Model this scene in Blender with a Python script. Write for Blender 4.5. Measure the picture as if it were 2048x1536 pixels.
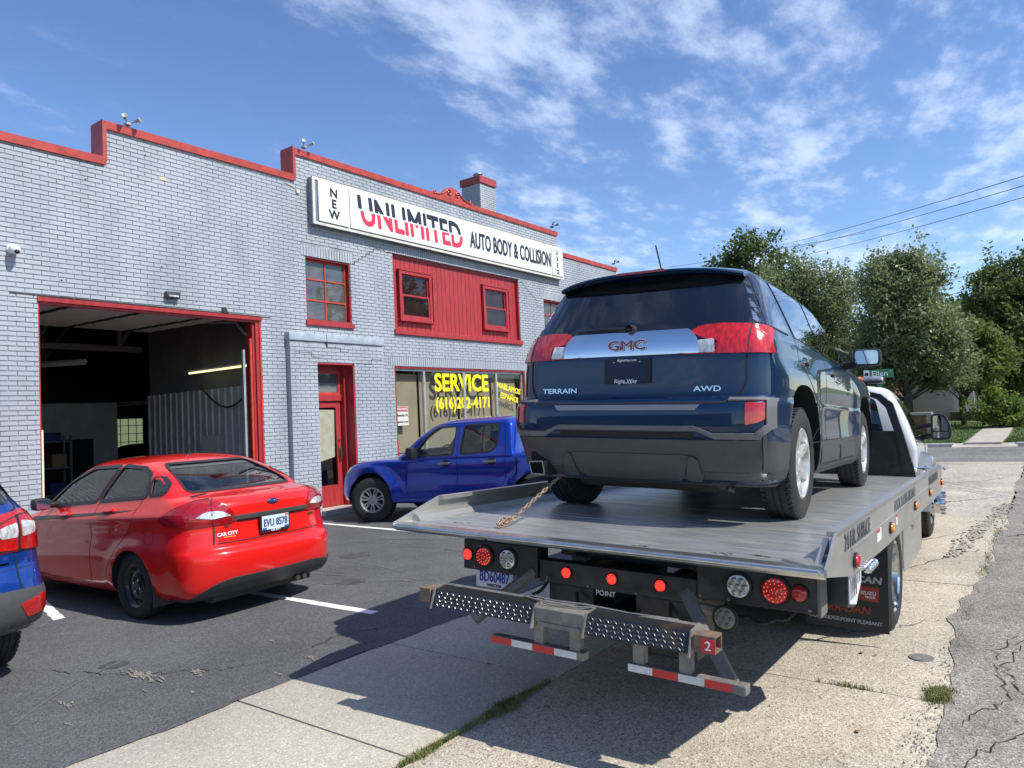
import bpy, bmesh, math, random
import numpy as np
from mathutils import Vector, Matrix, Euler
from mathutils.bvhtree import BVHTree
for o in list(bpy.data.objects): bpy.data.objects.remove(o, do_unlink=True)
SC = bpy.context.scene
COL = SC.collection
random.seed(7); RNG = np.random.default_rng(7)
PI = math.pi
G = -0.10          # level of the ground
# ---------------------------------------------------------------- camera
cam = bpy.data.cameras.new('camera'); camo = bpy.data.objects.new('camera', cam); COL.objects.link(camo)
SC.camera = camo
yaw, pit, rol = 0.63594826, 0.04452277, -0.04725652
fwd = Vector((math.cos(yaw)*math.cos(pit), math.sin(yaw)*math.cos(pit), math.sin(pit)))
rgt = Vector((math.sin(yaw), -math.cos(yaw), 0)); upv = rgt.cross(fwd)
r2 = rgt*math.cos(rol)+upv*math.sin(rol); u2 = -rgt*math.sin(rol)+upv*math.cos(rol)
M = Matrix((r2, u2, -fwd)).transposed().to_4x4(); M.translation = Vector((0, 0, 1.6))
camo.matrix_world = M
cam.sensor_width = 36.0; cam.sensor_fit = 'HORIZONTAL'; cam.lens = 36.0*1460.28/2048
cam.clip_end = 2000; cam.clip_start = 0.05
# ---------------------------------------------------------------- sun and sky
SUNV = Vector((0.14, -0.87, 1.0)).normalized()
sun = bpy.data.lights.new('sun', 'SUN'); suno = bpy.data.objects.new('sun', sun); COL.objects.link(suno)
sun.energy = 4.4; sun.angle = math.radians(0.55); sun.color = (1.0, 0.95, 0.87)
suno.rotation_euler = SUNV.to_track_quat('Z', 'Y').to_euler(); suno.location = (0, -10, 30)
W = bpy.data.worlds.new('World'); SC.world = W; W.use_nodes = True
nt = W.node_tree; nt.nodes.clear()
def wn(t, **k):
    n = nt.nodes.new(t)
    for a, b in k.items(): setattr(n, a, b)
    return n
sky = wn('ShaderNodeTexSky', sky_type='NISHITA', sun_disc=False)
sky.sun_elevation = math.asin(SUNV.z); sky.sun_rotation = math.atan2(SUNV.x, SUNV.y)
sky.air_density = 1.0; sky.dust_density = 0.1; sky.ozone_density = 3.4; sky.altitude = 200
hsv = wn('ShaderNodeHueSaturation'); hsv.inputs['Saturation'].default_value = 1.10; hsv.inputs['Value'].default_value = 1.05; hsv.inputs['Hue'].default_value = .507
tc = wn('ShaderNodeTexCoord'); sep = wn('ShaderNodeSeparateXYZ')
nt.links.new(tc.outputs['Generated'], sep.inputs[0])
def wm(op, a, b=None, c=None, clamp=False):
    n = wn('ShaderNodeMath', operation=op, use_clamp=clamp)
    for i, v in enumerate((a, b, c)):
        if v is None: continue
        if isinstance(v, (int, float)): n.inputs[i].default_value = v
        else: nt.links.new(v, n.inputs[i])
    return n.outputs[0]
zz = wm('ADD', wm('MAXIMUM', sep.outputs[2], 0.0), 0.12)
cx_ = wm('DIVIDE', sep.outputs[0], zz); cy_ = wm('DIVIDE', sep.outputs[1], zz)
comb = wn('ShaderNodeCombineXYZ'); nt.links.new(cx_, comb.inputs[0]); nt.links.new(cy_, comb.inputs[1])
def wnoise(scale, detail, rough, rot, sc, off):
    mp = wn('ShaderNodeMapping'); mp.inputs['Rotation'].default_value = (0, 0, rot); mp.inputs['Scale'].default_value = sc; mp.inputs['Location'].default_value = off
    nt.links.new(comb.outputs[0], mp.inputs[0])
    n = wn('ShaderNodeTexNoise'); n.inputs['Scale'].default_value = scale; n.inputs['Detail'].default_value = detail; n.inputs['Roughness'].default_value = rough
    nt.links.new(mp.outputs[0], n.inputs['Vector']); return n.outputs[0]
def wramp(v, a, b):
    n = wn('ShaderNodeMapRange', interpolation_type='SMOOTHSTEP'); nt.links.new(v, n.inputs[0])
    n.inputs[1].default_value = a; n.inputs[2].default_value = b; return n.outputs[0]
n1 = wnoise(1.0, 7, 0.62, 0.35, (1.5, 2.6, 1), (14.2, 16.8, 3.7))      # puffs and streaks
n2 = wnoise(5.2, 6, 0.62, -0.5, (1.0, 1.6, 1), (20.0, 3.9, 13.4))       # fine mackerel
n3 = wnoise(0.55, 2, 0.5, 0.2, (1, 1.3, 1), (1.8, 15.2, 3.0))         # broad banks
band = wramp(wm('SUBTRACT', cx_, wm('MULTIPLY', cy_, 0.9)), -0.75, 0.75)   # the cloud field lies up the street, clear over the building
cl = wm('ADD', wm('MULTIPLY', n1, 0.50), wm('MULTIPLY', n2, 0.50))
cl = wm('ADD', cl, wm('MULTIPLY', wm('SUBTRACT', n3, 0.5), 0.55))
cl = wm('ADD', cl, wm('MULTIPLY', wm('SUBTRACT', band, 0.5), 0.13))
cov = wm('ADD', wm('MULTIPLY', wramp(cl, 0.505, 0.70), 0.36), wm('MULTIPLY', wramp(cl, 0.45, 0.70), 0.10), clamp=True)
mix = wn('ShaderNodeMix', data_type='RGBA'); nt.links.new(cov, mix.inputs[0])
mix.inputs[7].default_value = (6.6, 7.4, 8.9, 1)
nt.links.new(sky.outputs[0], hsv.inputs['Color']); nt.links.new(hsv.outputs[0], mix.inputs[6])
bg = wn('ShaderNodeBackground'); bg.inputs[1].default_value = 0.135
out = wn('ShaderNodeOutputWorld'); nt.links.new(mix.outputs[2], bg.inputs[0]); nt.links.new(bg.outputs[0], out.inputs[0])
SC.view_settings.view_transform = 'Standard'; SC.view_settings.look = 'None'
SC.view_settings.exposure = 0.38; SC.view_settings.gamma = 1.0; SC.view_settings.use_curve_mapping = False
SC.render.engine = 'CYCLES'; SC.cycles.max_bounces = 8; SC.cycles.transparent_max_bounces = 12
# ---------------------------------------------------------------- materials
MATS = {}
def mat(name, col, rough=0.6, metal=0.0, coat=0.0, spec=0.5, var=0.0, vs=3.0, bump=0.0, bs=60.0, col2=None, bd=0.01, emit=None, es=1.0, det=6.0, alpha=None, stretch=(1, 1, 1), lo=.35, hi=.65, obj=False, coatr=.03):
    """principled; var darkens/lightens by noise, col2 blends in by noise between lo and hi"""
    if name in MATS: return MATS[name]
    m = bpy.data.materials.new(name); m.use_nodes = True; N = m.node_tree.nodes; L = m.node_tree.links
    b = N['Principled BSDF']
    b.inputs['Base Color'].default_value = (*col, 1); b.inputs['Roughness'].default_value = rough; b.inputs['Metallic'].default_value = metal
    b.inputs['Coat Weight'].default_value = coat; b.inputs['Coat Roughness'].default_value = coatr; b.inputs['Specular IOR Level'].default_value = spec
    if var or bump or col2:
        t = N.new('ShaderNodeTexCoord'); mp = N.new('ShaderNodeMapping'); mp.inputs['Scale'].default_value = stretch
        if obj: L.new(t.outputs['Object'], mp.inputs[0])
        else:
            ge = N.new('ShaderNodeNewGeometry'); L.new(ge.outputs['Position'], mp.inputs[0])
        V = mp.outputs[0]
    if var or col2:
        n = N.new('ShaderNodeTexNoise'); n.inputs['Scale'].default_value = vs; n.inputs['Detail'].default_value = det; n.inputs['Roughness'].default_value = .6
        L.new(V, n.inputs['Vector'])
        mr = N.new('ShaderNodeMapRange'); L.new(n.outputs[0], mr.inputs[0]); mr.inputs[1].default_value = lo; mr.inputs[2].default_value = hi
        mx = N.new('ShaderNodeMix'); mx.data_type = 'RGBA'; L.new(mr.outputs[0], mx.inputs[0])
        c2 = col2 if col2 else tuple(min(1, c*(1+var)) for c in col)
        c1 = col if col2 else tuple(c*(1-var) for c in col)
        mx.inputs[6].default_value = (*c1, 1); mx.inputs[7].default_value = (*c2, 1)
        L.new(mx.outputs[2], b.inputs['Base Color'])
    if bump:
        n2 = N.new('ShaderNodeTexNoise'); n2.inputs['Scale'].default_value = bs; n2.inputs['Detail'].default_value = 4
        L.new(V, n2.inputs['Vector']); bp = N.new('ShaderNodeBump'); bp.inputs['Strength'].default_value = bump; bp.inputs['Distance'].default_value = bd
        L.new(n2.outputs[0], bp.inputs['Height']); L.new(bp.outputs[0], b.inputs['Normal'])
    if emit: b.inputs['Emission Color'].default_value = (*emit, 1); b.inputs['Emission Strength'].default_value = es
    MATS[name] = m; return m
def glass(name, tint=(.9, .95, .95), refl=1.0, rough=0.0, dirt=0.0, dirtcol=(.5, .5, .5)):
    if name in MATS: return MATS[name]
    m = bpy.data.materials.new(name); m.use_nodes = True; N = m.node_tree.nodes; L = m.node_tree.links; N.clear()
    o = N.new('ShaderNodeOutputMaterial'); tr = N.new('ShaderNodeBsdfTransparent'); tr.inputs[0].default_value = (*tint, 1)
    gl = N.new('ShaderNodeBsdfGlossy'); gl.inputs['Roughness'].default_value = rough
    g0 = N.new('ShaderNodeNewGeometry'); dt = N.new('ShaderNodeVectorMath'); dt.operation = 'DOT_PRODUCT'; L.new(g0.outputs['Normal'], dt.inputs[0]); L.new(g0.outputs['Incoming'], dt.inputs[1])
    def mth(op, a, b_=None):
        q = N.new('ShaderNodeMath'); q.operation = op; q.use_clamp = (op == 'ADD')
        for i, v in enumerate((a, b_)):
            if v is None: continue
            if isinstance(v, (int, float)): q.inputs[i].default_value = v
            else: L.new(v, q.inputs[i])
        return q.outputs[0]
    sch = mth('POWER', mth('SUBTRACT', 1.0, mth('ABSOLUTE', dt.outputs['Value'])), 4.0)
    mu = N.new('ShaderNodeMath'); mu.operation = 'MULTIPLY_ADD'; mu.use_clamp = True; L.new(sch, mu.inputs[0]); mu.inputs[1].default_value = .85; mu.inputs[2].default_value = .07*refl
    mx = N.new('ShaderNodeMixShader'); L.new(mu.outputs[0], mx.inputs[0]); L.new(tr.outputs[0], mx.inputs[1]); L.new(gl.outputs[0], mx.inputs[2])
    last = mx.outputs[0]
    if dirt:
        df = N.new('ShaderNodeBsdfDiffuse'); df.inputs[0].default_value = (*dirtcol, 1)
        ge = N.new('ShaderNodeNewGeometry'); no = N.new('ShaderNodeTexNoise'); no.inputs['Scale'].default_value = 3; L.new(ge.outputs['Position'], no.inputs['Vector'])
        m2 = N.new('ShaderNodeMath'); m2.operation = 'MULTIPLY'; m2.use_clamp = True; L.new(no.outputs[0], m2.inputs[0]); m2.inputs[1].default_value = 2*dirt
        mx2 = N.new('ShaderNodeMixShader'); L.new(m2.outputs[0], mx2.inputs[0]); L.new(last, mx2.inputs[1]); L.new(df.outputs[0], mx2.inputs[2]); last = mx2.outputs[0]
    L.new(last, o.inputs[0]); MATS[name] = m; return m
def ground_mat(name, base, light, dark, sc, mottled=.25, rough=.9, bump=.5, bd=.006, frac=.5, stain=None, stain_amt=0, big=.35, seam=None):
    """stone-chip surface: voronoi chips of three tones, a broad mottle and optional stains"""
    m = bpy.data.materials.new(name); m.use_nodes = True; N = m.node_tree.nodes; L = m.node_tree.links; b = N['Principled BSDF']
    b.inputs['Roughness'].default_value = rough; b.inputs['Specular IOR Level'].default_value = .3
    ge = N.new('ShaderNodeNewGeometry'); P = ge.outputs['Position']
    v = N.new('ShaderNodeTexVoronoi'); v.inputs['Scale'].default_value = sc; L.new(P, v.inputs['Vector'])
    sp = N.new('ShaderNodeSeparateColor'); L.new(v.outputs['Color'], sp.inputs[0])
    r = N.new('ShaderNodeValToRGB'); L.new(sp.outputs[0], r.inputs[0]); r.color_ramp.interpolation = 'CONSTANT'
    e = r.color_ramp.elements; e[0].position = 0; e[0].color = (*dark, 1); e[1].position = .5-frac*.5; e[1].color = (*base, 1)
    e2 = e.new(.5+frac*.3); e2.color = (*light, 1); e3 = e.new(.93); e3.color = (*[min(1, c*1.25) for c in light], 1)
    def noise(s, d=5, rg=.6):
        n = N.new('ShaderNodeTexNoise'); n.inputs['Scale'].default_value = s; n.inputs['Detail'].default_value = d; n.inputs['Roughness'].default_value = rg; L.new(P, n.inputs['Vector']); return n.outputs[0]
    def rng(v_, a, b_, c=0, d=1):
        n = N.new('ShaderNodeMapRange'); L.new(v_, n.inputs[0])
        for i, q in enumerate((a, b_, c, d)): n.inputs[i+1].default_value = q
        return n.outputs[0]
    def mul(c, f):
        x = N.new('ShaderNodeMix'); x.data_type = 'RGBA'; x.blend_type = 'MULTIPLY'; x.inputs[0].default_value = 1
        L.new(c, x.inputs[6]); L.new(f, x.inputs[7]); return x.outputs[2]
    c = mul(r.outputs[0], rng(noise(1.3), .3, .7, 1-mottled, 1+mottled))
    c = mul(c, rng(noise(14, 3), .3, .7, 1-mottled*.5, 1+mottled*.5))
    c = mul(c, rng(noise(.35, 3), .35, .65, 1-big*.5, 1+big*.35))
    if stain:
        x = N.new('ShaderNodeMix'); x.data_type = 'RGBA'; L.new(rng(noise(.9, 8, .7), .60, .76, 0, stain_amt), x.inputs[0]); L.new(c, x.inputs[6]); x.inputs[7].default_value = (*stain, 1); c = x.outputs[2]
    L.new(c, b.inputs['Base Color'])
    bp = N.new('ShaderNodeBump'); bp.inputs['Strength'].default_value = bump; bp.inputs['Distance'].default_value = bd
    ad = N.new('ShaderNodeMath'); ad.operation = 'ADD'; L.new(v.outputs['Distance'], ad.inputs[0]); L.new(noise(sc*1.7, 3), ad.inputs[1])
    L.new(ad.outputs[0], bp.inputs['Height']); L.new(bp.outputs[0], b.inputs['Normal'])
    MATS[name] = m; return m
# ---------------------------------------------------------------- mesh helpers
class MB:
    def __init__(s): s.v = []; s.f = []; s.mi = []; s.cur = 0
    def add(s, vs, fs):
        k = len(s.v); s.v += [tuple(v) for v in vs]; s.f += [tuple(i+k for i in f) for f in fs]; s.mi += [s.cur]*len(fs); return s
    def box(s, x0, x1, y0, y1, z0, z1, M=None):
        vs = [(x, y, z) for z in (z0, z1) for y in (y0, y1) for x in (x0, x1)]
        if M is not None: vs = [M@Vector(v) for v in vs]
        return s.add(vs, [(0, 2, 3, 1), (4, 5, 7, 6), (0, 1, 5, 4), (2, 6, 7, 3), (0, 4, 6, 2), (1, 3, 7, 5)])
    def bbox(s, x0, x1, y0, y1, z0, z1, b=.01, M=None):
        """chamfered box"""
        cx, cy, cz = (x0+x1)/2, (y0+y1)/2, (z0+z1)/2; hx, hy, hz = (x1-x0)/2, (y1-y0)/2, (z1-z0)/2; b = min(b, hx*.9, hy*.9, hz*.9)
        bm = bmesh.new(); bmesh.ops.create_cube(bm, size=1)
        for v in bm.verts: v.co = (cx+v.co.x*2*hx, cy+v.co.y*2*hy, cz+v.co.z*2*hz)
        bmesh.ops.bevel(bm, geom=bm.edges[:], offset=b, segments=2, affect='EDGES', profile=.6)
        bm.verts.index_update(); vs = [v.co.copy() for v in bm.verts]
        if M is not None: vs = [M@v for v in vs]
        s.add(vs, [[v.index for v in f.verts] for f in bm.faces]); bm.free(); return s
    def prism(s, poly, axis, a, b, M=None):
        """2D polygon extruded along axis from a to b; poly in the two other axes in order"""
        def P(p, t): return {'x': (t, p[0], p[1]), 'y': (p[0], t, p[1]), 'z': (p[0], p[1], t)}[axis]
        n = len(poly); vs = [P(p, a) for p in poly]+[P(p, b) for p in poly]
        if M is not None: vs = [M@Vector(v) for v in vs]
        fs = [tuple(range(n))[::-1], tuple(range(n, 2*n))]+[(i, (i+1) % n, (i+1) % n+n, i+n) for i in range(n)]
        return s.add(vs, fs)
    def tube(s, pts, r, n=8, caps=True, r2=None):
        pts = [Vector(p) for p in pts]; k = len(s.v); rings = []
        up = Vector((0, 0, 1)); prev = None
        for i, p in enumerate(pts):
            t = (pts[min(i+1, len(pts)-1)]-pts[max(i-1, 0)]).normalized()
            if prev is None: a = t.cross(up if abs(t.dot(up)) < .95 else Vector((1, 0, 0))).normalized()
            else: a = (prev-t*prev.dot(t)).normalized()
            prev = a; b_ = t.cross(a); rr = r if r2 is None else r+(r2-r)*i/(len(pts)-1)
            rings.append([p+a*math.cos(2*PI*j/n)*rr+b_*math.sin(2*PI*j/n)*rr for j in range(n)])
        vs = [v for R_ in rings for v in R_]; fs = []
        for i in range(len(pts)-1):
            for j in range(n): fs.append((i*n+j, i*n+(j+1) % n, (i+1)*n+(j+1) % n, (i+1)*n+j))
        if caps: fs += [tuple(range(n))[::-1], tuple(range((len(pts)-1)*n, len(pts)*n))]
        return s.add(vs, fs)
    def lathe(s, prof, n=32, axis='y', c=(0, 0, 0), M=None, a0=0, a1=2*PI):
        """prof: (radius, along) rows, turned about an axis through c"""
        full = abs(a1-a0-2*PI) < 1e-6; m = n if full else n+1; vs = []
        for r, h in prof:
            for j in range(m):
                a = a0+(a1-a0)*j/n; u, w = r*math.cos(a), r*math.sin(a)
                p = {'x': (h, u, w), 'y': (u, h, w), 'z': (u, w, h)}[axis]
                vs.append(Vector(p)+Vector(c))
        if M is not None: vs = [M@v for v in vs]
        fs = []
        for i in range(len(prof)-1):
            for j in range(n if full else n):
                j2 = (j+1) % m if full else j+1
                fs.append((i*m+j, i*m+j2, (i+1)*m+j2, (i+1)*m+j))
        return s.add(vs, fs)
    def build(s, name, mats, parent=None, smooth=None, recalc=True):
        me = bpy.data.meshes.new(name); me.from_pydata(s.v, [], s.f)
        if not isinstance(mats, (list, tuple)): mats = [mats]
        for m in mats: me.materials.append(m)
        if len(mats) > 1: me.polygons.foreach_set('material_index', s.mi)
        if recalc:
            bm = bmesh.new(); bm.from_mesh(me); bmesh.ops.recalc_face_normals(bm, faces=bm.faces[:]); bm.to_mesh(me); bm.free()
        me.update()
        if smooth is not None:
            me.shade_smooth(); me.set_sharp_from_angle(angle=math.radians(smooth))
        return link(name, me, parent)
def link(name, me, parent=None):
    o = bpy.data.objects.new(name, me); COL.objects.link(o)
    if parent: o.parent = parent
    return o
def tag(o, label=None, cat=None, group=None, kind=None):
    if label: o['label'] = label
    if cat: o['category'] = cat
    if group: o['group'] = group
    if kind: o['kind'] = kind
    return o
def empty(name, label, cat, loc=(0, 0, 0), rz=0, group=None, M=None):
    o = bpy.data.objects.new(name, None); COL.objects.link(o); o.empty_display_size = .2
    if M is not None: o.matrix_world = M
    else: o.location = loc; o.rotation_euler = (0, 0, rz)
    return tag(o, label, cat, group)
def pose(x, y, z, yw, pt=0, rl=0):
    cy, sy = math.cos(yw), math.sin(yw); cp, sp = math.cos(pt), math.sin(pt); cr, sr = math.cos(rl), math.sin(rl)
    Rz = Matrix(((cy, -sy, 0), (sy, cy, 0), (0, 0, 1))); Ry = Matrix(((cp, 0, -sp), (0, 1, 0), (sp, 0, cp))); Rx = Matrix(((1, 0, 0), (0, cr, -sr), (0, sr, cr)))
    m = (Rz@Ry@Rx).to_4x4(); m.translation = Vector((x, y, z)); return m
def copy_tree(o, parent=None):
    c = o.copy(); COL.objects.link(c)
    if parent: c.parent = parent
    for ch in list(o.children): copy_tree(ch, c)
    return c
def text(s, size, name, m, parent, M, ext=.002, bold=0.0, sx=1.0, shear=0.0, space=1.0, align='CENTER', alignv='CENTER', reso=3):
    cu = bpy.data.curves.new('t', 'FONT'); cu.body = s; cu.size = size; cu.extrude = ext; cu.offset = bold if bold < size*.016 else 0; cu.shear = shear; cu.space_character = space
    cu.align_x = align; cu.align_y = alignv; cu.resolution_u = reso
    to = bpy.data.objects.new('t', cu); COL.objects.link(to)
    me = bpy.data.meshes.new_from_object(to.evaluated_get(bpy.context.evaluated_depsgraph_get()))
    bpy.data.objects.remove(to); bpy.data.curves.remove(cu)
    if bold >= size*.016:   # thicken with shifted copies, each a hair in front of the last
        bm = bmesh.new(); b = bold*.9
        for k, (dx, dy) in enumerate(((0, 0), (b, 0), (-b, 0), (0, b), (0, -b), (b*.7, b*.7), (-b*.7, b*.7), (b*.7, -b*.7), (-b*.7, -b*.7))):
            c = me.copy(); c.transform(Matrix.Translation((dx/sx, dy, k*.00022))); bm.from_mesh(c); bpy.data.meshes.remove(c)
        bm.to_mesh(me); bm.free()
    me.transform(M@Matrix.Diagonal((sx, 1, 1, 1))); me.name = name
    me.materials.clear(); me.materials.append(m); return link(name, me, parent)
def fmat(o, xd, yd):
    """matrix placing text: origin, reading direction, up direction"""
    x = Vector(xd).normalized(); y = Vector(yd); y = (y-x*y.dot(x)).normalized(); z = x.cross(y)
    m = Matrix((x, y, z)).transposed().to_4x4(); m.translation = Vector(o); return m
# ---------------------------------------------------------------- car bodies: a stack of horizontal outlines
def pchip(T, Y, t):
    T = np.asarray(T, float); Y = np.asarray(Y, float); h = np.diff(T); d = np.diff(Y)/h; m = np.zeros(len(T))
    for i in range(1, len(T)-1):
        if d[i-1]*d[i] > 0: m[i] = 2*d[i-1]*d[i]/(d[i-1]+d[i])
    m[0] = d[0]; m[-1] = d[-1]
    i = np.clip(np.searchsorted(T, t, side='right')-1, 0, len(T)-2); s = (t-T[i])/h[i]
    return (2*s**3-3*s**2+1)*Y[i]+(s**3-2*s**2+s)*h[i]*m[i]+(-2*s**3+3*s**2)*Y[i+1]+(s**3-s**2)*h[i]*m[i+1]
def loft(rows, sub=4, barrel=.03, sculpt=None, inset=0.0, ns=26, nq=11, zcut=None):
    """rows: zr,zf, xr,Lr,pr, xf,Lf,pf, w -> closed mesh (verts, faces)"""
    K = np.array(rows, float); T = np.arange(len(K)); ts = np.linspace(0, len(K)-1, (len(K)-1)*sub+1)
    R = np.array([pchip(T, K[:, j], ts) for j in range(K.shape[1])]).T
    V = []; m = None
    for zr, zf, xr, Lr, pr, xf, Lf, pf, w in R:
        xr += inset; xf -= inset; w = max(w-inset, .01); half = []
        if xf-xr < .04: xm_ = (xf+xr)/2; xr, xf = xm_-.02, xm_+.02
        q_ = min(1, (xf-xr)*.98/(Lr+Lf)); Lr *= q_; Lf *= q_
        th = np.linspace(0, PI/2, nq)
        for a in th: half.append((xr+Lr*(1-max(math.cos(a), 0)**(2/pr)), w*max(math.sin(a), 0)**(2/pr)))
        for q in np.linspace(0, 1, ns)[1:-1]: half.append((xr+Lr+(xf-Lf-xr-Lr)*q, w))
        for a in th[::-1]: half.append((xf-Lf*(1-max(math.cos(a), 0)**(2/pf)), w*max(math.sin(a), 0)**(2/pf)))
        xm = (K[:, 2].min()+K[:, 5].max())/2; hl = (K[:, 5].max()-K[:, 2].min())/2
        ring = half+[(x, -y) for x, y in half[1:-1][::-1]]; m = len(ring)
        for x, y in ring:
            s = min(1, max(0, (x-xr)/max(xf-xr, 1e-4))); z = zr+(zf-zr)*s
            y *= 1-barrel*((x-xm)/hl)**2
            if sculpt: x, y, z = sculpt(x, y, z)
            V.append((x, y, z))
    n = len(R); F = []
    for i in range(n-1):
        for j in range(m): F.append((i*m+j, i*m+(j+1) % m, (i+1)*m+(j+1) % m, (i+1)*m+j))
    h = m//2
    def cap(o):
        fs = []
        for j in range(h):
            a, b, c, d = o+j, o+j+1, o+(m-j-1) % m, o+(m-j) % m
            fs.append((a, b, c) if j == 0 else ((a, b, d) if j == h-1 else (a, b, c, d)))
        return fs
    F += [f[::-1] for f in cap(0)]+cap((n-1)*m)
    return V, F
def mesh_from(V, F, name='m', mats=()):
    me = bpy.data.meshes.new(name); me.from_pydata(V, [], F)
    for m in mats: me.materials.append(m)
    bm = bmesh.new(); bm.from_mesh(me); bmesh.ops.remove_doubles(bm, verts=bm.verts, dist=1e-5); bmesh.ops.recalc_face_normals(bm, faces=bm.faces[:]); bm.to_mesh(me); bm.free()
    return me
def boolean(me, cutter_me, op='DIFFERENCE'):
    a = bpy.data.objects.new('a', me); b = bpy.data.objects.new('b', cutter_me); COL.objects.link(a); COL.objects.link(b)
    md = a.modifiers.new('b', 'BOOLEAN'); md.operation = op; md.object = b; md.solver = 'EXACT'; md.material_mode = 'TRANSFER'
    r = bpy.data.meshes.new_from_object(a.evaluated_get(bpy.context.evaluated_depsgraph_get()))
    bpy.data.objects.remove(a); bpy.data.objects.remove(b); return r
def cyl_cut(x, z, r, y0, y1, m, zt=None):
    mb = MB(); n = 40; prof = []
    mb.prism([(x+r*math.cos(2*PI*i/n), z+r*math.sin(2*PI*i/n)) for i in range(n)], 'y', y0, y1)
    return mb
class Car:
    """keeps the uncut skin for projecting panels on it"""
    def __init__(s, root, rows, paint, **k):
        s.root = root; V, F = loft(rows, **k); s.rows = rows; s.k = k; s.paint = paint
        s.me = mesh_from(V, F, 'body', [paint]); bm = bmesh.new(); bm.from_mesh(s.me); s.bvh = BVHTree.FromBMesh(bm); bm.free()
    def cut(s, mb, m):
        me = mesh_from(mb.v, mb.f, 'c', [m]); s.me = boolean(s.me, me)
    def hollow(s, rows, m, inset=.05, sculpt=None):
        V, F = loft([(r[0]-inset, r[1]-inset)+tuple(r[2:]) for r in rows], inset=inset, sub=2, sculpt=sculpt, barrel=s.k.get('barrel', .03)); s.me = boolean(s.me, mesh_from(V, F, 'h', [m]))
    def finish(s, name='body', ang=32):
        s.me.shade_smooth(); s.me.set_sharp_from_angle(angle=math.radians(ang)); s.me.name = name; return link(name, s.me, s.root)
    def panel(s, poly, view, off, m, name, grid=.05, skirt=.008, parent=None, hole=None, sm=True):
        return project(s.bvh, poly, view, off, m, name, parent or s.root, grid, skirt)
VIEWS = {'rear': ((-6, 0, 0), (1, 0, 0), (0, 1, 0), (0, 0, 1)), 'left': ((0, 6, 0), (0, -1, 0), (1, 0, 0), (0, 0, 1)), 'right': ((0, -6, 0), (0, 1, 0), (1, 0, 0), (0, 0, 1)),
         'front': ((8, 0, 0), (-1, 0, 0), (0, 1, 0), (0, 0, 1)), 'top': ((0, 0, 6), (0, 0, -1), (1, 0, 0), (0, 1, 0))}
def project(bvh, poly, view, off, m, name, parent, grid=.05, skirt=.008):
    """flat outline -> grid of faces laid on the body at a small offset, with a skirt round its edge"""
    o, d, a, b = [Vector(q) for q in (VIEWS[view] if isinstance(view, str) else view)]
    bm = bmesh.new(); bm.faces.new([bm.verts.new((p[0], p[1], 0)) for p in poly])
    xs = [p[0] for p in poly]; ys = [p[1] for p in poly]
    for k, (lo, hi) in enumerate(((min(xs), max(xs)), (min(ys), max(ys)))):
        q = math.ceil(lo/grid)*grid
        while q < hi:
            co = (q, 0, 0) if k == 0 else (0, q, 0); no = (1, 0, 0) if k == 0 else (0, 1, 0)
            bmesh.ops.bisect_plane(bm, geom=bm.verts[:]+bm.edges[:]+bm.faces[:], plane_co=co, plane_no=no, dist=1e-6); q += grid
    last = None; nrm = {}
    for v in bm.verts:
        st = o+a*v.co.x+b*v.co.y
        hit, n, _, _ = bvh.ray_cast(st, d)
        if hit is None:
            hit, n, _, _ = bvh.find_nearest(st+d*5)
        if n.dot(d) > 0: n = -n
        nrm[v] = n; v.co = hit+n*(off(hit) if callable(off) else off)
    if skirt:
        be = [e for e in bm.edges if e.is_boundary]; bv = {v for e in be for v in e.verts}
        nv = {v: bm.verts.new(v.co-nrm[v]*(skirt+(.02 if callable(off) else off))) for v in bv}
        for e in be:
            x, y = e.verts; bm.faces.new((x, y, nv[y], nv[x]))
    bmesh.ops.recalc_face_normals(bm, faces=bm.faces[:])
    me = bpy.data.meshes.new(name); bm.to_mesh(me); bm.free(); me.materials.append(m)
    me.shade_smooth(); me.set_sharp_from_angle(angle=math.radians(35)); return link(name, me, parent)
def ring(bvh, q, wi, wo, view, off, m, name, parent, skirt=.004):
    """a band round a closed outline, laid on the body"""
    d_ = []
    for i in range(len(q)):
        a, b = Vector(q[i-1]), Vector(q[i]); k = max(1, int((b-a).length/.03))
        for j in range(1, k+1):
            p = a.lerp(b, j/k)
            if not d_ or (p-Vector(d_[-1])).length > .004: d_.append(tuple(p))
    if (Vector(d_[0])-Vector(d_[-1])).length < .004: d_.pop()
    o, d, a, b = [Vector(t) for t in VIEWS[view]]; L_ = []
    for w in (wo, -wi): L_.append(grow(d_, w))
    mb = MB(); n = len(d_); vs = []; lo = []
    for l in L_:
        for p in l:
            st = o+a*p[0]+b*p[1]; h, nn, _, _ = bvh.ray_cast(st, d)
            if h is None: h, nn, _, _ = bvh.find_nearest(st+d*5)
            if nn.dot(d) > 0: nn = -nn
            vs.append(h+nn*off); lo.append(h-nn*skirt)
    V = vs+lo[:n]; mb.add(V, [(i, (i+1) % n, n+(i+1) % n, n+i) for i in range(n)]+[(i, (i+1) % n, 2*n+(i+1) % n, 2*n+i) for i in range(n)])
    return mb.build(name, m, parent, smooth=40)
def rr(poly, r, n=4):
    """round the corners of a 2D polygon"""
    out = []; N = len(poly)
    for i in range(N):
        p0, p, p1 = [Vector((*q, 0)) for q in (poly[i-1], poly[i], poly[(i+1) % N])]
        rad = r[i] if isinstance(r, (list, tuple)) else r
        a = (p0-p); b = (p1-p); ra = min(rad, a.length*.45, b.length*.45)
        if ra < 1e-4: out.append((p.x, p.y)); continue
        A = p+a.normalized()*ra; B = p+b.normalized()*ra
        for k in range(n+1):
            t = k/n; q = A*(1-t)**2+p*2*t*(1-t)+B*t*t; out.append((q.x, q.y))
    return out
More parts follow.
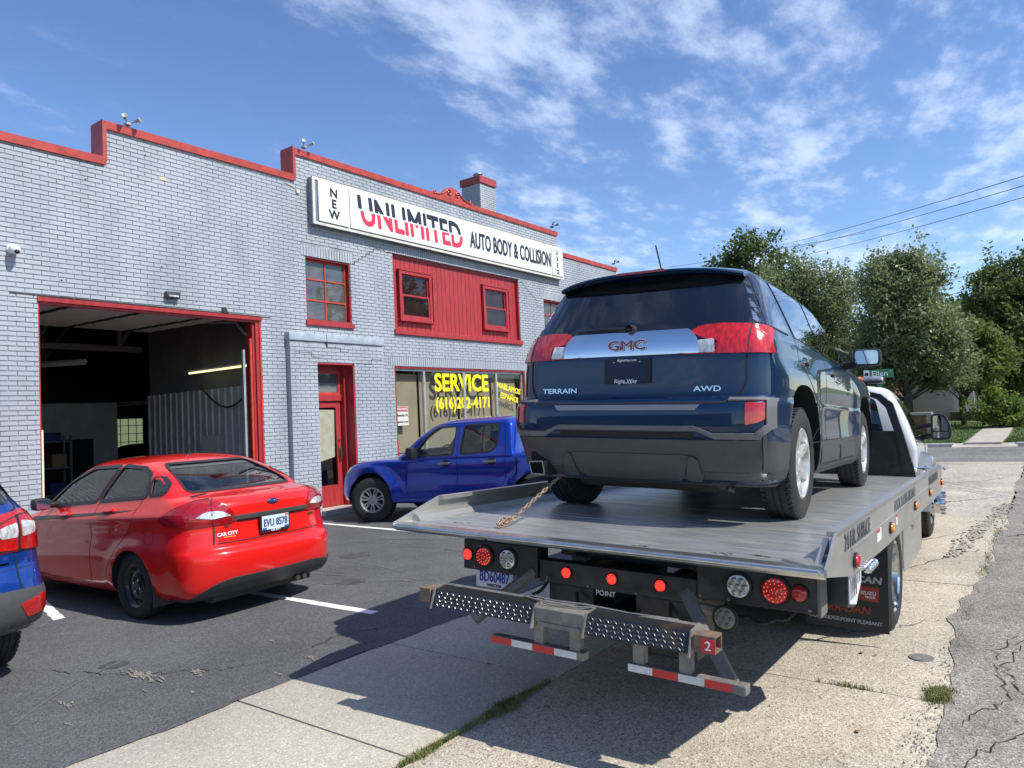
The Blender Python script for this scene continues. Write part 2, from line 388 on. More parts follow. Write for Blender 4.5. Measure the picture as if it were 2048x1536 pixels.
def grow(poly, d):
    """offset a polygon outwards"""
    A = sum(poly[i-1][0]*poly[i][1]-poly[i][0]*poly[i-1][1] for i in range(len(poly))); s = 1 if A > 0 else -1; out = []; N = len(poly)
    for i in range(N):
        p0, p, p1 = [Vector(q) for q in (poly[i-1], poly[i], poly[(i+1) % N])]
        e0 = (p-p0).normalized(); e1 = (p1-p).normalized(); n = Vector((e0.y+e1.y, -e0.x-e1.x))
        if n.length < 1e-6: n = Vector((e0.y, -e0.x))
        n.normalize(); k = max(.5, n.dot(Vector((e0.y, -e0.x)))); out.append(tuple(p+n*(d*s/k)))
    return out
def strip(path, w):
    """closed outline of a ribbon along an open 2D path"""
    L_, R_ = [], []
    for i, p in enumerate(path):
        a = Vector(path[max(i-1, 0)]); b = Vector(path[min(i+1, len(path)-1)]); t = (b-a).normalized(); n = Vector((-t.y, t.x))*w/2
        L_.append(tuple(Vector(p)+n)); R_.append(tuple(Vector(p)-n))
    return L_+R_[::-1]
# ---------------------------------------------------------------- common materials
black = mat('black_plastic', (.018, .018, .02), .45)
rubber = mat('tyre_rubber', (.022, .022, .023), .8, var=.3, vs=20, bump=.2, bs=150, bd=.002)
wellm = mat('wheel_well_black', (.008, .008, .009), .9)
seam = mat('panel_gap_black', (.006, .006, .007), .7)
chrome = mat('chrome', (.75, .76, .78), .06, 1.0)
rimal = mat('polished_wheel_aluminium', (.60, .60, .59), .13, 1.0, var=.08, vs=12)
alloy = mat('silver_alloy', (.62, .62, .60), .32, .85, coat=.3)
whitep = mat('white_paint', (.78, .78, .76), .4)
redlens = mat('red_lens', (.42, .008, .008), .12, coat=1.0, spec=.6, var=.25, vs=30)
redlit = mat('lit_red_lamp', (.6, .01, .01), .2, emit=(1, .03, .02), es=1.6)
amber = mat('amber_lens', (.75, .22, .01), .2, coat=1)
linedlens = mat('lined_red_lens', (.50, .012, .010), .12, coat=1.0, spec=.6, var=.38, vs=55, stretch=(1, 1, .12), obj=True)
clearlens = mat('clear_lens', (.62, .62, .62), .1, .3, coat=1.0, var=.4, vs=45, stretch=(1, 1, .3))
platew = mat('licence_plate_white', (.72, .74, .78), .35, coat=.3)
darkglass = mat('privacy_glass', (.004, .005, .007), .03, coat=1.0, coatr=.0, spec=.6)
carglass = glass('car_window_glass', (.42, .48, .47), 1.6)
interior = mat('cabin_trim_grey', (.05, .05, .055), .8)
seatm = mat('seat_cloth', (.10, .10, .11), .9)
def wheel(parent, x, y, z, r, rimr, w, side, kind='alloy', steer=0, rimmat=None):
    """tyre with tread, rim and hub; side +1 left, -1 right"""
    T = empty('wheel', None, None); T.parent = parent; T.location = (x, y, z); T.rotation_euler = (0, 0, steer)
    for k in ('label', 'category'):
        if k in T: del T[k]
    s = side; mb = MB(); h = w/2
    prof = [(rimr, h*.75), (rimr+.012, h*.92), (rimr+(r-rimr)*.45, h*1.0), (r-.035, h*.93), (r-.012, h*.82), (r-.002, h*.66)]
    tr = [h*.62, h*.60, h*.36, h*.34, h*.05, h*.03]
    prof += [(r, h*.62), (r-.008, h*.60), (r-.008, h*.56), (r, h*.54), (r, h*.22), (r-.008, h*.20), (r-.008, h*.15), (r, h*.13)]
    full = prof+[(a, -b) for a, b in prof[::-1]]
    mb.lathe(full, 56, 'y')
    tb = mb   # tread sipes: shoulder blocks
    for k in range(56):
        a = 2*PI*k/56
        for q in (1, -1):
            Mx = Matrix.Rotation(-a, 4, 'Y')@Matrix.Translation((0, 0, r))
            tb.box(-r*PI/56*.62, r*PI/56*.62, min(q*h*.56, q*h*.80), max(q*h*.56, q*h*.80), -.012, .004, Mx)
    mb.build('tyre', rubber, T, smooth=28)
    rm = rimmat or alloy
    if kind == 'steel':
        mb = MB(); mb.lathe([(rimr+.006, h*.80), (rimr-.004, h*.84), (rimr-.02, h*.72), (rimr-.035, h*.45), (rimr*.72, h*.42), (rimr*.62, h*.55), (rimr*.42, h*.58), (rimr*.36, h*.40), (rimr*.22, h*.40), (rimr*.20, h*.62), (0.001, h*.62)], 40, 'y', M=Matrix.Scale(s, 4, (0, 1, 0)))
        o = mb.build('rim', rm, T, smooth=30)
        hb = MB()
        for k in range(10):
            a = 2*PI*k/10; hb.lathe([(.022, 0), (.018, .004), (.001, .004)], 10, 'y', c=(rimr*.80*math.cos(a), s*h*.435, rimr*.80*math.sin(a)), M=None)
        hb.build('vent_hole', wellm, T)
        nb = MB()
        for k in range(4):
            a = 2*PI*k/4+.4; nb.tube([(rimr*.29*math.cos(a), s*h*.38, rimr*.29*math.sin(a)), (rimr*.29*math.cos(a), s*h*.62, rimr*.29*math.sin(a))], .012, 6)
        nb.build('lug_nuts', chrome, T); return T
    if kind == 'truck':
        mb = MB(); mb.lathe([(rimr+.008, h*.86), (rimr-.006, h*.90), (rimr-.02, h*.8), (rimr-.03, h*.1), (rimr*.8, -h*.1), (rimr*.45, -h*.15), (rimr*.40, h*.2), (.001, h*.25)], 44, 'y', M=Matrix.Scale(s, 4, (0, 1, 0)))
        mb.build('rim', rimal, T, smooth=30); return T
    if kind == 'truckfront':
        mb = MB(); mb.lathe([(rimr+.008, h*.80), (rimr-.006, h*.9), (rimr-.02, h*.86), (rimr*.8, h*.8), (rimr*.5, h*1.15), (rimr*.48, h*1.2), (rimr*.47, h*1.8), (rimr*.44, h*1.95), (rimr*.40, h*2.1), (rimr*.33, h*2.05), (.001, h*2.1)], 44, 'y', M=Matrix.Scale(s, 4, (0, 1, 0)))
        o = mb.build('rim', rimal, T, smooth=30); hb = MB()
        for k in range(8):
            a = 2*PI*k/8+.2; hb.lathe([(.032, 0), (.03, .006*s), (.001, .006*s)], 12, 'y', c=(rimr*.68*math.cos(a), s*h*.97, rimr*.68*math.sin(a)))
        hb.build('vent_hole', wellm, T); nb = MB()
        for k in range(10):
            a = 2*PI*k/10; nb.tube([(rimr*.5*math.cos(a), s*h*1.75, rimr*.5*math.sin(a)), (rimr*.5*math.cos(a), s*h*2.2, rimr*.5*math.sin(a))], .018, 6)
        nb.build('lug_nuts', chrome, T); return T
    # alloy: barrel, dark back plate, spokes
    mb = MB(); mb.lathe([(rimr+.008, h*.82), (rimr-.004, h*.88), (rimr-.016, h*.84), (rimr-.03, h*.6), (rimr-.035, -h*.5)], 44, 'y', M=Matrix.Scale(s, 4, (0, 1, 0)))
    o = mb.build('rim', rm, T, smooth=35)
    bk = MB(); bk.lathe([(rimr-.03, h*.0), (.001, h*.0)], 32, 'y', M=Matrix.Scale(s, 4, (0, 1, 0))); bk.lathe([(rimr*.62, h*.04), (rimr*.60, h*.08), (.001, h*.08)], 32, 'y', M=Matrix.Scale(s, 4, (0, 1, 0)))
    bk.build('brake_disc', mat('brake_dark', (.03, .03, .03), .6, .5), T)
    hub = MB(); hub.lathe([(.085, h*.3), (.08, h*.66), (.055, h*.72), (.035, h*.70), (.03, h*.74), (.001, h*.75)], 24, 'y', M=Matrix.Scale(s, 4, (0, 1, 0))); hub.build('hub', rm, T, smooth=30)
    n = 6 if kind == 'alloy6' else 5 if kind == 'alloy' else 7
    for k in range(n):
        a = 2*PI*k/n+PI/2; Mx = Matrix.Rotation(-a, 4, 'Y'); sp = MB(); R1 = rimr-.012; w0, w1 = .034, .048
        if kind == 'alloy6':
            secs = [(.05, .026, .60), (R1*.55, .022, .70), (R1, .040, .80)]
            vs = []
            for rad, hw, yy in secs: vs += [(rad, s*h*(yy-.30), -hw), (rad, s*h*yy, -hw*.75), (rad, s*h*yy, hw*.75), (rad, s*h*(yy-.30), hw)]
            fs = []
            for i in range(2):
                for j in range(4): fs.append((i*4+j, i*4+(j+1) % 4, (i+1)*4+(j+1) % 4, (i+1)*4+j))
            fs += [(0, 1, 2, 3), (8, 9, 10, 11)]; sp.add([Mx@Vector(v) for v in vs], fs)
        else:
            for q in (-1, 1):
                vs = []
                for rad, off, hw, yy in ((.05, .016, .016, .62), (R1*.6, .034, .013, .72), (R1, .062, .020, .82)):
                    vs += [(rad, s*h*(yy-.25), q*off-hw), (rad, s*h*yy, q*off-hw*.8), (rad, s*h*yy, q*off+hw*.8), (rad, s*h*(yy-.25), q*off+hw)]
                fs = []
                for i in range(2):
                    for j in range(4): fs.append((i*4+j, i*4+(j+1) % 4, (i+1)*4+(j+1) % 4, (i+1)*4+j))
                fs += [(0, 1, 2, 3), (8, 9, 10, 11)]; sp.add([Mx@Vector(v) for v in vs], fs)
        sp.build('spoke', rm, T, smooth=40)
    return T
# ================================================================ GROUND
asphalt = ground_mat('dark_lot_asphalt', (.098, .099, .104), (.135, .135, .140), (.066, .066, .070), 150, .14, .93, .35, .003, .5, stain=(.21, .205, .195), stain_amt=.45)
streetm = ground_mat('old_street_asphalt', (.235, .22, .195), (.33, .31, .275), (.14, .13, .115), 100, .26, .95, .6, .006, .7, stain=(.075, .072, .07), stain_amt=.7)
apronm = ground_mat('exposed_aggregate_concrete', (.42, .375, .295), (.52, .47, .38), (.25, .21, .165), 105, .13, .9, .6, .005, .72, stain=(.34, .31, .25), stain_amt=.4)
slabm = ground_mat('worn_sidewalk_concrete', (.43, .39, .315), (.49, .45, .37), (.35, .315, .255), 120, .08, .9, .35, .003, .6, stain=(.30, .27, .23), stain_amt=.35, big=.15)
dirtm = mat('joint_dirt', (.05, .045, .035), .95, var=.4, vs=20)
concm = mat('pale_concrete', (.42, .385, .33), .9, var=.15, vs=2, bump=.3, bs=60)
grassm = mat('lawn_green', (.06, .105, .022), .9, col2=(.13, .175, .045), vs=.9, bump=.6, bs=25, bd=.03)
bladem = mat('grass_blades', (.075, .12, .03), .8, col2=(.26, .26, .10), vs=9)
linem = mat('white_lot_paint', (.72, .72, .70), .7, col2=(.45, .45, .44), vs=9, lo=.55, hi=.8)
def sheet(name, x0, x1, y0, y1, z, m, nx=1, ny=1, parent=None, kind='structure'):
    mb = MB(); vs = [(x0+(x1-x0)*i/nx, y0+(y1-y0)*j/ny, z) for j in range(ny+1) for i in range(nx+1)]
    mb.add(vs, [(j*(nx+1)+i, j*(nx+1)+i+1, (j+1)*(nx+1)+i+1, (j+1)*(nx+1)+i) for j in range(ny) for i in range(nx)])
    o = mb.build(name, m, parent, recalc=False)
    return tag(o, kind=kind) if not parent else o
sheet('ground', -400, 900, -500, 500, G-.06, grassm)
# sealed dark lot, its edge a little wavy over the sidewalk
mb = MB(); ex = np.arange(-14, 22.01, .12); ed = [(x, 4.22+.018*math.sin(x*2.3)+.012*math.sin(x*7.1+1)+.008*math.sin(x*19)) for x in ex]
mb.add([(x, y, G+.004) for x, y in ed]+[(22, 30, G+.004), (-14, 30, G+.004)], [tuple(range(len(ed)+2))])
LOT = tag(mb.build('parking_lot', asphalt), kind='structure')
for pts, w in ((((4.535, 4.99), (4.44, 9.6)), .105), (((8.04, 4.9), (8.25, 10.6)), .11), (((2.99, 7.6), (3.30, 9.0)), .10)):
    mb = MB(); (x0, y0), (x1, y1) = pts; n = 40; vs = []
    for i in range(n+1):
        t = i/n; x = x0+(x1-x0)*t; y = y0+(y1-y0)*t; j = random.uniform(-.006, .006); vs += [(x-w/2+j, y, G+.008), (x+w/2+random.uniform(-.006, .006), y, G+.008)]
    mb.add(vs, [(2*i, 2*i+1, 2*i+3, 2*i+2) for i in range(n)]); mb.build('painted_line', linem, LOT, recalc=False)
def crack(pts, w, z, m, parent, name='crack', jit=.02, n=14):
    mb = MB(); P = []
    for (x0, y0), (x1, y1) in zip(pts[:-1], pts[1:]):
        for i in range(n): t = i/n; P.append((x0+(x1-x0)*t+random.gauss(0, jit), y0+(y1-y0)*t+random.gauss(0, jit)))
    P.append(pts[-1]); vs = []
    for i, p in enumerate(P):
        a = Vector(P[max(i-1, 0)]); b = Vector(P[min(i+1, len(P)-1)]); t = (b-a); t = t.normalized() if t.length else Vector((1, 0)); nn = Vector((-t.y, t.x)); ww = w*(.35+random.random())*min(1, .15+4*min(i, len(P)-1-i)/len(P))
        vs += [(p[0]+nn.x*ww/2, p[1]+nn.y*ww/2, z), (p[0]-nn.x*ww/2, p[1]-nn.y*ww/2, z)]
    mb.add(vs, [(2*i, 2*i+1, 2*i+3, 2*i+2) for i in range(len(P)-1)]); return mb.build(name, m, parent, recalc=False)
crackm = mat('crack_dark', (.016, .015, .014), .95)
sandm = mat('bared_sandy_concrete', (.25, .225, .175), .95, col2=(.13, .125, .115), vs=30, lo=.42, hi=.6)
for c in ([(2.15, 6.35), (2.5, 5.5), (2.95, 4.85), (3.3, 4.65)], [(3.3, 4.62), (3.9, 4.75), (4.4, 4.5)], [(4.9, 6.6), (5.4, 6.0), (5.9, 5.2)], [(4.6, 4.5), (5.2, 4.75), (5.8, 4.45)]):
    crack(c, .008, G+.0085, crackm, LOT)
for k, (x, y, a, b, n) in enumerate(((2.60, 5.30, .06, .19, 26), (2.83, 4.98, .045, .10, 18), (2.06, 5.15, .03, .08, 10), (2.45, 4.93, .012, .03, 7), (2.6, 4.62, .015, .035, 7), (3.55, 5.12, .012, .04, 6), (3.44, 4.5, .03, .07, 9), (1.93, 4.8, .01, .03, 6), (5.6, 5.6, .03, .07, 9), (3.1, 4.42, .02, .05, 7))):
    mb = MB()
    for i in range(n*2):
        cx, cy = x+random.gauss(0, a*.4), y+random.gauss(0, b*.7); r = random.uniform(.008, .05)*(b/.19)**.4; q = random.randint(5, 8); an = random.random()*6
        mb.add([(cx+r*random.uniform(.12, .45)*math.cos(an+2*PI*j/q)+.35*(r*math.sin(an+2*PI*j/q)), cy+r*random.uniform(.5, 1.7)*math.sin(an+2*PI*j/q), G+.009+.00005*i) for j in range(q)], [tuple(range(q))])
    mb.build('worn_patch', sandm, LOT, recalc=False)
scf = mat('tyre_scuff', (.125, .125, .128), .9, col2=(.098, .099, .104), vs=26, lo=.4, hi=.6); mb = MB()
for i in range(46):
    x, y = random.uniform(1.2, 9), random.uniform(4.6, 9.5); a = random.uniform(-.5, 1.2); R_ = random.uniform(1.5, 5)*random.choice((-1, 1)); L_ = random.uniform(.3, 1.6); w = random.uniform(.008, .035); pts = []
    for k in range(9): t = k/8*L_/R_; pts.append((x+R_*(math.cos(a)-math.cos(a+t)), y+R_*(math.sin(a+t)-math.sin(a))))
    s_ = strip(pts, w); n = 9; mb.add([(p[0], p[1], G+.0065+.00003*i) for p in s_], [(j, j+1, 2*n-2-j, 2*n-1-j) for j in range(n-1)])
tag(mb.build('tyre_scuffs', scf, LOT, recalc=False), kind='stuff')
for k, (x, y, r) in enumerate(((5.3, 6.2, .16), (6.4, 7.4, .22), (2.6, 5.7, .10), (6.0, 5.1, .12))):
    mb = MB(); mb.add([(x+r*random.uniform(.7, 1.2)*math.cos(t), y+r*random.uniform(.7, 1.2)*math.sin(t), G+.0070+.0002*k) for t in np.linspace(0, 2*PI, 22, endpoint=False)], [tuple(range(22))]); mb.build('oil_stain', mat('oil_stain', (.045, .045, .047), .55, col2=(.085, .085, .088), vs=12), LOT, recalc=False)
# sidewalk slabs with tooled joints
SW = tag(sheet('sidewalk', -9, 16.6, 2.70, 4.25, G-.03, dirtm), kind='structure')
def slab(x0, x1, y0, y1, m, parent, th=.05, name='slab', z=G):
    mb = MB(); mb.bbox(x0+.004, x1-.004, y0+.002, y1-.002, z-th, z+random.uniform(-.002, .002), .006); return mb.build(name, m, parent, smooth=30)
xs = 2.68-1.31*9
while xs < 16.5: slab(xs, xs+1.31, 2.70, 4.24, slabm, SW); xs += 1.31
AP = tag(sheet('concrete_apron', -9, 12.4, .60, 2.70, G-.035, dirtm), kind='structure')
for a, b in ((-8, -4.6), (-4.6, -1.6), (-1.6, 1.55), (1.55, 4.70), (4.70, 7.7), (7.7, 12.4)): slab(a, b, .42, 2.695, apronm, AP)
CA = tag(sheet('concrete_approach', 12.4, 22.0, .63, 2.70, G-.04, dirtm), kind='structure')
lightc = ground_mat('light_street_concrete', (.38, .345, .29), (.45, .41, .35), (.29, .26, .22), 40, .16, .92, .3, .003, .6, big=.3)
for a, b, c, d in ((12.4, 15.2, .63, 2.7), (15.2, 18.1, .63, 2.7), (18.1, 22, .63, 2.7), (16.6, 22, 2.7, 6)): slab(a, b, c, d, lightc, CA)
# street, with a ragged broken edge
mb = MB(); ex = np.arange(-14, 120, .10); rg = np.cumsum(RNG.normal(0, .020, len(ex))); rg -= np.convolve(rg, np.ones(60)/60, 'same')
ed = [(x, .63+float(q)*.8+.01*math.sin(x*9)) for x, q in zip(ex, rg)]
mb.add([(x, y, G+.006) for x, y in ed]+[(120, -9.5, G+.006), (-14, -9.5, G+.006)], [tuple(range(len(ed)+2))[::-1]])
ST = tag(mb.build('street', streetm), kind='structure')
sheet('cross_street', 22.0, 28.3, -9.5, 60, G+.002, ground_mat('cross_street_asphalt', (.17, .165, .16), (.23, .22, .21), (.12, .115, .11), 30, .15, .95, .3, .003, .6))
for c, w in (([(3.4, .2), (3.9, .45), (4.6, .15), (5.5, .35), (6.5, .2)], .008), ([(4.3, .55), (4.9, .30), (5.6, .42), (6.4, .28)], .007), ([(3.0, -.3), (3.6, .1), (3.8, .5)], .008), ([(4.2, -.5), (4.6, -.1), (5.4, -.2), (7, -.4)], .008),
             ([(8, .3), (9.5, .1), (12, .35), (15, .1)], .012), ([(3.9, .1), (4.3, -.5), (5, -1)], .008), ([(10.4, .55), (10.9, .2), (11.3, -.3)], .03)):
    crack(c, w, G+.0105, crackm, ST)
for c, w in (([(8.1, 2.6), (9.3, 1.7), (10.4, 1.1), (11, .7)], .012), ([(12.9, 2.6), (13.4, 1.6), (14.6, .7)], .02), ([(7.9, 1.4), (9.0, 1.0), (9.6, .7)], .012), ([(16, 2.6), (17, 1.2), (18, .8)], .02), ([(5.0, 1.9), (5.9, 1.2), (6.6, .66)], .008)):
    crack(c, w, G+.004, crackm, AP)
tar = mat('black_tar_patch', (.028, .028, .03), .8, var=.3, vs=8)
for (x, y, a, b) in ((5.3, .1, .5, .25),):
    pass
# gravel crumbs along the broken street edge
mb = MB()
for i in range(1500):
    x = random.uniform(3.3, 13); y = .62+random.gauss(0, .05); r = random.uniform(.002, .008)
    a = random.random()*6; vs = [(x+r*math.cos(a+2.1*j), y+r*math.sin(a+2.1*j), G+.002) for j in range(3)]+[(x, y, G+.006+r*.8)]
    mb.add(vs, [(0, 1, 3), (1, 2, 3), (2, 0, 3)])
tag(mb.build('gravel', mat('grey_gravel', (.30, .27, .23), .9, var=.5, vs=30)), kind='stuff')
# sand drift by the approach edge, an access disc in the apron
sdm_ = mat('sand_drift', (.42, .38, .30), .95, col2=(.26, .235, .19), vs=14); mb = MB()
for i in range(420):
    t = random.random(); x = 9.0+t*4.6+random.gauss(0, .1); y = .98-.34*t+random.gauss(0, .045+.05*t*(1-t)); r = random.uniform(.01, .05); q = random.randint(5, 7); an = random.random()*6
    mb.add([(x+r*random.uniform(.6, 1.8)*math.cos(an+2*PI*j/q), y+r*random.uniform(.3, .7)*math.sin(an+2*PI*j/q), G+.011+.00002*i) for j in range(q)], [tuple(range(q))])
mb.build('sand_drift', sdm_, ST, recalc=False)
mb = MB(); mb.lathe([(.075, 0), (.073, .006), (.001, .006)], 28, 'z', c=(5.44, .80, G)); tag(mb.build('water_valve_cover', mat('cast_iron_grey', (.20, .19, .18), .7, .3, var=.2, vs=30), smooth=30), 'small round grey valve cover set in the pale apron', 'valve cover')
# grass in the joints
def tufts(name, spots, m=bladem, hmax=.07):
    V = []; F = []
    for x, y in spots:
        for _ in range(3):
            a = random.random()*6.28; h = random.uniform(.3, 1)*hmax; w = random.uniform(.002, .005)*(hmax/.06); lx, ly = random.gauss(0, .5)*h, random.gauss(0, .5)*h; bx, by = x+random.gauss(0, .006), y+random.gauss(0, .006); k = len(V)
            dx, dy = w*math.cos(a), w*math.sin(a)
            V += [(bx-dx, by-dy, G-.01), (bx+dx, by+dy, G-.01), (bx+lx*.5+dx*.7, by+ly*.5+dy*.7, G+h*.7), (bx+lx*.5-dx*.7, by+ly*.5-dy*.7, G+h*.7), (bx+lx, by+ly, G+h)]; F += [(k, k+1, k+2, k+3), (k+3, k+2, k+4)]
    me = bpy.data.meshes.new(name); me.from_pydata(V, [], F); me.materials.append(m); return tag(link(name, me), kind='stuff')
sp = []
for i in range(1500):
    x = random.choice((random.gauss(3.45, .13), random.gauss(3.3, .2), random.uniform(2.6, 3.9), random.gauss(2.74, .09))); wd = .003+.032*math.exp(-((x-3.44)/.15)**2)+.012*math.exp(-((x-2.74)/.10)**2)
    sp.append((x, 2.70+random.gauss(0, wd)-.2*wd))
sp += [(random.gauss(4.80, .055), random.gauss(.625, .028)) for _ in range(1100)]
sp += [(random.gauss(4.70, .006), random.gauss(1.08, .09)) for _ in range(70)]
for x in np.arange(5.4, 12, .012):
    if random.random() < .5*(math.sin(x*3.1)+math.sin(x*7.7)+.6): sp.append((x, .645+random.gauss(0, .02)))
tufts('grass_tufts', sp, hmax=.034)
# fallen leaves
leafm = mat('dry_leaf', (.22, .09, .03), .7, var=.4, vs=40)
LF = []
for i in range(34):
    x, y = (random.uniform(1.6, 7), random.uniform(2.75, 4.1)) if i < 12 else (random.uniform(3, 10), random.uniform(.7, 2.6)) if i < 24 else (random.uniform(8, 11), random.uniform(10.3, 11.0)); r = random.uniform(.012, .026); a = random.random()*6
    LF.append((x, y, r, a))
mb = MB()
for x, y, r, a in LF:
    mb.add([(x+r*q*math.cos(a+t), y+r*q*math.sin(a+t), G+.006+.004*(j % 2)) for j, (q, t) in enumerate(((1, 0), (.6, .8), (.7, 1.7), (.9, 3.1), (.6, 4.2), (.7, 5.3)))], [(0, 1, 2, 3, 4, 5)])
tag(mb.build('fallen_leaves', leafm, recalc=False), kind='stuff')
# ================================================================ BUILDING
YW = 11.27
brick_m = mat('painted_blue_grey_brick', (.300, .335, .368), .6, col2=(.390, .425, .458), vs=1.5, bump=.35, bs=70, bd=.004, det=9, lo=.33, hi=.62, stretch=(1, 1, .45))
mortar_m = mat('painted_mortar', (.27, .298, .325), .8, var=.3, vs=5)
trim_m = mat('red_metal_coping', (.42, .055, .04), .45, var=.22, vs=5, bump=.15, bs=9)
redw = mat('red_painted_wood', (.36, .030, .034), .45, var=.18, vs=4, bump=.2, bs=40, stretch=(4, 4, .6))
redf = mat('bright_red_frame', (.50, .055, .03), .45, var=.2, vs=6)
darkred = mat('deep_red_frame', (.24, .018, .022), .5, var=.2, vs=6)
BLD = empty('brick_building', 'long grey painted brick body shop with stepped parapet and red trim', 'building', (0, 0, 0))
# openings in the wall plane: x0,x1,z0,z1
GAR = (4.24, 7.80, G, 3.57); WA = (8.82, 9.93, 3.52, 4.85); BO = (11.13, 15.76, 3.50, 5.255); WC = (16.93, 18.05, 3.50, 4.84); SV = (11.06, 15.86, .55, 2.80); DR = (8.93, 9.84, G, 2.80)
OPN = [GAR, WA, BO, WC, SV]
SOLD = [(8.72, 10.02, 4.85, 5.06), (11.0, 15.9, 5.255, 5.46), (16.83, 18.15, 4.84, 5.05), (10.95, 15.97, 2.80, 3.01)]
def parapet(x):
    return 5.70 if x < 5.19 else 6.26 if x < 8.64 else 6.78 if x < 17.75 else 6.22
XL, XR = -2.2, 21.33
CH = .0677; BL = .2032+.0098
indiv = []; bulk = MB()
def brick_rows(x0, x1, zlo, zhi_f, yf, holes, mbulk, collect, off=0):
    z = zlo; k = 0
    while True:
        z1 = z+CH-.0095
        if z1 > 7.2: break
        xb = x0-BL*(.5 if (k+off) % 2 else 0)
        while xb < x1:
            a, b = max(xb, x0), min(xb+BL-.0095, x1)
            for st_, lo_, side in ((5.20, 5.70, 1), (8.65, 6.26, 1), (17.74, 6.22, -1)):
                if a < st_ < b and z1 > lo_ and yf > 11.2: a, b = (st_, b) if side > 0 else (a, st_)
            if b-a > .02 and z1 < zhi_f((a+b)/2)+.03:
                segs = [(a, b)]
                for h0, h1, g0, g1 in holes:
                    if z1 > g0+.005 and z < g1-.005:
                        ns = []
                        for s0, s1 in segs:
                            if h1 <= s0 or h0 >= s1: ns.append((s0, s1)); continue
                            if h0-s0 > .015: ns.append((s0, h0))
                            if s1-h1 > .015: ns.append((h1, s1))
                        segs = ns
                for s0, s1 in segs: collect.append((s0, s1, z, z1, yf, abs((s1-s0)-(BL-.0095)) < 1e-4))
            xb += BL
        z += CH; k += 1
rows_ = []
ENT = (8.32, 10.63, G, 3.22)
brick_rows(XL, XR, G, parapet, YW, OPN+SOLD+[ENT, (10.60, 10.64, G, 3.22)], None, rows_)
YE = 11.15
erow = []
brick_rows(8.32, 10.63, G, lambda x: 3.2, YE, [DR, (8, 11, 3.2, 9)], None, erow, 1)
def brick_geo(mb, s0, s1, z0, z1, yf, d=.012):
    e = .0022; j = random.uniform(-.0012, .0012); y = yf+j
    mb.add([(s0, yf+d, z0), (s1, yf+d, z0), (s1, yf+d, z1), (s0, yf+d, z1), (s0+e, y, z0+e), (s1-e, y, z0+e), (s1-e, y, z1-e), (s0+e, y, z1-e)],
           [(4, 5, 6, 7)[::1], (0, 1, 5, 4), (1, 2, 6, 5), (2, 3, 7, 6), (3, 0, 4, 7)])
def vis(b):
    x = (b[0]+b[1])/2; z = (b[2]+b[3])/2; return x > 3.75 and b[5] and z > 1.0
cand = sorted([b for b in rows_ if vis(b) and not (b[3] > 3.4 and False)], key=lambda b: ((b[0])**2+b[4]**2+(b[2]-1.6)**2))[:296]
cs = set(map(id, cand)); bm0 = MB(); bw = BL-.0095; bh = CH-.0095
e = .0022; bm0.add([(0, .012, 0), (bw, .012, 0), (bw, .012, bh), (0, .012, bh), (e, 0, e), (bw-e, 0, e), (bw-e, 0, bh-e), (e, 0, bh-e)], [(4, 5, 6, 7), (0, 1, 5, 4), (1, 2, 6, 5), (2, 3, 7, 6), (3, 0, 4, 7)])
first = None
for b in cand:
    if first is None: o = bm0.build('brick', brick_m, BLD); first = o
    else: o = bpy.data.objects.new('brick', first.data); COL.objects.link(o); o.parent = BLD
    o.location = (b[0], b[4]+random.uniform(-.0012, .0012), b[2])
for b in rows_+erow:
    if id(b) not in cs: brick_geo(bulk, *b[:5])
# soldier courses over the openings
for x0, x1, z0, z1 in SOLD:
    x = x0
    while x < x1-.03:
        brick_geo(bulk, x, min(x+CH-.0095, x1), z0+.004, z1-.006, YW-.004); x += CH
tag(bulk.build('brickwork', brick_m, BLD, recalc=False), kind='stuff')
# mortar backing in rectangles round the openings (with reveals)
def walls(holes, x0, x1, z0, z1, y0, y1, name, m, parent):
    xs = sorted({x0, x1, *[h[0] for h in holes], *[h[1] for h in holes]}); xs = [x for x in xs if x0 <= x <= x1]
    mb = MB()
    for a, b in zip(xs[:-1], xs[1:]):
        zs = sorted([(h[2], h[3]) for h in holes if h[0] <= a+1e-6 and h[1] >= b-1e-6]); z = z0
        for g0, g1 in zs:
            if g0 > z+1e-4: mb.box(a, b, y0, y1, z, g0)
            z = max(z, g1)
        if z1 > z+1e-4: mb.box(a, b, y0, y1, z, z1)
    return mb.build(name, m, parent)
YM = YW+.011
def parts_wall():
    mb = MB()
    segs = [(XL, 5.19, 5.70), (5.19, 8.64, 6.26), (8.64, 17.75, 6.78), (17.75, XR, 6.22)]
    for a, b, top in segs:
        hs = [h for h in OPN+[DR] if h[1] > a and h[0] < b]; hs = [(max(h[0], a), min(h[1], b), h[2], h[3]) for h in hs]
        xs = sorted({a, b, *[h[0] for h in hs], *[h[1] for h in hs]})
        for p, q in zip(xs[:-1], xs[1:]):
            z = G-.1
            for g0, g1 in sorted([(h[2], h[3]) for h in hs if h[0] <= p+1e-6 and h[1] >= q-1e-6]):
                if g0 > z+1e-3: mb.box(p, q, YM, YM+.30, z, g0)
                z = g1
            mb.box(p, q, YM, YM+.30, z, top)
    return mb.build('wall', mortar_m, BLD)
parts_wall()
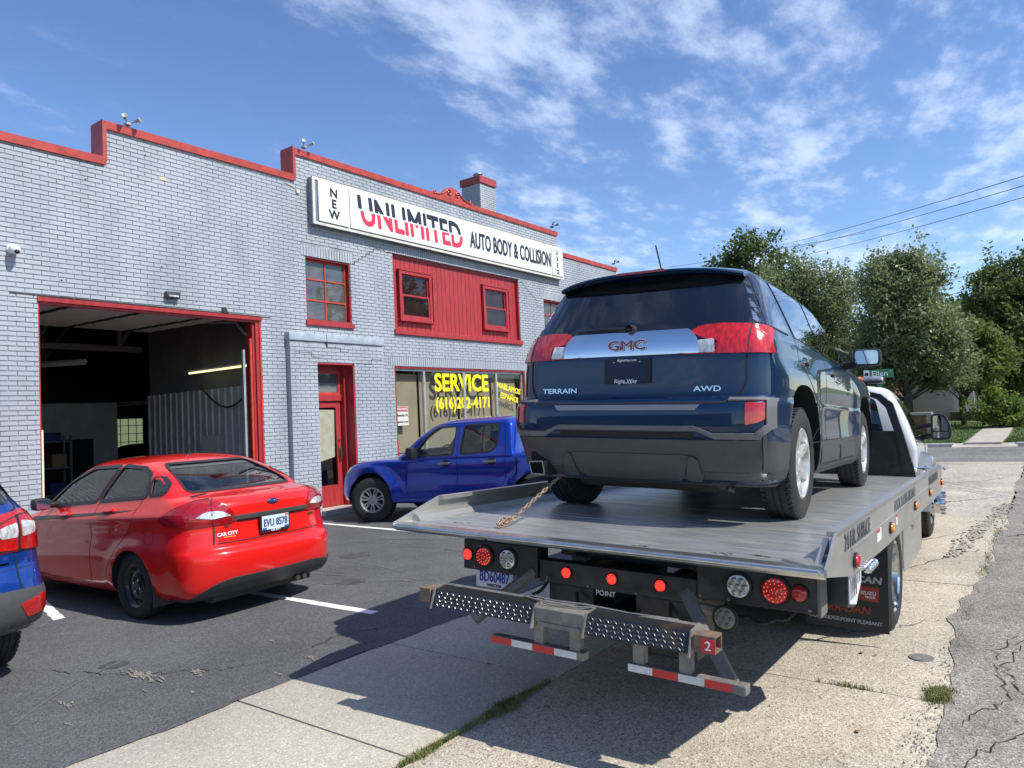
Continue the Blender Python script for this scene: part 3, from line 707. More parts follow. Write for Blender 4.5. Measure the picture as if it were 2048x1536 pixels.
# projecting entrance of brick with a stone ledge on top
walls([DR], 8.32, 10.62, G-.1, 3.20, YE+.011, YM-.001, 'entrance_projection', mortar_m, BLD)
sd = MB(); z = G; k = 0
while z < 3.15:
    sd.box(8.3195, 8.330, YE+.004, YW-.004, z+.004, z+CH-.006); z += CH
sd.build('projection_side_brick', mat('side_brick', (.325, .37, .425), .6), BLD)
ms = MB(); ms.bbox(8.30, 10.66, YE-.02, YM, 3.20, 3.345, .008); ms.build('entrance_ledge', mat('painted_stone_ledge', (.35, .40, .455), .6, var=.15, vs=6, bump=.4, bs=20), BLD, smooth=30)
# copings
def coping(x0, x1, z, name='coping'):
    mb = MB(); n = max(1, round((x1-x0)/1.5)); L_ = (x1-x0)/n
    for i in range(n):
        a = x0+i*L_; t = random.uniform(-.004, .004); mb = MB()
        mb.prism([(YW-.035, z-.02+t), (YW-.045, z+.10+t), (YW+.34, z+.115+t), (YW+.33, z-.02+t)], 'x', a+.002, a+L_-.002); mb.build('coping_panel', trim_m, BLD)
coping(XL, 5.18, 5.70); coping(5.17, 8.63, 6.26); coping(8.62, 17.80, 6.78); coping(17.80, XR+.02, 6.22)
for x, z0, z1 in ((5.19, 5.74, 6.30), (8.64, 6.30, 6.84)):
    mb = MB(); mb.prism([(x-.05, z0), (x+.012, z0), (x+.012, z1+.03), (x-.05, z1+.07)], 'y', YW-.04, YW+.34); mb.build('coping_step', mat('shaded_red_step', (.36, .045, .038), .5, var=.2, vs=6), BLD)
mb = MB(); mb.box(17.72, 17.76, YW+.01, YW+.3, 6.2, 6.8); mb.build('coping_step', trim_m, BLD)
# scrolled crest on the parapet
def scroll(cx, cz, r0, turns, sgn, n=26):
    return [(cx+sgn*r0*(1-t*.85)*math.cos(PI*.1+t*turns*2*PI), YW-.05, cz+r0*(1-t*.85)*math.sin(PI*.1+t*turns*2*PI)) for t in np.linspace(0, 1, n)]
cr = MB(); half = [(0, .27), (.10, .275), (.22, .22), (.34, .12), (.46, .05), (.62, .02), (.70, .06), (.75, .04), (.76, 0)]
poly = [(13.2+x, 6.86+z) for x, z in half]+[(13.2-x, 6.86+z) for x, z in half[::-1][:-1]]
cr.prism(poly, 'y', YW-.04, YW+.06); cr.build('parapet_crest', trim_m, BLD)
cr = MB()
for s in (-1, 1):
    cr.tube(scroll(13.2+s*.16, 6.99, .085, 1.4, s), .016, 6); cr.tube(scroll(13.2+s*.66, 6.90, .05, 1.3, -s), .013, 6)
    cr.tube([(13.2+s*x, YW-.05, 6.86+z) for x, z in ((.24, .16), (.36, .08), (.5, .03), (.62, .02))], .016, 6)
cr.build('crest_scrolls', trim_m, BLD, smooth=40)
# roof and far side walls, chimney
mb = MB(); mb.box(XL, XR, YW+.31, 30, 5.2, 5.35); mb.build('roof', mat('roof_felt', (.05, .05, .05), .9), BLD)
mb = MB(); mb.box(XR-.3, XR-.001, YM+.301, 30, G, 5.199); mb.box(XL, XL+.3, YM+.301, 30, G, 5.199); mb.build('side_wall', brick_m, BLD)
CHM = empty('brick_chimney', 'square grey brick chimney with a red cap rising behind the parapet', 'chimney', (0, 0, 0))
cb = MB(); cx0, cx1, cy0, cy1, cz1 = 17.13, 17.88, 13.5, 14.22, 8.72
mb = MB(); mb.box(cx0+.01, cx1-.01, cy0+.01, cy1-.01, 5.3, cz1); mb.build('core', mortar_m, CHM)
z = 5.36; k = 0
while z < cz1-.05:
    for face in range(2):
        a0, a1 = (cx0, cx1) if face == 0 else (cy0, cy1); x = a0-(BL/2 if k % 2 else 0)
        while x < a1:
            p, q = max(x, a0), min(x+BL-.0095, a1)
            if q-p > .02:
                if face == 0: cb.box(p, q, cy0-.002, cy0+.012, z, z+CH-.0095)
                else: cb.box(cx0-.002, cx0+.012, p, q, z, z+CH-.0095)
            x += BL
    z += CH; k += 1
tag(cb.build('brickwork', brick_m, CHM, recalc=False), kind='stuff')
mb = MB(); mb.bbox(cx0-.04, cx1+.04, cy0-.04, cy1+.04, cz1, cz1+.22, .01); mb.build('cap', mat('chimney_red_cap', (.34, .05, .055), .6, var=.2, vs=5), CHM)
mb = MB(); mb.bbox(cx0+.12, cx1-.12, cy0+.12, cy1-.12, cz1+.22, cz1+.26, .01); mb.lathe([(.10, 0), (.10, .12), (.001, .12)], 16, 'z', c=((cx0+cx1)/2, (cy0+cy1)/2, cz1+.26)); mb.lathe([(.15, .14), (.14, .16), (.001, .19)], 16, 'z', c=((cx0+cx1)/2, (cy0+cy1)/2, cz1+.26))
mb.lathe([(.02, .1), (.02, .2)], 6, 'z', c=((cx0+cx1)/2+.06, (cy0+cy1)/2, cz1+.22)); mb.build('flue_cap', mat('galvanised', (.38, .38, .37), .45, .8), CHM, smooth=30)
mb = MB(); mb.tube([(18.9, 12.6, 5.3), (18.9, 12.6, 7.05)], .09, 14); mb.lathe([(.12, 0), (.12, .08), (.001, .1)], 14, 'z', c=(18.9, 12.6, 7.0)); tag(mb.build('roof_vent_pipe', mat('dark_pipe', (.05, .05, .05), .5), smooth=30), 'short dark vent pipe on the lower roof beyond the sign', 'vent pipe')
# ---------------------------------------------------------------- windows
oldglass = glass('old_window_glass', (.55, .6, .62), 1.8, .02, .22, (.35, .37, .37))
clearg = glass('shop_glass', (.80, .82, .80), 1.0)
roomd = mat('dark_room', (.012, .012, .014), .95)
def frame(mb, x0, x1, z0, z1, y0, y1, t):
    mb.box(x0, x0+t, y0, y1, z0, z1); mb.box(x1-t, x1, y0, y1, z0, z1); mb.box(x0+t, x1-t, y0+.001, y1-.001, z0, z0+t); mb.box(x0+t, x1-t, y0+.001, y1-.001, z1-t, z1)
def room(x0, x1, z0, z1, y, parent, d=1.2, name='room_behind'):
    mb = MB(); mb.add([(x0, y, z0), (x1, y, z0), (x1, y, z1), (x0, y, z1), (x0, y+d, z0), (x1, y+d, z0), (x1, y+d, z1), (x0, y+d, z1)], [(4, 5, 6, 7), (0, 1, 5, 4), (1, 2, 6, 5), (2, 3, 7, 6), (3, 0, 4, 7)]); return mb.build(name, roomd, parent, recalc=False)
def steel_window(x0, x1, z0, z1, ncol, nrow, name='steel_window'):
    w = MB(); frame(w, x0, x1, z0, z1, YW+.02, YM+.28, .03); root = w.build(name, darkred, BLD)
    s = MB(); s.bbox(x0-.03, x1+.04, YW-.045, YM+.1, z0-.10, z0-.001+.0, .006); s.build('sill', redw, root)
    f = MB(); yy = YM+.10; frame(f, x0+.03, x1-.03, z0, z1-.03, yy, yy+.04, .035)
    for i in range(1, ncol): x = x0+(x1-x0)*i/ncol; f.box(x-.014, x+.014, yy+.003, yy+.035, z0+.035, z1-.065)
    for i in range(1, nrow): z = z0+(z1-z0)*i/nrow; f.box(x0+.065, x1-.065, yy+.001, yy+.036, z-.014, z+.014)
    f.build('frame', redf, root)
    for i in range(ncol):
        for j in range(nrow):
            a = x0+(x1-x0)*i/ncol+.02; b = x0+(x1-x0)*(i+1)/ncol-.02; c = z0+(z1-z0)*j/nrow+.02; d = z0+(z1-z0)*(j+1)/nrow-.02
            p = MB(); t = random.uniform(-.004, .004); p.add([(a, yy+.018+t, c), (b, yy+.018-t, c), (b, yy+.018, d), (a, yy+.018, d)], [(0, 1, 2, 3)]); p.build('pane', oldglass, root, recalc=False)
    room(x0, x1, z0, z1, YM+.29, root)
    return root
steel_window(8.82, 9.93, 3.62, 4.85, 2, 3); steel_window(16.93, 18.05, 3.60, 4.84, 2, 3)
# boarded opening with two sash windows
bd = MB(); bd.box(11.13, 15.76, YM+.11, YM+.16, 3.60, 5.255); BR = bd.build('boarded_bay', darkred, BLD)
x = 11.16; k = 0; ww = (15.73-11.16)/31
W1 = (11.37, 12.36, 3.86, 4.90); W2 = (14.30, 15.29, 3.86, 4.90)
def cutint(z0, z1, a, b):
    out = [(z0, z1)]
    for w in (W1, W2):
        if b > w[0] and a < w[1]: out = [(z0, w[2]), (w[3], z1)]
    return out
while x < 15.70:
    for z0, z1 in cutint(3.60, 5.20, x, x+ww):
        b = MB(); j = random.uniform(-.0015, .0015); b.bbox(x+.004, x+ww-.004, YM+.085+j, YM+.112, z0, z1, .003); b.build('board', redw, BR)
    x += ww
b = MB(); b.box(11.13, 15.76, YM+.06, YM+.11, 5.20, 5.255); b.bbox(11.10, 13.30, YW-.05, YM+.12, 3.49, 3.598, .006); b.bbox(13.302, 15.80, YW-.05, YM+.12, 3.49, 3.598, .006); b.box(15.73, 15.758, YW+.015, YM+.11, 3.6, 5.2); b.box(11.132, 11.16, YW+.015, YM+.11, 3.6, 5.2); b.build('trim', redw, BR)
smoky = glass('sash_glass', (.30, .33, .33), 1.0, .01, .03, (.3, .3, .3))
for w, note in ((W1, 1), (W2, 0)):
    x0, x1, z0, z1 = w; f = MB(); yb = YM+.03
    frame(f, x0-.02, x1+.02, z0-.03, z1+.03, YM+.02, YM+.13, .075); f.bbox(x0-.05, x1+.05, YM-.02, YM+.10, z0-.06, z0-.02, .006); f.bbox(x0-.04, x1+.04, YM+.005, YM+.09, z1+.03, z1+.055, .004)
    root = f.build('sash_window', redw, BLD); zm = (z0+z1)/2
    f = MB(); frame(f, x0+.055, x1-.055, zm-.02, z1-.045, yb+.04, yb+.07, .035); f.build('upper_sash', redw, root); f = MB(); frame(f, x0+.055, x1-.055, z0+.045, zm+.025, yb+.005, yb+.038, .04); f.build('lower_sash', redw, root)
    p = MB(); p.add([(x0+.08, yb+.055, zm), (x1-.08, yb+.055, zm), (x1-.08, yb+.055, z1-.07), (x0+.08, yb+.055, z1-.07)], [(0, 1, 2, 3)]); p.build('pane', smoky, root, recalc=False)
    p = MB(); p.add([(x0+.09, yb+.02, z0+.08), (x1-.09, yb+.02, z0+.08), (x1-.09, yb+.02, zm-.01), (x0+.09, yb+.02, zm-.01)], [(0, 1, 2, 3)]); p.build('pane', smoky, root, recalc=False)
    room(x0, x1, z0, z1, YM+.161, root, .9)
    if note: p = MB(); p.box(x0+.12, x0+.52, yb+.17, yb+.18, z0+.10, z0+.36); p.build('paper_sheet', mat('old_paper', (.42, .43, .36), .9), root)
# shop window with painted lettering and paper lining
sv = MB(); x0, x1, z0, z1 = SV
frame(sv, x0, x1, z0, z1, YW+.01, YM+.20, .045); SVO = sv.build('shop_window', darkred, BLD)
alum = mat('window_aluminium', (.55, .55, .53), .35, .6, var=.15, vs=6)
sl = MB(); sl.bbox(x0-.03, x1+.03, YW-.04, YM+.1, z0-.09, z0-.001, .005); sl.build('sill', redw, SVO)
sl = MB(); frame(sl, x0+.045, x1-.045, z0+.045, z1-.045, YM+.05, YM+.10, .05); sl.build('frame', alum, SVO)
MU = [12.03, 13.41, 14.68]
for xm in MU: m_ = MB(); m_.bbox(xm-.035, xm+.035, YM+.04, YM+.11, z0+.09, z1-.09, .006); m_.build('mullion', alum, SVO)
xe = [x0+.09]+MU+[x1-.09]
tan = mat('tan_paper_lining', (.40, .34, .24), .9, var=.08, vs=2)
for i in range(4):
    a, b = xe[i]+.035, xe[i+1]-.035; p = MB(); p.add([(a, YM+.075, z0+.09), (b, YM+.075, z0+.09), (b, YM+.075, z1-.09), (a, YM+.075, z1-.09)], [(0, 1, 2, 3)]); p.build('pane', clearg, SVO, recalc=False)
    l = MB(); l.box(xe[i]+.0, xe[i+1]-.05, YM+.235, YM+.24, z0+.05, z1-.10-(.0 if i else .04)); l.build('paper_lining', tan, SVO)
room(x0, x1, z0, z1, YM+.30, SVO, 1.5)
yel = mat('yellow_lettering', (.86, .78, .02), .5)
def wtext(s, x, z, size, m=yel, sx=1, rz=0, bold=.012, name='lettering', y=YM+.070, par=None):
    c, q = math.cos(rz), math.sin(rz); return text(s, size, name, m, par or SVO, fmat((x, y, z), (c, 0, q), (-q, 0, c)), .0015, bold, sx)
wtext('SERVICE', 13.38, 2.445, .56, sx=.98, bold=.020)
wtext('(616)202-4171', 13.42, 1.97, .37, sx=.93, bold=.012)
wtext('HABLAMOS', 15.23, 2.33, .20, sx=.97, bold=.007, rz=-.20); wtext('ESPAÑOL', 15.25, 2.08, .20, sx=.97, bold=.007, rz=-.20)
sg = MB(); sg.box(11.13, 11.50, YM+.066, YM+.070, 1.52, 1.93); sgo = sg.build('warning_sign', mat('sign_white', (.6, .6, .55), .6), BLD)
sg = MB(); sg.box(11.14, 11.49, YM+.063, YM+.0655, 1.82, 1.92); sg.build('red_band', mat('sign_red', (.5, .05, .03), .6), sgo)
for s, x, z, q, mm in (('WARNING', 11.315, 1.87, .075, platew), ('Security 24', 11.315, 1.74, .07, black), ('cameras in use', 11.315, 1.60, .055, black)): wtext(s, x, z, q, mm, bold=.001, y=YM+.0605, par=sgo)
# entrance door with transom
dj = MB(); x0, x1 = 8.93, 9.84; ZT = 2.80; ZS = -.0; YD = YE+.36
dj.box(x0, x0+.025, YE+.10, YD+.10, ZS, ZT); dj.box(x1-.09, x1-.03, YD-.13, YD+.10, ZS, ZT-.03); dj.box(x1-.03, x1, YE+.012, YD+.08, ZS, ZT); dj.box(x0, x1, YE+.012, YD+.08, ZT-.03, ZT-.0001)
dj.box(x0+.025, x1-.09, YD-.05, YD+.07, 2.08, 2.20); dj.box(x0+.025, x1-.09, YD-.045, YD+.06, ZT-.13, ZT-.03)
DO = dj.build('entrance_door', redw, BLD)
st = MB(); st.bbox(x0-.02, x1+.02, YE-.12, YD+.2, G-.02, ZS, .01); st.build('step', concm, DO)
fr = MB(); frame(fr, x0+.03, x1-.10, 2.20, ZT-.13, YD-.03, YD+.01, .05); fr.build('transom_frame', redf, DO)
p = MB(); p.add([(x0+.07, YD-.01, 2.24), (x1-.14, YD-.01, 2.24), (x1-.14, YD-.01, ZT-.17), (x0+.07, YD-.01, ZT-.17)], [(0, 1, 2, 3)]); p.build('transom_pane', oldglass, DO, recalc=False)
p = MB(); p.box(x0+.03, x1-.1, YD+.02, YD+.03, 2.2, 2.44); p.build('transom_blind', mat('blind_white', (.55, .55, .52), .9), DO)
d = MB(); a, b = x0+.03, x1-.10; d.box(a, a+.10, YD-.01, YD+.03, ZS+.01, 2.07); d.box(b-.12, b, YD-.01, YD+.03, ZS+.01, 2.07); d.box(a+.1, b-.12, YD-.009, YD+.029, ZS+.01, .42); d.box(a+.1, b-.12, YD-.009, YD+.029, 1.95, 2.07); d.build('door_leaf', redw, DO)
p = MB(); p.add([(a+.10, YD+.01, .42), (b-.12, YD+.01, .42), (b-.12, YD+.01, 1.95), (a+.10, YD+.01, 1.95)], [(0, 1, 2, 3)]); p.build('door_pane', clearg, DO, recalc=False)
p = MB(); p.prism([(a+.11, .94), (a+.30, .90), (b-.15, .97), (b-.13, 1.90), (a+.10, 1.93)], 'y', YD+.03, YD+.035); p.build('paper_cover', mat('yellowed_paper', (.62, .60, .47), .9, var=.12, vs=9, bump=.5, bs=8), DO)
h = MB(); h.bbox(b-.09, b-.03, YD-.03, YD-.01, .95, 1.20, .01); h.tube([(b-.06, YD-.02, 1.15), (b-.06, YD-.07, 1.12), (b-.06, YD-.07, .92), (b-.06, YD-.02, .88)], .012, 8); h.lathe([(.026, 0), (.02, -.02), (.001, -.022)], 14, 'y', c=(b-.06, YD-.011, 1.30)); h.build('handle', mat('aged_brass', (.25, .18, .09), .4, .8), DO, smooth=30)
room(x0-.3, x1+.2, -.1, 2.8, YD+.12, DO, 1.2)
# ---------------------------------------------------------------- garage opening and the shop inside
x0, x1, zt = GAR[0], GAR[1], GAR[3]
gf = MB(); gf.box(x0-.0, x0+.02, YW+.013, YM+.32, G, zt-.0); gf.box(x1-.10, x1, YW+.013, YM+.07, G, zt-.01); gf.box(x1-.07, x1-.001, YM+.071, YM+.35, G, zt); gf.box(x1-.145, x1-.101, YW+.05, YM+.10, G, zt-.09); gf.box(x0+.02, x1-.1, YW+.013, YM+.06, zt-.09, zt-.001); gf.box(x0+.02, x1-.145, YM+.061, YM+.32, zt-.03, zt-.001)
gf.prism([(YW-.025, zt-.05), (YW-.03, zt+.01), (YW+.02, zt+.02), (YW+.02, zt-.05)], 'x', x0-.01, x1+.02); GD = gf.build('garage_opening', redw, BLD)
g = MB(); g.box(x1-.19, x1-.15, YW+.06, YW+.10, G, 3.2); g.box(x1-.03, x1-.0, YW-.006, YW+.012, G, zt); g.build('bright_edge_trim', redf, GD)
g = MB(); g.box(x1-.30, x1-.26, YM+.10, YM+.16, G, 3.0); g.build('door_track', alum, GD)
g = MB(); g.prism([(x0-.35, zt+.028), (x1+.2, zt+.018), (x1+.2, zt+.028), (x0-.35, zt+.04)], 'y', YW-.010, YW+.01); g.prism([(7.05, zt+.03), (7.17, zt+.03), (7.11, zt+.13), (7.04, zt+.12)], 'y', YW-.02, YW+.01); g.build('lintel_steel', mat('rusty_black_steel', (.03, .025, .02), .7), GD)
SI = empty('repair_shop_interior', 'dark repair bay seen through the open garage door', 'interior', (0, 0, 0))
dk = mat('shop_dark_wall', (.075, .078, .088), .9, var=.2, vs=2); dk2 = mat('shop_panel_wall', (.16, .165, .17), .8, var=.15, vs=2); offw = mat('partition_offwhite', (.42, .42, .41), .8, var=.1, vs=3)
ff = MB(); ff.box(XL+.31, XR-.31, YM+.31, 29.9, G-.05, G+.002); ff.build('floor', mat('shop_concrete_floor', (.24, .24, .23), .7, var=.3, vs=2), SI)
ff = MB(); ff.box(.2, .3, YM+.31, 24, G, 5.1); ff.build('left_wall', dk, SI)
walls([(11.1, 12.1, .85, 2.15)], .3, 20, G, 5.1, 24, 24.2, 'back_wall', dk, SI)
gw = MB(); frame(gw, 11.1, 12.1, .85, 2.15, 24.02, 24.1, .04)
for i in range(1, 4): gw.box(11.1+.25*i-.01, 11.1+.25*i+.01, 24.03, 24.08, .89, 2.11)
for i in range(1, 5): gw.box(11.14, 12.06, 24.025, 24.085, .85+.26*i-.01, .85+.26*i+.01)
gwo = gw.build('back_window', black, SI)
for i in range(4):
    for j in range(5):
        p = MB(); a, c = 11.12+.245*i, .87+.255*j; p.add([(a, 24.05, c), (a+.235, 24.05, c), (a+.235, 24.05, c+.25), (a, 24.05, c+.25)], [(0, 1, 2, 3)])
        p.build('pane', mat('frosted_daylit_pane', (.5, .52, .4), .6, emit=(.30, .34, .20), es=.55), gwo, recalc=False)
# corrugated partition on the right
cp = MB(); XC = 8.35; y = 12.0; pts = []
while y < 16.3: pts += [(y, XC), (y+.14, XC), (y+.16, XC-.03), (y+.20, XC-.03), (y+.22, XC)]; y += .23
for (a, xa), (b, xb) in zip(pts[:-1], pts[1:]): cp.add([(xa, a, G), (xb, b, G), (xb, b, 2.45), (xa, a, 2.45)], [(0, 1, 2, 3)])
cp.build('ribbed_partition', mat('ribbed_sheet_grey', (.42, .43, .44), .6, .2, var=.15, vs=3), SI, recalc=False)
c = MB(); c.box(8.36, 8.5, YM+.31, 16.3, 2.45, 5.1); c.build('upper_partition', dk2, SI); c = MB(); c.box(8.2, 8.34, 13.4, 14.0, .9, 1.5); c.build('electric_box', offw, SI)
# office partition at the back left
op = MB()
op.box(5.3, 6.6, 19.0, 19.1, G, 2.35); op.box(6.62, 8.9, 19.0, 19.1, G, 2.42); op.box(6.6, 6.62, 18.98, 19.1, G, 2.42); opo = op.build('office_partition', offw, SI)
for a, b in ((5.75, 6.35), (7.2, 8.3)): w = MB(); w.box(a, b, 18.97, 18.995, .3, 1.55); w.build('window', roomd, opo)
op = MB(); op.box(3.0, 5.6, 20, 20.1, 1.6, 3.3); op.build('mezzanine_front', offw, SI); op = MB(); op.box(3.2, 5.3, 19.96, 19.995, 2.2, 2.8); op.build('mezzanine_window', mat('mezz_blue', (.02, .03, .09), .5), SI)
# raised sectional door under the ceiling
SDR = empty('sectional_door', 'white sectional garage door rolled up under the ceiling inside the opening', 'garage door')
sdm = mat('white_sectional_door', (.72, .71, .66), .6, var=.08, vs=3)
y = YM+.55
for i in range(6):
    z = 3.625+.012*i; p = MB(); p.bbox(x0+.1, x1-.15, y, y+.50, z, z+.045, .008, None); po = p.build('door_section', sdm, SDR)
    for xx in (x0+.7, x0+1.8, x0+2.9): q = MB(); q.box(xx, xx+.06, y+.0, y+.5, z-.025, z-.002); q.build('hinge_strut', black, po)
    y += .51
g = MB()
for xx in (x0+.05, x1-.10): g.tube([(xx, YM+.3, 3.3), (xx, YM+.6, 3.55), (xx, YM+3.7, 3.9)], .025, 6)
g.build('overhead_track', alum, GD)
# roof trusses
tm = mat('truss_steel', (.22, .22, .23), .7)
for y in (16.5, 20.5):
    t = MB(); t.box(.4, 8.3, y, y+.12, 3.45, 3.57); t.box(.4, 8.3, y, y+.12, 4.9, 5.0)
    for k in range(5):
        a = 1+k*1.7; t.box(a, a+.08, y+.02, y+.1, 3.57, 4.9); t.tube([(a+.9, y+.06, 4.9), (a+.04, y+.06, 3.57)], .045, 4)
    t.build('truss', tm, SI)
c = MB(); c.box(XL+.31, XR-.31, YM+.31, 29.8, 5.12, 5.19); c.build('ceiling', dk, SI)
def tubelamp(name, label, p0, p1, lit, r=.02):
    L_ = empty(name, label, 'lamp', (0, 0, 0)); d = Vector(p1)-Vector(p0); m = MB(); q = Vector((0, 0, .05))
    m.tube([Vector(p0)+q, Vector(p1)+q], .045, 4); m.build('housing', mat('lamp_housing', (.35, .35, .34), .6), L_)
    for f in (0, .51):
        m = MB(); m.tube([Vector(p0)+d*f, Vector(p0)+d*(f+.49)], r, 8); m.build('tube', lit, L_, smooth=60)
litm = mat('lit_fluorescent', (.9, .9, .6), .5, emit=(1, .93, .45), es=1.3); dimm = mat('tube_glass', (.5, .5, .5), .4)
coolm = mat('lit_fluorescent_pale', (.9, .9, .8), .5, emit=(.9, .93, .66), es=.75)
tubelamp('fluorescent_lamp', 'lit yellow tube lamp on the right side inside the garage', (8.05, 12.0, 2.79), (8.05, 14.1, 2.79), litm)
tubelamp('fluorescent_lamp', 'unlit tube lamp hanging in the middle of the garage', (5.3, 16.0, 2.95), (6.2, 14.4, 2.95), dimm, .012)
tubelamp('fluorescent_lamp', 'thin far tube lamp low at the back of the garage', (9.0, 19.5, 2.35), (9.6, 17.0, 2.35), dimm, .012)
lv = empty('wall_lamp', 'pair of lit upright tube lamps just inside the left garage edge', 'lamp')
for xx in (5.20, 5.30): m_ = MB(); m_.tube([(xx, 14, .55), (xx, 14, 1.75)], .030 if xx < 5.25 else .014, 8); m_.build('tube', coolm, lv, smooth=60)
shelf = empty('steel_shelf', 'grey steel shelf with boxes against the dark garage partition', 'shelf', (7.0, 18.4, G))
for z in (.4, 1.0, 1.6): b = MB(); b.box(-.5, .5, -.2, .2, z, z+.03); b.build('shelf_board', tm, shelf)
b = MB()
for x in (-.5, .46):
    for y in (-.2, .16): b.box(x, x+.04, y, y+.04, 0, 1.75)
b.build('uprights', tm, shelf)
for i, (x, z, w, h) in enumerate(((-.4, .43, .3, .3), (.05, .43, .35, .25), (-.3, 1.03, .25, .22), (.1, 1.03, .3, .3), (-.1, 1.63, .4, .2))): b = MB(); b.bbox(x, x+w, -.15, .15, z, z+h, .01); tag(b.build('storage_box', mat(('box_tan', 'box_blue', 'box_red')[i % 3], ((.3, .22, .13), (.03, .06, .2), (.3, .03, .02))[i % 3], .8)), None) if False else b.build('storage_box', mat(('box_tan', 'box_blue', 'box_red')[i % 3], ((.3, .22, .13), (.03, .06, .2), (.3, .03, .02))[i % 3], .8), shelf)
hose = MB(); hose.tube([(8.2, 12.0+.1*i, 2.55-.5*math.sin(PI*i/20)) for i in range(21)], .02, 6); tag(hose.build('air_hose', black, smooth=60), 'black air hose looped on the right wall inside the garage', 'hose')
# ---------------------------------------------------------------- box sign
SG = empty('shop_sign', 'long white box sign reading UNLIMITED AUTO BODY & COLLISION across the brick front', 'sign')
sgw = mat('sign_frame_cream', (.62, .60, .52), .5, var=.12, vs=5); sgf = mat('sign_face_white', (.80, .80, .79), .3, coat=.3, var=.02, vs=2); sgd = mat('sign_side_dark', (.16, .20, .24), .6, var=.2, vs=5)
z0, z1, x0, x1 = 5.47, 6.38, 8.93, 17.80; YS = 11.11
m_ = MB(); m_.bbox(x0, x1, YS+.02, YW-.003, z0, z1, .008); m_.build('cabinet', sgd, SG, smooth=30)
m_ = MB(); frame(m_, x0-.004, x1+.004, z0-.006, z1+.006, YS-.0, YS+.03, .055); m_.build('rim', sgw, SG)
k = 11.10/11.27
faces = [(9.05, 9.76), (9.83, 13.52), (13.53, 17.13), (17.20, 17.74)]
for a, b in faces:
    m_ = MB(); m_.bbox(a, b, YS-.022, YS+.019, z0+.065, z1-.06, .006); m_.build('face', sgf, SG, smooth=30)
m_ = MB()
for a in (9.795, 17.165): m_.box(a-.028, a+.028, YS-.008, YS+.018, z0+.05, z1-.05)
m_.build('divider', sgw, SG)
ink = mat('sign_black_ink', (.02, .022, .03), .4); inkr = mat('sign_red_ink', (.62, .035, .07), .4)
YT = YS-.0245
def stext(s, x, z, size, m=ink, sx=1, bold=.006, shear=0, space=1): return text(s, size, 'lettering', m, SG, fmat((x, YT, z), (1, 0, 0), (0, 0, 1)), .0015, bold, sx, shear, space)
for i, ch in enumerate('NEW'): stext(ch, 9.42, 6.135-i*.215, .24, bold=.010, sx=1.05)
for i, ch in enumerate('USED'): stext(ch, 17.47, 6.20-i*.185, .18, bold=.009, sx=1.0)
stext('AUTO BODY & COLLISION', 15.36, 5.92, .56, bold=.0155, sx=.515, space=1.02)
o = stext('UNLIMITED', 11.68, 5.925, .82, bold=.022, sx=.75, space=1.04)
me = o.data; bm = bmesh.new(); bm.from_mesh(me); bmesh.ops.triangulate(bm, faces=bm.faces[:]); top = bm.copy()
zc = 5.965
def half(bmx, up):
    bmesh.ops.bisect_plane(bmx, geom=bmx.verts[:]+bmx.edges[:]+bmx.faces[:], plane_co=(0, 0, zc+(.012 if up else -.012)), plane_no=(0, 0, 1), clear_inner=up, clear_outer=not up)
half(top, True); half(bm, False)
for v in top.verts: v.co.x += (v.co.z-zc)*(-.10)-.03
for v in bm.verts: v.co.x += .02+(v.co.z-zc)*(-.10); 
for v in bm.verts: v.co.z -= .01
bm.to_mesh(me); me.materials.clear(); me.materials.append(inkr); bm.free()
mt = bpy.data.meshes.new('lettering'); top.to_mesh(mt); top.free(); mt.materials.append(ink); link('lettering', mt, SG)
# ---------------------------------------------------------------- small fixtures
gal = mat('flood_lamp_grey', (.33, .33, .31), .5, .4)
def flood(x, z, label, s=1.0, dark=False):
    F_ = empty('flood_light', label, 'flood light', (x, YW-.04, z), group=None); m = gal if not dark else mat('flood_dark', (.05, .05, .05), .5)
    b = MB(); b.bbox(-.04, .04, -.04, .05, -.02, .02, .01); b.build('base', m, F_)
    for q in (-1, 1):
        h = MB(); Mx = Matrix.Translation((q*.17*s, -.12, .06))@Euler((PI*.42, 0, q*.5)).to_matrix().to_4x4()
        h.lathe([(.012, -.10), (.035, -.09), (.04, -.02), (.065, .05), (.06, .055), (.001, .045)], 16, 'z', M=Mx@Matrix.Scale(s, 4)); h.tube([(0, 0, 0), (q*.08*s, -.05, .03), (q*.15*s, -.11, .05)], .010, 6); h.build('lamp_head', m, F_, smooth=30)
flood(5.52, 6.40, 'grey twin flood light on the left parapet step', .62); flood(8.86, 6.95, 'grey twin flood light on the parapet above the sign end', .58)
flood(17.5, 6.98, 'small black twin flood light at the far end of the tall parapet', .6, True); flood(21.1, 6.42, 'small black flood light on the far low parapet', .6, True)
cm = empty('security_camera', 'white dome camera on the brick at the far left', 'camera', (3.93, YW, 4.20)); b = MB(); b.lathe([(.07, 0), (.07, -.03), (.05, -.05), (.001, -.05)], 20, 'y'); b.build('mount', whitep, cm, smooth=30)
b = MB(); b.lathe([(.001, -.09), (.04, -.08), (.06, -.04), (.065, 0), (.06, .05), (.001, .06)], 20, 'y', M=Matrix.Translation((0, -.11, -.02))@Euler((.5, 0, 0)).to_matrix().to_4x4()); b.build('camera_head', whitep, cm, smooth=50); b = MB(); b.lathe([(.035, 0), (.02, -.02), (.001, -.024)], 16, 'y', c=(0, -.185, -.06)); b.build('lens', black, cm, smooth=50)
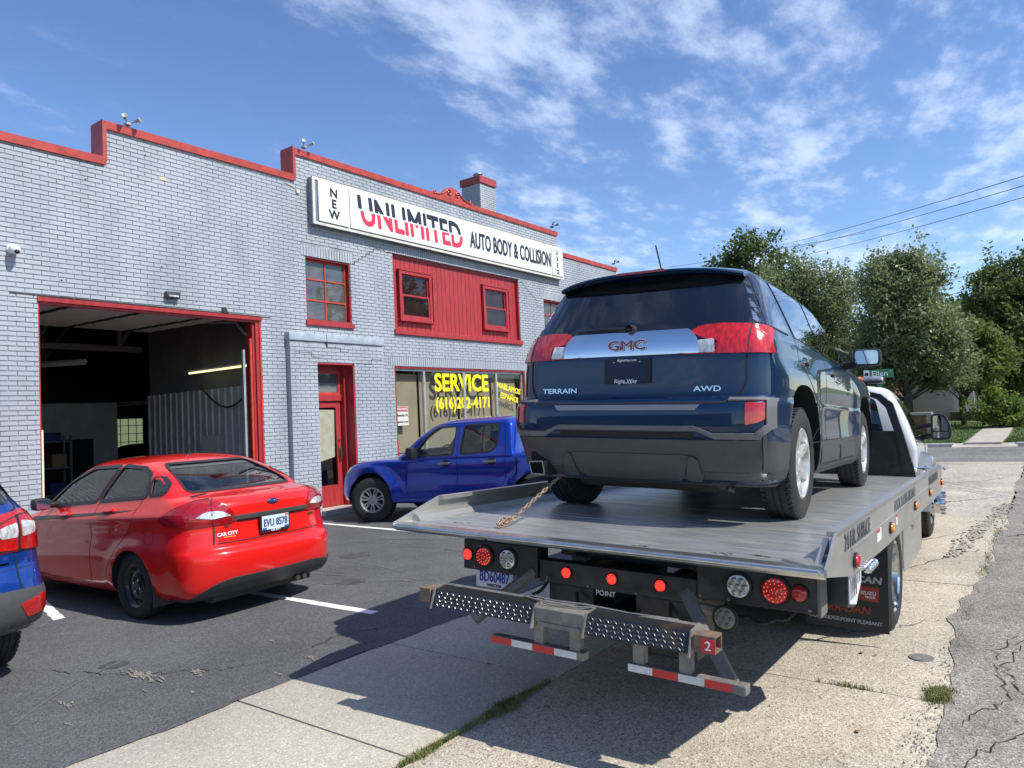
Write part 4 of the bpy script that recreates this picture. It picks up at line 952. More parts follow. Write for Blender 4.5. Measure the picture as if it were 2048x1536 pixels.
bl = empty('wall_light', 'small dark box light on the brick above the garage', 'light', (6.16, YW, 3.80)); b = MB(); b.bbox(-.115, .115, -.09, .0, -.055, .055, .02); b.build('housing', mat('fixture_bronze', (.06, .06, .065), .4, .3), bl, smooth=30); b = MB(); b.bbox(-.08, .08, -.10, -.088, -.035, -.005, .004); b.build('lens', clearlens, bl)
b = MB(); b.box(6.03, 6.13, YW-.004, YW+.002, 5.66, 5.71); b.build('unpainted_brick_patch', mat('cream_patch', (.62, .55, .38), .8), BLD)
b = MB(); b.bbox(8.66, 8.73, YW-.03, YW, 6.02, 6.09, .01); b.tube([(8.70, YW-.01, 6.09), (8.55, YW-.012, 6.14), (8.4, YW-.01, 6.17)], .006, 5); b.build('wall_socket', mat('cream_socket', (.6, .55, .45), .7), BLD)
# dark step cracks in the brickwork (as in old settlement) and bolt holes
def wcrack(pts):
    mb = MB()
    for (a, b), (c, d) in zip(pts[:-1], pts[1:]):
        t = random.uniform(.004, .010)
        if abs(a-c) > abs(b-d): mb.box(min(a, c), max(a, c), YW-.002, YW+.012, b-t, b+t*.4)
        else: mb.box(a-t*.6, a+t*.6, YW-.002, YW+.012, min(b, d), max(b, d))
    mb.build('step_crack', crackm, BLD)
def stair(x, z, n, dx=.106, dz=CH): 
    p = [(x, z)]
    for i in range(n): p.append((p[-1][0]+dx, p[-1][1])); p.append((p[-1][0], p[-1][1]+dz))
    return p
wcrack(stair(9.95, 4.86, 6)); wcrack([(10.6, 5.27), (10.9, 5.27), (10.9, 5.24), (11.13, 5.24)]); wcrack(stair(15.85, 5.2, 7, .106, -CH)); wcrack([(16.6, 4.72), (16.6, 4.6), (16.93, 4.6)])
ec = MB()
for pts in ([(9.15, 3.34), (9.15, 3.20), (9.18, 3.10), (9.5, 3.10), (9.5, 3.03), (9.7, 3.03)], [(8.4, 2.98), (8.8, 2.98), (8.8, 2.90), (9.0, 2.90)], [(9.9, 2.80), (10.3, 2.80), (10.3, 2.90), (10.6, 2.90)]):
    for (a, b), (c, d) in zip(pts[:-1], pts[1:]): ec.box(min(a, c)-.004, max(a, c)+.004, YE-.024 if b > 3.2 else YE-.003, YE+.011, min(b, d)-.004, max(b, d)+.004)
ec.build('step_crack', crackm, BLD)
b = MB()
for x, z in ((6.0, 5.0), (6.02, 4.25), (4.55, 3.85), (5.8, 6.0), (6.6, 3.75), (7.2, 4.1), (4.9, 5.4), (7.6, 5.2)): b.tube([(x, YW-.004, z), (x, YW+.01, z)], .012, 8)
b.build('bolt_hole', crackm, BLD)
# ================================================================ TOW TRUCK (deck frame: x forward from the tail, y left, z up from the deck)
DP = pose(3.31, 2.115, .915, .042, -.031, .038)
TT = empty('tow_truck', 'white flatbed tow truck with aluminium deck, red tail lamps and a dark SUV aboard', 'tow truck', M=DP)
alu = mat('deck_aluminium', (.42, .42, .40), .36, .7, col2=(.66, .65, .61), vs=9, bump=.12, bs=40, stretch=(2.2, .35, 1), lo=.36, hi=.66)
alus = mat('rail_aluminium', (.46, .455, .43), .38, .7, var=.12, vs=5, bump=.1, bs=60, obj=True, stretch=(.3, 1, 1))
steelb = mat('black_steel_body', (.017, .018, .020), .45, col2=(.055, .052, .046), vs=7, coat=.15, lo=.5, hi=.8, bump=.08, bs=40)
dirtst = mat('dirty_grey_steel', (.17, .16, .145), .6, .3, col2=(.28, .26, .23), vs=14, bump=.2, bs=40, obj=True)
diam = mat('diamond_plate_black', (.05, .052, .058), .35, .6, col2=(.22, .13, .07), vs=4, lo=.60, hi=.8, obj=True)
diamb = mat('diamond_lugs_worn', (.09, .09, .09), .34, .7, col2=(.28, .27, .25), vs=18)
# planks of the deck across the truck
L0, L1 = .09, 6.3; W2 = 1.27; n = 58; pw = (L1-L0)/n; first = None
for i in range(n):
    if first is None:
        m_ = MB(); m_.prism([(0, -.03), (0, -.006), (.003, 0), (.028, 0), (.031, -.003), (.034, 0), (.066, 0), (.069, -.003), (.072, 0), (pw-.008, 0), (pw-.005, -.006), (pw-.005, -.03)], 'y', -W2+.0, W2)
        # ribs run across
        first = m_.build('deck_plank', alu, TT); o = first
    else: o = bpy.data.objects.new('deck_plank', first.data); COL.objects.link(o); o.parent = TT
    o.location = (L0+pw*i, 0, random.uniform(-.0008, .0008))
m_ = MB(); m_.prism([(-.0, -.012), (.012, .0), (L0-.002, .002), (L0-.002, -.03), (.03, -.045), (.0, -.03)], 'y', -W2, W2); m_.build('tail_edge', mat('tail_edge_bright', (.55, .56, .56), .22, .9, var=.15, vs=9), TT)
m_ = MB(); m_.tube([(-.004, -W2+.02, -.012), (-.004, W2-.02, -.012)], .014, 10); m_.build('tail_roller', mat('tail_edge_bright', (1, 1, 1)), TT, smooth=60)
for s in (-1, 1):
    y0 = s*W2; yo = s*(W2+.012); yi = s*(W2-.035)
    pr = [(.0, -.028), (.0, .004), (.24, .135), (6.52, .135), (6.52, -.18), (1.9, -.155), (.66, -.125), (.5, -.11)] if s < 0 else [(.0, -.028), (.0, .004), (.44, .135), (6.52, .135), (6.52, -.16), (.6, -.125), (.45, -.11)]
    m_ = MB(); m_.prism(pr, 'y', min(y0, yo), max(y0, yo)); m_.prism([(yi, .112), (yo, .112), (yo, .138), (yi, .138)], 'x', pr[2][0], 6.52)
    m_.prism([(s*(W2-.001), .0), (s*(W2-.07), .001), (s*(W2-.04), .035), (s*(W2-.001), .05)], 'x', .18, 6.5)
    m_.box(.60, 6.5, min(yo, yo+s*.006), max(yo, yo+s*.006), .004, .012); R_ = m_.build('side_rail', alus, TT)
    if s < 0:
        g = MB(); g.prism([(.10, .006), (.30, .006), (.30, .10)], 'y', y0+.034, y0+.06); g.prism([(.03, y0), (.28, y0+.001), (.13, y0+.21), (.03, y0+.07)], 'z', .001, .012); g.build('corner_gusset', alus, TT)
def dtext(s_, x, z, size, m, sx=1, bold=.003, name='lettering', y=-W2-.0135, par=TT): return text(s_, size, name, m, par, fmat((x, y, z), (1, 0, 0), (0, 0, 1)), .0008, bold, sx)
grayink = mat('worn_grey_lettering', (.09, .09, .09), .6, var=.4, vs=20)
dtext('24 HR. SERVICE', .80, .06, .118, grayink, .98, .002); dtext('LOCAL & LONG DISTANCE', 2.95, .055, .112, grayink, 1.0, .001); dtext('TOWING & RECOVERY', 5.4, .05, .115, grayink, .9, .004)
for i, (x, w, c) in enumerate(((1.44, .11, 'w'), (1.56, .05, 'w2'), (2.33, .06, 'w'), (5.95, .32, 'o'))):
    m_ = MB(); m_.box(x, x+w, -W2-.0155, -W2-.0125, -.075, .0 if c != 'o' else -.02); st_ = m_.build('sticker', mat('sticker_white', (.72, .70, .68), .5) if c != 'o' else mat('sticker_orange', (.55, .20, .08), .5, var=.3, vs=40), TT)
    if c == 'w': m_ = MB(); m_.box(x, x+w, -W2-.017, -W2-.0157, -.02, .0); m_.build('red_band', mat('sign_red', (1, 0, 0)), st_)
def marker(x, y, z, m, axis='y', r=.036, sc=1.5, name='marker_lamp'):
    L_ = MB(); s = -1 if y < 0 else 1; Mx = Matrix.Translation((x, y, z))@Matrix.Diagonal((sc, s, 1, 1)); L_.lathe([(r*1.1, 0), (r*1.08, .012), (r, .013)], 22, 'y', M=Mx); o = L_.build(name, black, TT, smooth=40)
    L_ = MB(); L_.lathe([(r, .012), (r*.93, .020), (r*.6, .027), (.001, .030)], 22, 'y', M=Mx); L_.build('lens', m, o, smooth=60)
for x, m in ((.68, redlens), (2.03, amber), (3.56, amber), (4.93, amber), (6.42, amber)): marker(x, -W2-.014, -.058, m)
marker(5.0, W2+.014, -.055, amber)
# under the deck: frame rails, cross members, rear body
XR_ = .60
m_ = MB(); m_.box(.06, 6.5, -W2+.005, W2-.005, -.038, -.031); m_.build('deck_light_stop', mat('light_stop_grey', (.10, .10, .10), .6, .5), TT)  # added sheet, keeps sun from shining through the plank gaps
m_ = MB()
for s in (-1, 1): m_.box(.75, 6.3, s*.43-.05, s*.43+.05, -.22, -.091)
for i in range(8): m_.box(.9+.7*i, .96+.7*i, -1.2, 1.2, -.09, -.039)
m_.build('subframe', steelb, TT)
m_ = MB()
for s in (-1, 1): m_.box(.9, 9.3, s*.40-.04, s*.40+.04, -.52, -.30)
m_.build('chassis_rail', steelb, TT)
def lamp(par, x, y, z, r, m, cells=0, cm=None, name='lamp'):
    Mx = Matrix.Translation((x, y, z)); a = MB(); a.lathe([(r*1.22, 0), (r*1.2, -.012), (r*1.03, -.014), (r*1.0, -.006)], 28, 'x', M=Mx); o = a.build(name, mat('lamp_grommet', (.01, .01, .01), .6), par, smooth=40)
    a = MB(); a.lathe([(r, -.008), (r*.97, -.016), (r*.6, -.022), (.001, -.024)], 28, 'x', M=Mx); a.build('lens', m, o, smooth=60)
    if cells:
        a = MB(); pts = [(0, 0)]+[(math.cos(2*PI*k/6), math.sin(2*PI*k/6)) for k in range(6)] if cells == 7 else [(q*math.cos(2*PI*k/c+q), q*math.sin(2*PI*k/c+q)) for q, c in ((.4, 5), (1.05, 11), (1.5, 15)) for k in range(c)]
        cr_ = r*.27 if cells == 7 else r*.05
        for u, v in pts: a.lathe([(cr_, -.020), (cr_*.8, -.026), (.001, -.028)], 12, 'x', c=(x, y+u*r*(.60 if cells == 7 else .55), z+v*r*(.60 if cells == 7 else .55)))
        a.build('diodes', cm, o, smooth=60)
cell = mat('clear_lamp_cells', (.45, .45, .44), .15, .6); redc = mat('lit_red_diodes', (.7, .06, .06), .3, emit=(1, .10, .07), es=.9)
rdim = mat('red_lamp_dim', (.36, .012, .012), .15, coat=1, emit=(.5, .0, .0), es=.05)
for s in (-1, 1):
    ya, yb = (.58, 1.175) if s > 0 else (-1.115, -.48); zt_, zb_ = (-.165, -.365) if s > 0 else (-.145, -.345)
    b = MB(); b.bbox(XR_, XR_+.14, ya, yb, zb_, zt_, .006); B_ = b.build('lamp_housing', steelb, TT)
    if s < 0: b = MB(); b.bbox(XR_-.01, XR_+.14, ya-.022, ya-.001, zb_-.01, zt_+.0, .004); b.build('end_plate', mat('worn_edge_grey', (.16, .15, .135), .6), TT)
    for y, r, m, c, cm_ in ((( 1.135-.0, .036, redlit, 0, None), (.995, .062, rdim, 9, redc), (.805, .062, clearlens, 7, cell)) if s > 0 else ((-.715, .062, clearlens, 7, cell), (-.908, .067, rdim, 9, redc), (-1.03, .040, rdim, 0, None))):
        lamp(TT, XR_-.002, y, (zt_+zb_)/2, r, m, c, cm_, 'tail_lamp')
b = MB(); b.bbox(XR_+.02, XR_+.12, -.47, .575, -.385, -.245, .006); b.build('rear_crossbar', steelb, TT)
for y in (.37, .055, -.256): lamp(TT, XR_+.018, y, -.305, .031, redlit, 0, None, 'clearance_lamp')
b = MB(); b.bbox(XR_+.05, XR_+.35, .20, .52, -.66, -.386, .01); b.bbox(XR_+.05, XR_+.35, -.46, -.08, -.72, -.386, .01); b.bbox(XR_+.25, XR_+.9, -.47, .55, -.245, -.10, .01); b.build('rear_tailboard', steelb, TT)
b = MB()
for y0_ in (.24, -.42):
    b.prism([(y0_, -.52), (y0_+.04, -.50), (y0_+.08, -.56), (y0_+.18, -.56), (y0_+.22, -.49), (y0_+.26, -.52), (y0_+.26, -.62), (y0_, -.62)], 'x', XR_+.02, XR_+.048)
b.build('wheel_grid_notch', mat('notch_black', (.035, .037, .042), .5), TT)
b = MB(); b.box(XR_+.35, XR_+.5, -.08, .2, -.6, -.30); b.tube([(XR_-.1, .06, -.55), (2.2, .06, -.50)], .07, 8); b.build('lift_boom', steelb, TT)
b = MB(); b.box(.20, .205, -.005, .085, -.54, -.47); b.build('red_reflector', redlens, TT)
dtext('POINT', 0, 0, .001, platew) if False else None
text('POINT', .045, 'lettering', platew, TT, fmat((XR_+.018, .10, -.40), (0, -1, 0), (0, 0, 1)), .0006, .001)
# number plate
b = MB(); b.prism(rr([(.79, -.478), (1.09, -.478), (1.09, -.345), (.79, -.345)], .015), 'x', XR_+.03, XR_+.034); PL = b.build('licence_plate', platew, TT)
bluei = mat('plate_blue_ink', (.02, .05, .35), .4)
text('BD60487', .098, 'plate_number', bluei, PL, fmat((XR_+.0295, .94, -.408), (0, -1, 0), (0, 0, 1)), .0006, .002, .66)
text('WRECKER', .026, 'plate_caption', black, PL, fmat((XR_+.0295, .94, -.462), (0, -1, 0), (0, 0, 1)), .0006, .0006)
b = MB(); b.box(XR_+.0285, XR_+.0295, .815, .855, -.362, -.348); b.build('plate_sticker', redlens, PL)
# step bar of the wheel lift
XB = -.02
def plate(y0, y1, name):
    za, zb = (-.372, -.470); t = lambda y: -.0*(y)
    b = MB(); b.prism([(XB+.10, -.362), (XB+.02, -.372), (XB-.015, -.470), (XB+.0, -.478), (XB+.12, -.43)], 'y', y0, y1); o = b.build(name, diam, TT)
    l = MB(); nrm = Vector((-.098, 0, .035)).normalized(); nx = 0; 
    dv = Vector((-.035, 0, -.098)).normalized()
    y = y0+.025; row = 0
    while y < y1-.02:
        for q in range(4):
            c = Vector((XB+.018, y+(.0 if q % 2 else .011), -.378))+dv*(.012+.024*q); a = (PI/4 if (q+row) % 2 else -PI/4)
            u = (Vector((0, 1, 0))*math.cos(a)+dv*math.sin(a)); v = u.cross(nrm); P = [c+u*.0125, c+v*.004, c-u*.0125, c-v*.004]
            l.add([p+nrm*.0005 for p in P]+[c+u*.006+nrm*.0035, c-u*.006+nrm*.0035], [(0, 1, 4), (1, 2, 5), (1, 5, 4), (2, 3, 5), (3, 0, 4), (3, 4, 5)])
        y += .022; row += 1
    tag(l.build('tread_lugs', diamb, o, recalc=False), kind='stuff'); return o
plate(.205, .90, 'step_plate'); plate(-.66, -.105, 'step_plate')
for a, b_ in ((-.105, .205),):
    m_ = MB(); m_.bbox(XB+.0, XB+.11, a+.004, b_-.004, -.455, -.375, .006); m_.box(XB-.005, XB+.0, a+.03, b_-.03, -.475, -.452); m_.build('step_centre', dirtst, TT)
m_ = MB()
for y in (-.105, .205): m_.prism([(XB+.11, -.355), (XB+.01, -.365), (XB-.035, -.488), (XB+.0, -.492), (XB+.12, -.45)], 'y', y-.004, y+.004)
m_.prism([(XB+.12, -.35), (XB+.01, -.362), (XB-.03, -.488), (XB+.12, -.46)], 'y', .90, .908); m_.prism([(XB+.12, -.35), (XB+.01, -.362), (XB-.03, -.488), (XB+.12, -.46)], 'y', -.668, -.66)
m_.tube([(XB+.12, .92, -.40), (XB+.12, -.70, -.40)], .045, 4); m_.build('step_beam', dirtst, TT)
# open box ends of the cross bar
rusty = mat('rusty_steel', (.26, .17, .10), .75, .3, col2=(.13, .11, .10), vs=22, obj=True)
for y0_, y1_ in ((.93, 1.01), (-.78, -.68)):
    m_ = MB(); z0_, z1_ = (-.46, -.375); x0_, x1_ = XB+.0, XB+.10; t = .010
    for q in ((x0_, x0_+t, z0_, z1_), (x1_-t, x1_, z0_, z1_), (x0_+t, x1_-t, z0_, z0_+t), (x0_+t, x1_-t, z1_-t, z1_)): m_.box(q[0], q[1], y0_, y1_, q[2], q[3])
    m_.build('crossbar_end', rusty, TT)
m_ = MB(); m_.box(XB-.006, XB-.001, -.785, -.715, -.455, -.39); m_.build('number_sticker', mat('tape_red', (.55, .03, .03), .4), TT); text('2', .06, 'bar_number', platew, TT, fmat((XB-.0065, -.75, -.422), (0, -1, 0), (0, 0, 1)), .0006, .001)
# striped lower bars on legs
tr_, tw_ = mat('tape_red', (.55, .03, .03), .4), mat('tape_white', (.62, .62, .60), .35, var=.12, vs=30)
for (y0_, y1_, legs, fc) in ((.505, -.06, (.20, -.02), 'r'), (-.33, -.87, (-.38, -.62), 'w')):
    zz_ = -.615; m_ = MB(); m_.bbox(XB+.03, XB+.085, y1_-.02, y0_, zz_-.022, zz_+.022, .004); sb = m_.build('marker_bar', dirtst, TT); k = 4; dl = (y0_-y1_-.02)/k
    for i in range(k):
        m_ = MB(); m_.box(XB+.0275, XB+.029, y0_-dl*(i+1)+.001, y0_-dl*i-.001, zz_-.019, zz_+.019); m_.build('tape_band', tr_ if (i % 2 == 0) == (fc == 'r') else tw_, sb)
    for y in legs: m_ = MB(); m_.bbox(XB+.04, XB+.09, y-.030, y+.030, zz_+.02, -.44, .004); m_.build('leg', dirtst, TT)
m_ = MB(); m_.bbox(XB+.02, XB+.09, -.915, -.87, -.64, -.59, .01); m_.build('bar_cap', mat('worn_edge_grey', (1, 1, 1)), TT)
# slanted arms
pale = mat('bare_steel_tube', (.25, .265, .27), .5, .4, col2=(.20, .16, .12), vs=9, obj=True)
m_ = MB(); m_.tube([(.62, .62, -.33), (.30, .86, -.60)], .040, 6); m_.build('lift_arm', dirtst, TT, smooth=40); m_ = MB(); m_.tube([(.38, -.50, -.27), (.05, -.85, -.585)], .042, 4); m_.build('lift_arm', pale, TT)
lamp(TT, .55, -.655, -.415, .058, mat('dull_lamp', (.22, .22, .20), .4), 7, mat('dull_cells', (.15, .15, .14), .4), 'work_lamp'); m_ = MB(); m_.tube([(.60, -.45, -.39), (.60, -.62, -.40)], .03, 8); m_.build('lamp_bracket', dirtst, TT)
for pts_, r_ in (([(.62, .30, -.42), (.45, .20, -.52), (.50, .0, -.56), (.64, -.1, -.48)], .012), ([(.66, -.3, -.40), (.50, -.36, -.52), (.55, -.42, -.62)], .010), ([(.66, .52, -.36), (.52, .56, -.44), (.60, .50, -.56), (.66, .44, -.62)], .011), ([(.70, -1.0, -.34), (.62, -.9, -.40), (.66, -.75, -.42), (.72, -.6, -.38)], .009)):
    m_ = MB(); P_ = [Vector(p) for p in pts_]; q_ = []
    for i in range(len(P_)-1):
        for t in (0, .25, .5, .75): q_.append(P_[i].lerp(P_[i+1], t)+Vector((0, 0, -.03*math.sin(PI*t))))
    m_.tube(q_+[P_[-1]], r_, 7); m_.build('rubber_hose', rubber, TT, smooth=60)
m_ = MB()
for s in (-1, 1):
    for yy in (.50, .66, 1.08): m_.lathe([(.009, 0), (.009, -.006), (.001, -.007)], 6, 'x', c=(XR_-.002, s*yy+(0 if s > 0 else -.0), -.345 if s > 0 else -.325))
for yy in (-.42, -.1, .22, .52): m_.lathe([(.009, 0), (.009, -.006), (.001, -.007)], 6, 'x', c=(XR_+.018, yy, -.37))
m_.build('bolt_heads', dirtst, TT)
m_ = MB(); m_.tube([(.10, .30, -.352), (.06, .12, -.345), (.10, -.05, -.352), (.09, -.3, -.357), (.12, -.55, -.36)], .006, 5); m_.tube([(.08, .34, -.355), (.03, .18, -.350), (.06, .0, -.362), (.10, -.12, -.358)], .005, 5); m_.build('loose_cable', dirtst, TT, smooth=50)
# control levers and side panel
m_ = MB(); m_.prism([(.80, -.15), (1.2, -.15), (1.2, -.27), (1.02, -.37), (.80, -.33)], 'y', -1.225, -.98); m_.build('control_box', steelb, TT)
m_ = MB(); m_.prism([(.815, -.165), (1.18, -.165), (1.18, -.26), (1.01, -.355), (.815, -.315)], 'y', -1.233, -1.227); cpn = m_.build('control_decal', platew, TT)
m_ = MB()
for i in range(6): x = .84+.055*i; m_.box(x, x+.020, -1.2345, -1.2332, -.30 if i < 4 else -.25, -.19)
tag(m_.build('decal_bars', black, cpn), kind='stuff')
for i in range(4):
    m_ = MB(); x = .80+.07*i; m_.tube([(x, -1.05, -.14), (x, -1.31, -.12)], .008, 8); m_.lathe([(.001, -.024), (.018, -.018), (.023, 0), (.018, .018), (.001, .024)], 14, 'y', c=(x, -1.325, -.118)); m_.build('control_lever', chrome, TT, smooth=60)
# toolbox, flaps
m_ = MB(); m_.prism([(3.25, -.17), (4.95, -.17), (4.95, -.62), (3.6, -.62), (3.25, -.50)], 'y', -1.20, -.75); tb_ = m_.build('tool_box', alus, TT); m_ = MB(); m_.bbox(3.40, 4.85, -1.212, -1.201, -.56, -.23, .004); m_.bbox(4.0, 4.2, -1.23, -1.212, -.30, -.27, .004); m_.build('tool_box_door', alus, tb_)
m_ = MB(); m_.prism([(3.25, -.17), (4.95, -.17), (4.95, -.62), (3.25, -.62)], 'y', .75, 1.20); m_.build('tool_box', alus, TT)
XF_ = 2.22; flapm = mat('rubber_mud_flap', (.022, .022, .024), .6, var=.2, vs=6)
for s in (-1, 1):
    a, b_ = sorted((s*.70, s*1.24)); m_ = MB(); m_.box(XF_, XF_+.012, a, b_, -.808, -.12); fl = m_.build('mud_flap', flapm, TT)
    m_ = MB(); m_.box(XF_-.012, XF_-.0, a+.02, b_, -.155, -.14); m_.build('flap_strip', mat('worn_edge_grey', (1, 1, 1)), fl)
    if s < 0:
        ft = lambda s_, y, z, sz, m, sx=1, bo=.001, shear=0: text(s_, sz, 'lettering', m, fl, fmat((XF_-.0015, y, z), (0, -1, 0), (0, 0, 1)), .0006, bo, sx, shear)
        gr = mat('flap_grey_print', (.42, .42, .40), .6); rd = mat('flap_red_print', (.30, .04, .03), .6)
        ft('OLD BRIDGE', -.825, -.745, .036, gr, .98, .001); ft('POINT PLEASANT', -1.065, -.748, .036, gr, .94, .001); ft('JERR-DAN', -.955, -.668, .068, rd, 1.1, .003, .2)
        ft('ISUZU', -1.115, -.545, .032, platew, 1.1, .0006); ft('TRUCK', -1.125, -.572, .020, platew); ft('CAN', -1.115, -.455, .062, gr, 1.25, .003, .15); ft('CAN', -1.115, -.455, .062, flapm, 1.25, -.0004, .15).location = (-.0006, 0, 0)
        m_ = MB(); m_.box(XF_-.0012, XF_-.0002, -1.18, -1.055, -.60, -.50); m_.build('red_badge', rd, fl)
# wheels
def tw(x, yy, r, kind, s, w=.24): 
    wheel(TT, x, yy, -.945-.0045*(x-2.7)*-1-.015+r+.03*(x-2.7)*0.0, r, .255, w, s, kind)
GZ = lambda x: G-(.915-.031*x)   # ground height in this frame
def tw(x, yy, r, kind, s, w=.24): return wheel(TT, x, yy, GZ(x)+r-.038*yy, r, .262, w, s, kind)
for s in (-1, 1):
    tw(2.75, s*1.11, .385, 'truck', s, .25); tw(2.75, s*.82, .385, 'truck', s, .25); tw(6.95, s*1.03, .405, 'truckfront', s)
m_ = MB(); m_.tube([(2.75, -1.1, -.5), (2.75, 1.1, -.5)], .07, 10); m_.lathe([(.001, -.2), (.15, -.12), (.17, 0), (.15, .12), (.001, .2)], 16, 'y', c=(2.75, 0, -.5)); m_.tube([(6.95, -.95, -.55), (6.95, .95, -.55)], .05, 8); m_.build('axle', steelb, TT, smooth=50)
fm = mat('black_fender', (.03, .03, .033), .5)
for s in (-1, 1):
    m_ = MB(); n = 14; a0 = .15; y0_, y1_ = sorted((s*.62, s*1.20)); c = (2.75, GZ(2.75)+.41); vs = []
    P = [(c[0]+.50*math.cos(a), c[1]+.50*math.sin(a)) for a in np.linspace(.1, PI-.1, n)]; Q = [(c[0]+.485*math.cos(a), c[1]+.485*math.sin(a)) for a in np.linspace(.1, PI-.1, n)]
    if False: m_.prism(P+Q[::-1], 'y', y0_, y1_)
# headboard
hb = MB(); XH = 6.22
hb.box(XH, XH+.05, -.93, .93, .0, .50); hb.box(XH-.01, XH+.05, -.90, .90, .495, .53)
for s in (-1, 1): hb.prism([(s*1.055, 0), (s*.93, 0), (s*.86, .45), (s*.755, .80), (s*.66, .905), (s*.50, .965), (s*.50, 1.02), (s*.70, .965), (s*.825, .86), (s*.94, .47)], 'x', XH-.035, XH+.055)
hb.box(XH-.02, XH+.05, -.50, .50, .968, 1.02); hb.build('headboard', steelb, TT)
hb = MB(); hb.box(XH-.03, XH+.3, -1.2, 1.2, -.03, -.003); hb.build('front_deck_plate', alus, TT)
# ---- cab
cabw = mat('white_truck_paint', (.74, .75, .75), .25, coat=.8, var=.02, vs=3); cabg = mat('grey_fender_paint', (.16, .17, .185), .3, coat=.6)
CB = Car(TT, [  # zr zf xr Lr pr xf Lf pf w
    (-.50, -.50, 6.42, .06, 6, 7.9, .3, 4, .90), (-.42, -.42, 6.40, .08, 6, 8.0, .3, 4, .98), (-.05, -.05, 6.40, .10, 6, 8.1, .3, 4, 1.035), (.30, .30, 6.40, .10, 6, 8.1, .3, 4, 1.045), (.40, .38, 6.40, .12, 6, 7.98, .3, 4, 1.02),
    (.70, .70, 6.44, .14, 5, 7.62, .3, 4, .915), (.93, .93, 6.50, .16, 5, 7.3, .3, 4, .80), (1.035, 1.02, 6.52, .2, 4, 7.15, .3, 3.5, .73), (1.09, 1.08, 6.58, .25, 3, 7.0, .2, 3, .56), (1.112, 1.11, 6.68, .2, 2.5, 6.95, .1, 2.5, .25), (1.115, 1.113, 6.72, .1, 2.5, 6.9, .1, 2.5, .02)], cabw, barrel=0)
CB.cut(cyl_cut(6.95, GZ(6.95)+.40, .50, -1.2, 1.2, wellm), wellm); CB.finish('cab')
HD = Car(TT, [(-.45, -.40, 7.7, .05, 6, 9.25, .3, 4, .90), (-.1, -.1, 7.7, .05, 6, 9.35, .3, 4, .93), (.12, .05, 7.7, .05, 6, 9.30, .3, 4, .93), (.30, .17, 7.7, .05, 6, 9.2, .3, 3, .82), (.38, .26, 7.72, .05, 6, 9.05, .3, 3, .5), (.40, .30, 7.8, .05, 4, 8.9, .2, 3, .05)], cabw, barrel=0)
HD.finish('hood')
for s in (-1, 1):   # bulging grey front fenders
    F_ = MB(); rows = []
    for i in range(17):
        t = i/16; a = PI*.02+t*PI*.96; rows.append((6.95+.60*math.cos(a)*1.0, GZ(6.95)+.40+.60*math.sin(a)*.95, a))
    prof = [(.50, .0), (.52, .165), (.56, .185), (.62, .17), (.66, .10), (.68, 0)]
    vs = []; 
    for i in range(21):
        a = PI*i/20
        for rr_, oy in prof: vs.append((6.95+rr_*math.cos(a), s*(1.0+oy), GZ(6.95)+.40+rr_*math.sin(a)))
    fs = [(i*6+j, i*6+j+1, (i+1)*6+j+1, (i+1)*6+j) for i in range(20) for j in range(5)]
    F_.add(vs, fs); F_.build('front_fender', cabg, TT, smooth=50)
vw = lambda poly, view, off, m, n, **k: CB.panel(poly, view, off, m, n, **k)
tg = mat('cab_dark_glass', (.010, .014, .016), .04, coat=1)
vw(rr([(-.72, .42), (.72, .42), (.60, .93), (-.60, .93)], .08), 'rear', .003, tg, 'rear_window')
for v in ('right', 'left'):
    vw(rr([(6.62, .42), (7.72, .36), (7.28, .90), (6.72, .92)], .05), v, .003, seam, 'window_gap'); vw(rr([(6.66, .44), (7.64, .38), (7.24, .87), (6.74, .89)], .05), v, .006, tg, 'side_window')
    d_ = rr([(6.56, -.36), (7.75, -.36), (7.80, .30), (7.72, .36), (6.60, .40), (6.54, .2)], .06)
    vw(strip(d_+[d_[0]], .012), v, .0025, seam, 'door_gap', skirt=0)
    vw(rr([(6.62, .12), (6.80, .12), (6.80, .17), (6.62, .17)], .02), v, .02, black, 'door_handle')
    vw([(6.6, -.30), (7.3, -.30), (7.3, -.15), (6.6, -.15)], v, .003, mat('faded_red_decal', (.45, .16, .17), .5, col2=(.7, .68, .68), vs=30, stretch=(6, 1, 1)), 'door_decal', skirt=0)
for s in (-1, 1):
    m_ = MB(); m_.tube([(7.50, s*.98, .42), (7.46, s*1.18, .47)], .035, 6); m_.tube([(7.50, s*.95, .56), (7.46, s*1.16, .60)], .03, 6); m_.prism([(s*.86, .34), (s*.97, .36), (s*.95, .5), (s*.84, .60)], 'x', 7.40, 7.62); mm = m_.build('mirror_arm', black, TT, smooth=40)
    m_ = MB(); m_.prism(rr([(s*1.12, .40), (s*1.335, .41), (s*1.35, .55), (s*1.28, .73), (s*1.12, .74)], .05), 'x', 7.40, 7.52); m_.prism(rr([(s*1.14, .42), (s*1.32, .43), (s*1.33, .55), (s*1.27, .71), (s*1.14, .72)], .05), 'x', 7.52, 7.58); mh = m_.build('mirror_housing', black, TT, smooth=40)
    m_ = MB(); m_.prism(rr([(s*1.145, .52), (s*1.315, .525), (s*1.30, .61), (s*1.25, .71), (s*1.145, .715)], .025), 'x', 7.394, 7.3995); m_.prism(rr([(s*1.145, .43), (s*1.31, .44), (s*1.318, .51), (s*1.145, .505)], .015), 'x', 7.393, 7.3995); m_.build('mirror_glass', mat('mirror_glass', (.55, .58, .6), .02, 1.0), mh)
lb = MB(); lb.bbox(6.62, 6.92, -.67, .67, 1.12, 1.145, .008); lb.tube([(6.77, -.45, 1.08), (6.77, -.45, 1.13)], .03, 6); lb.tube([(6.77, .45, 1.08), (6.77, .45, 1.13)], .03, 6); LB = lb.build('light_bar', black, TT, smooth=40)
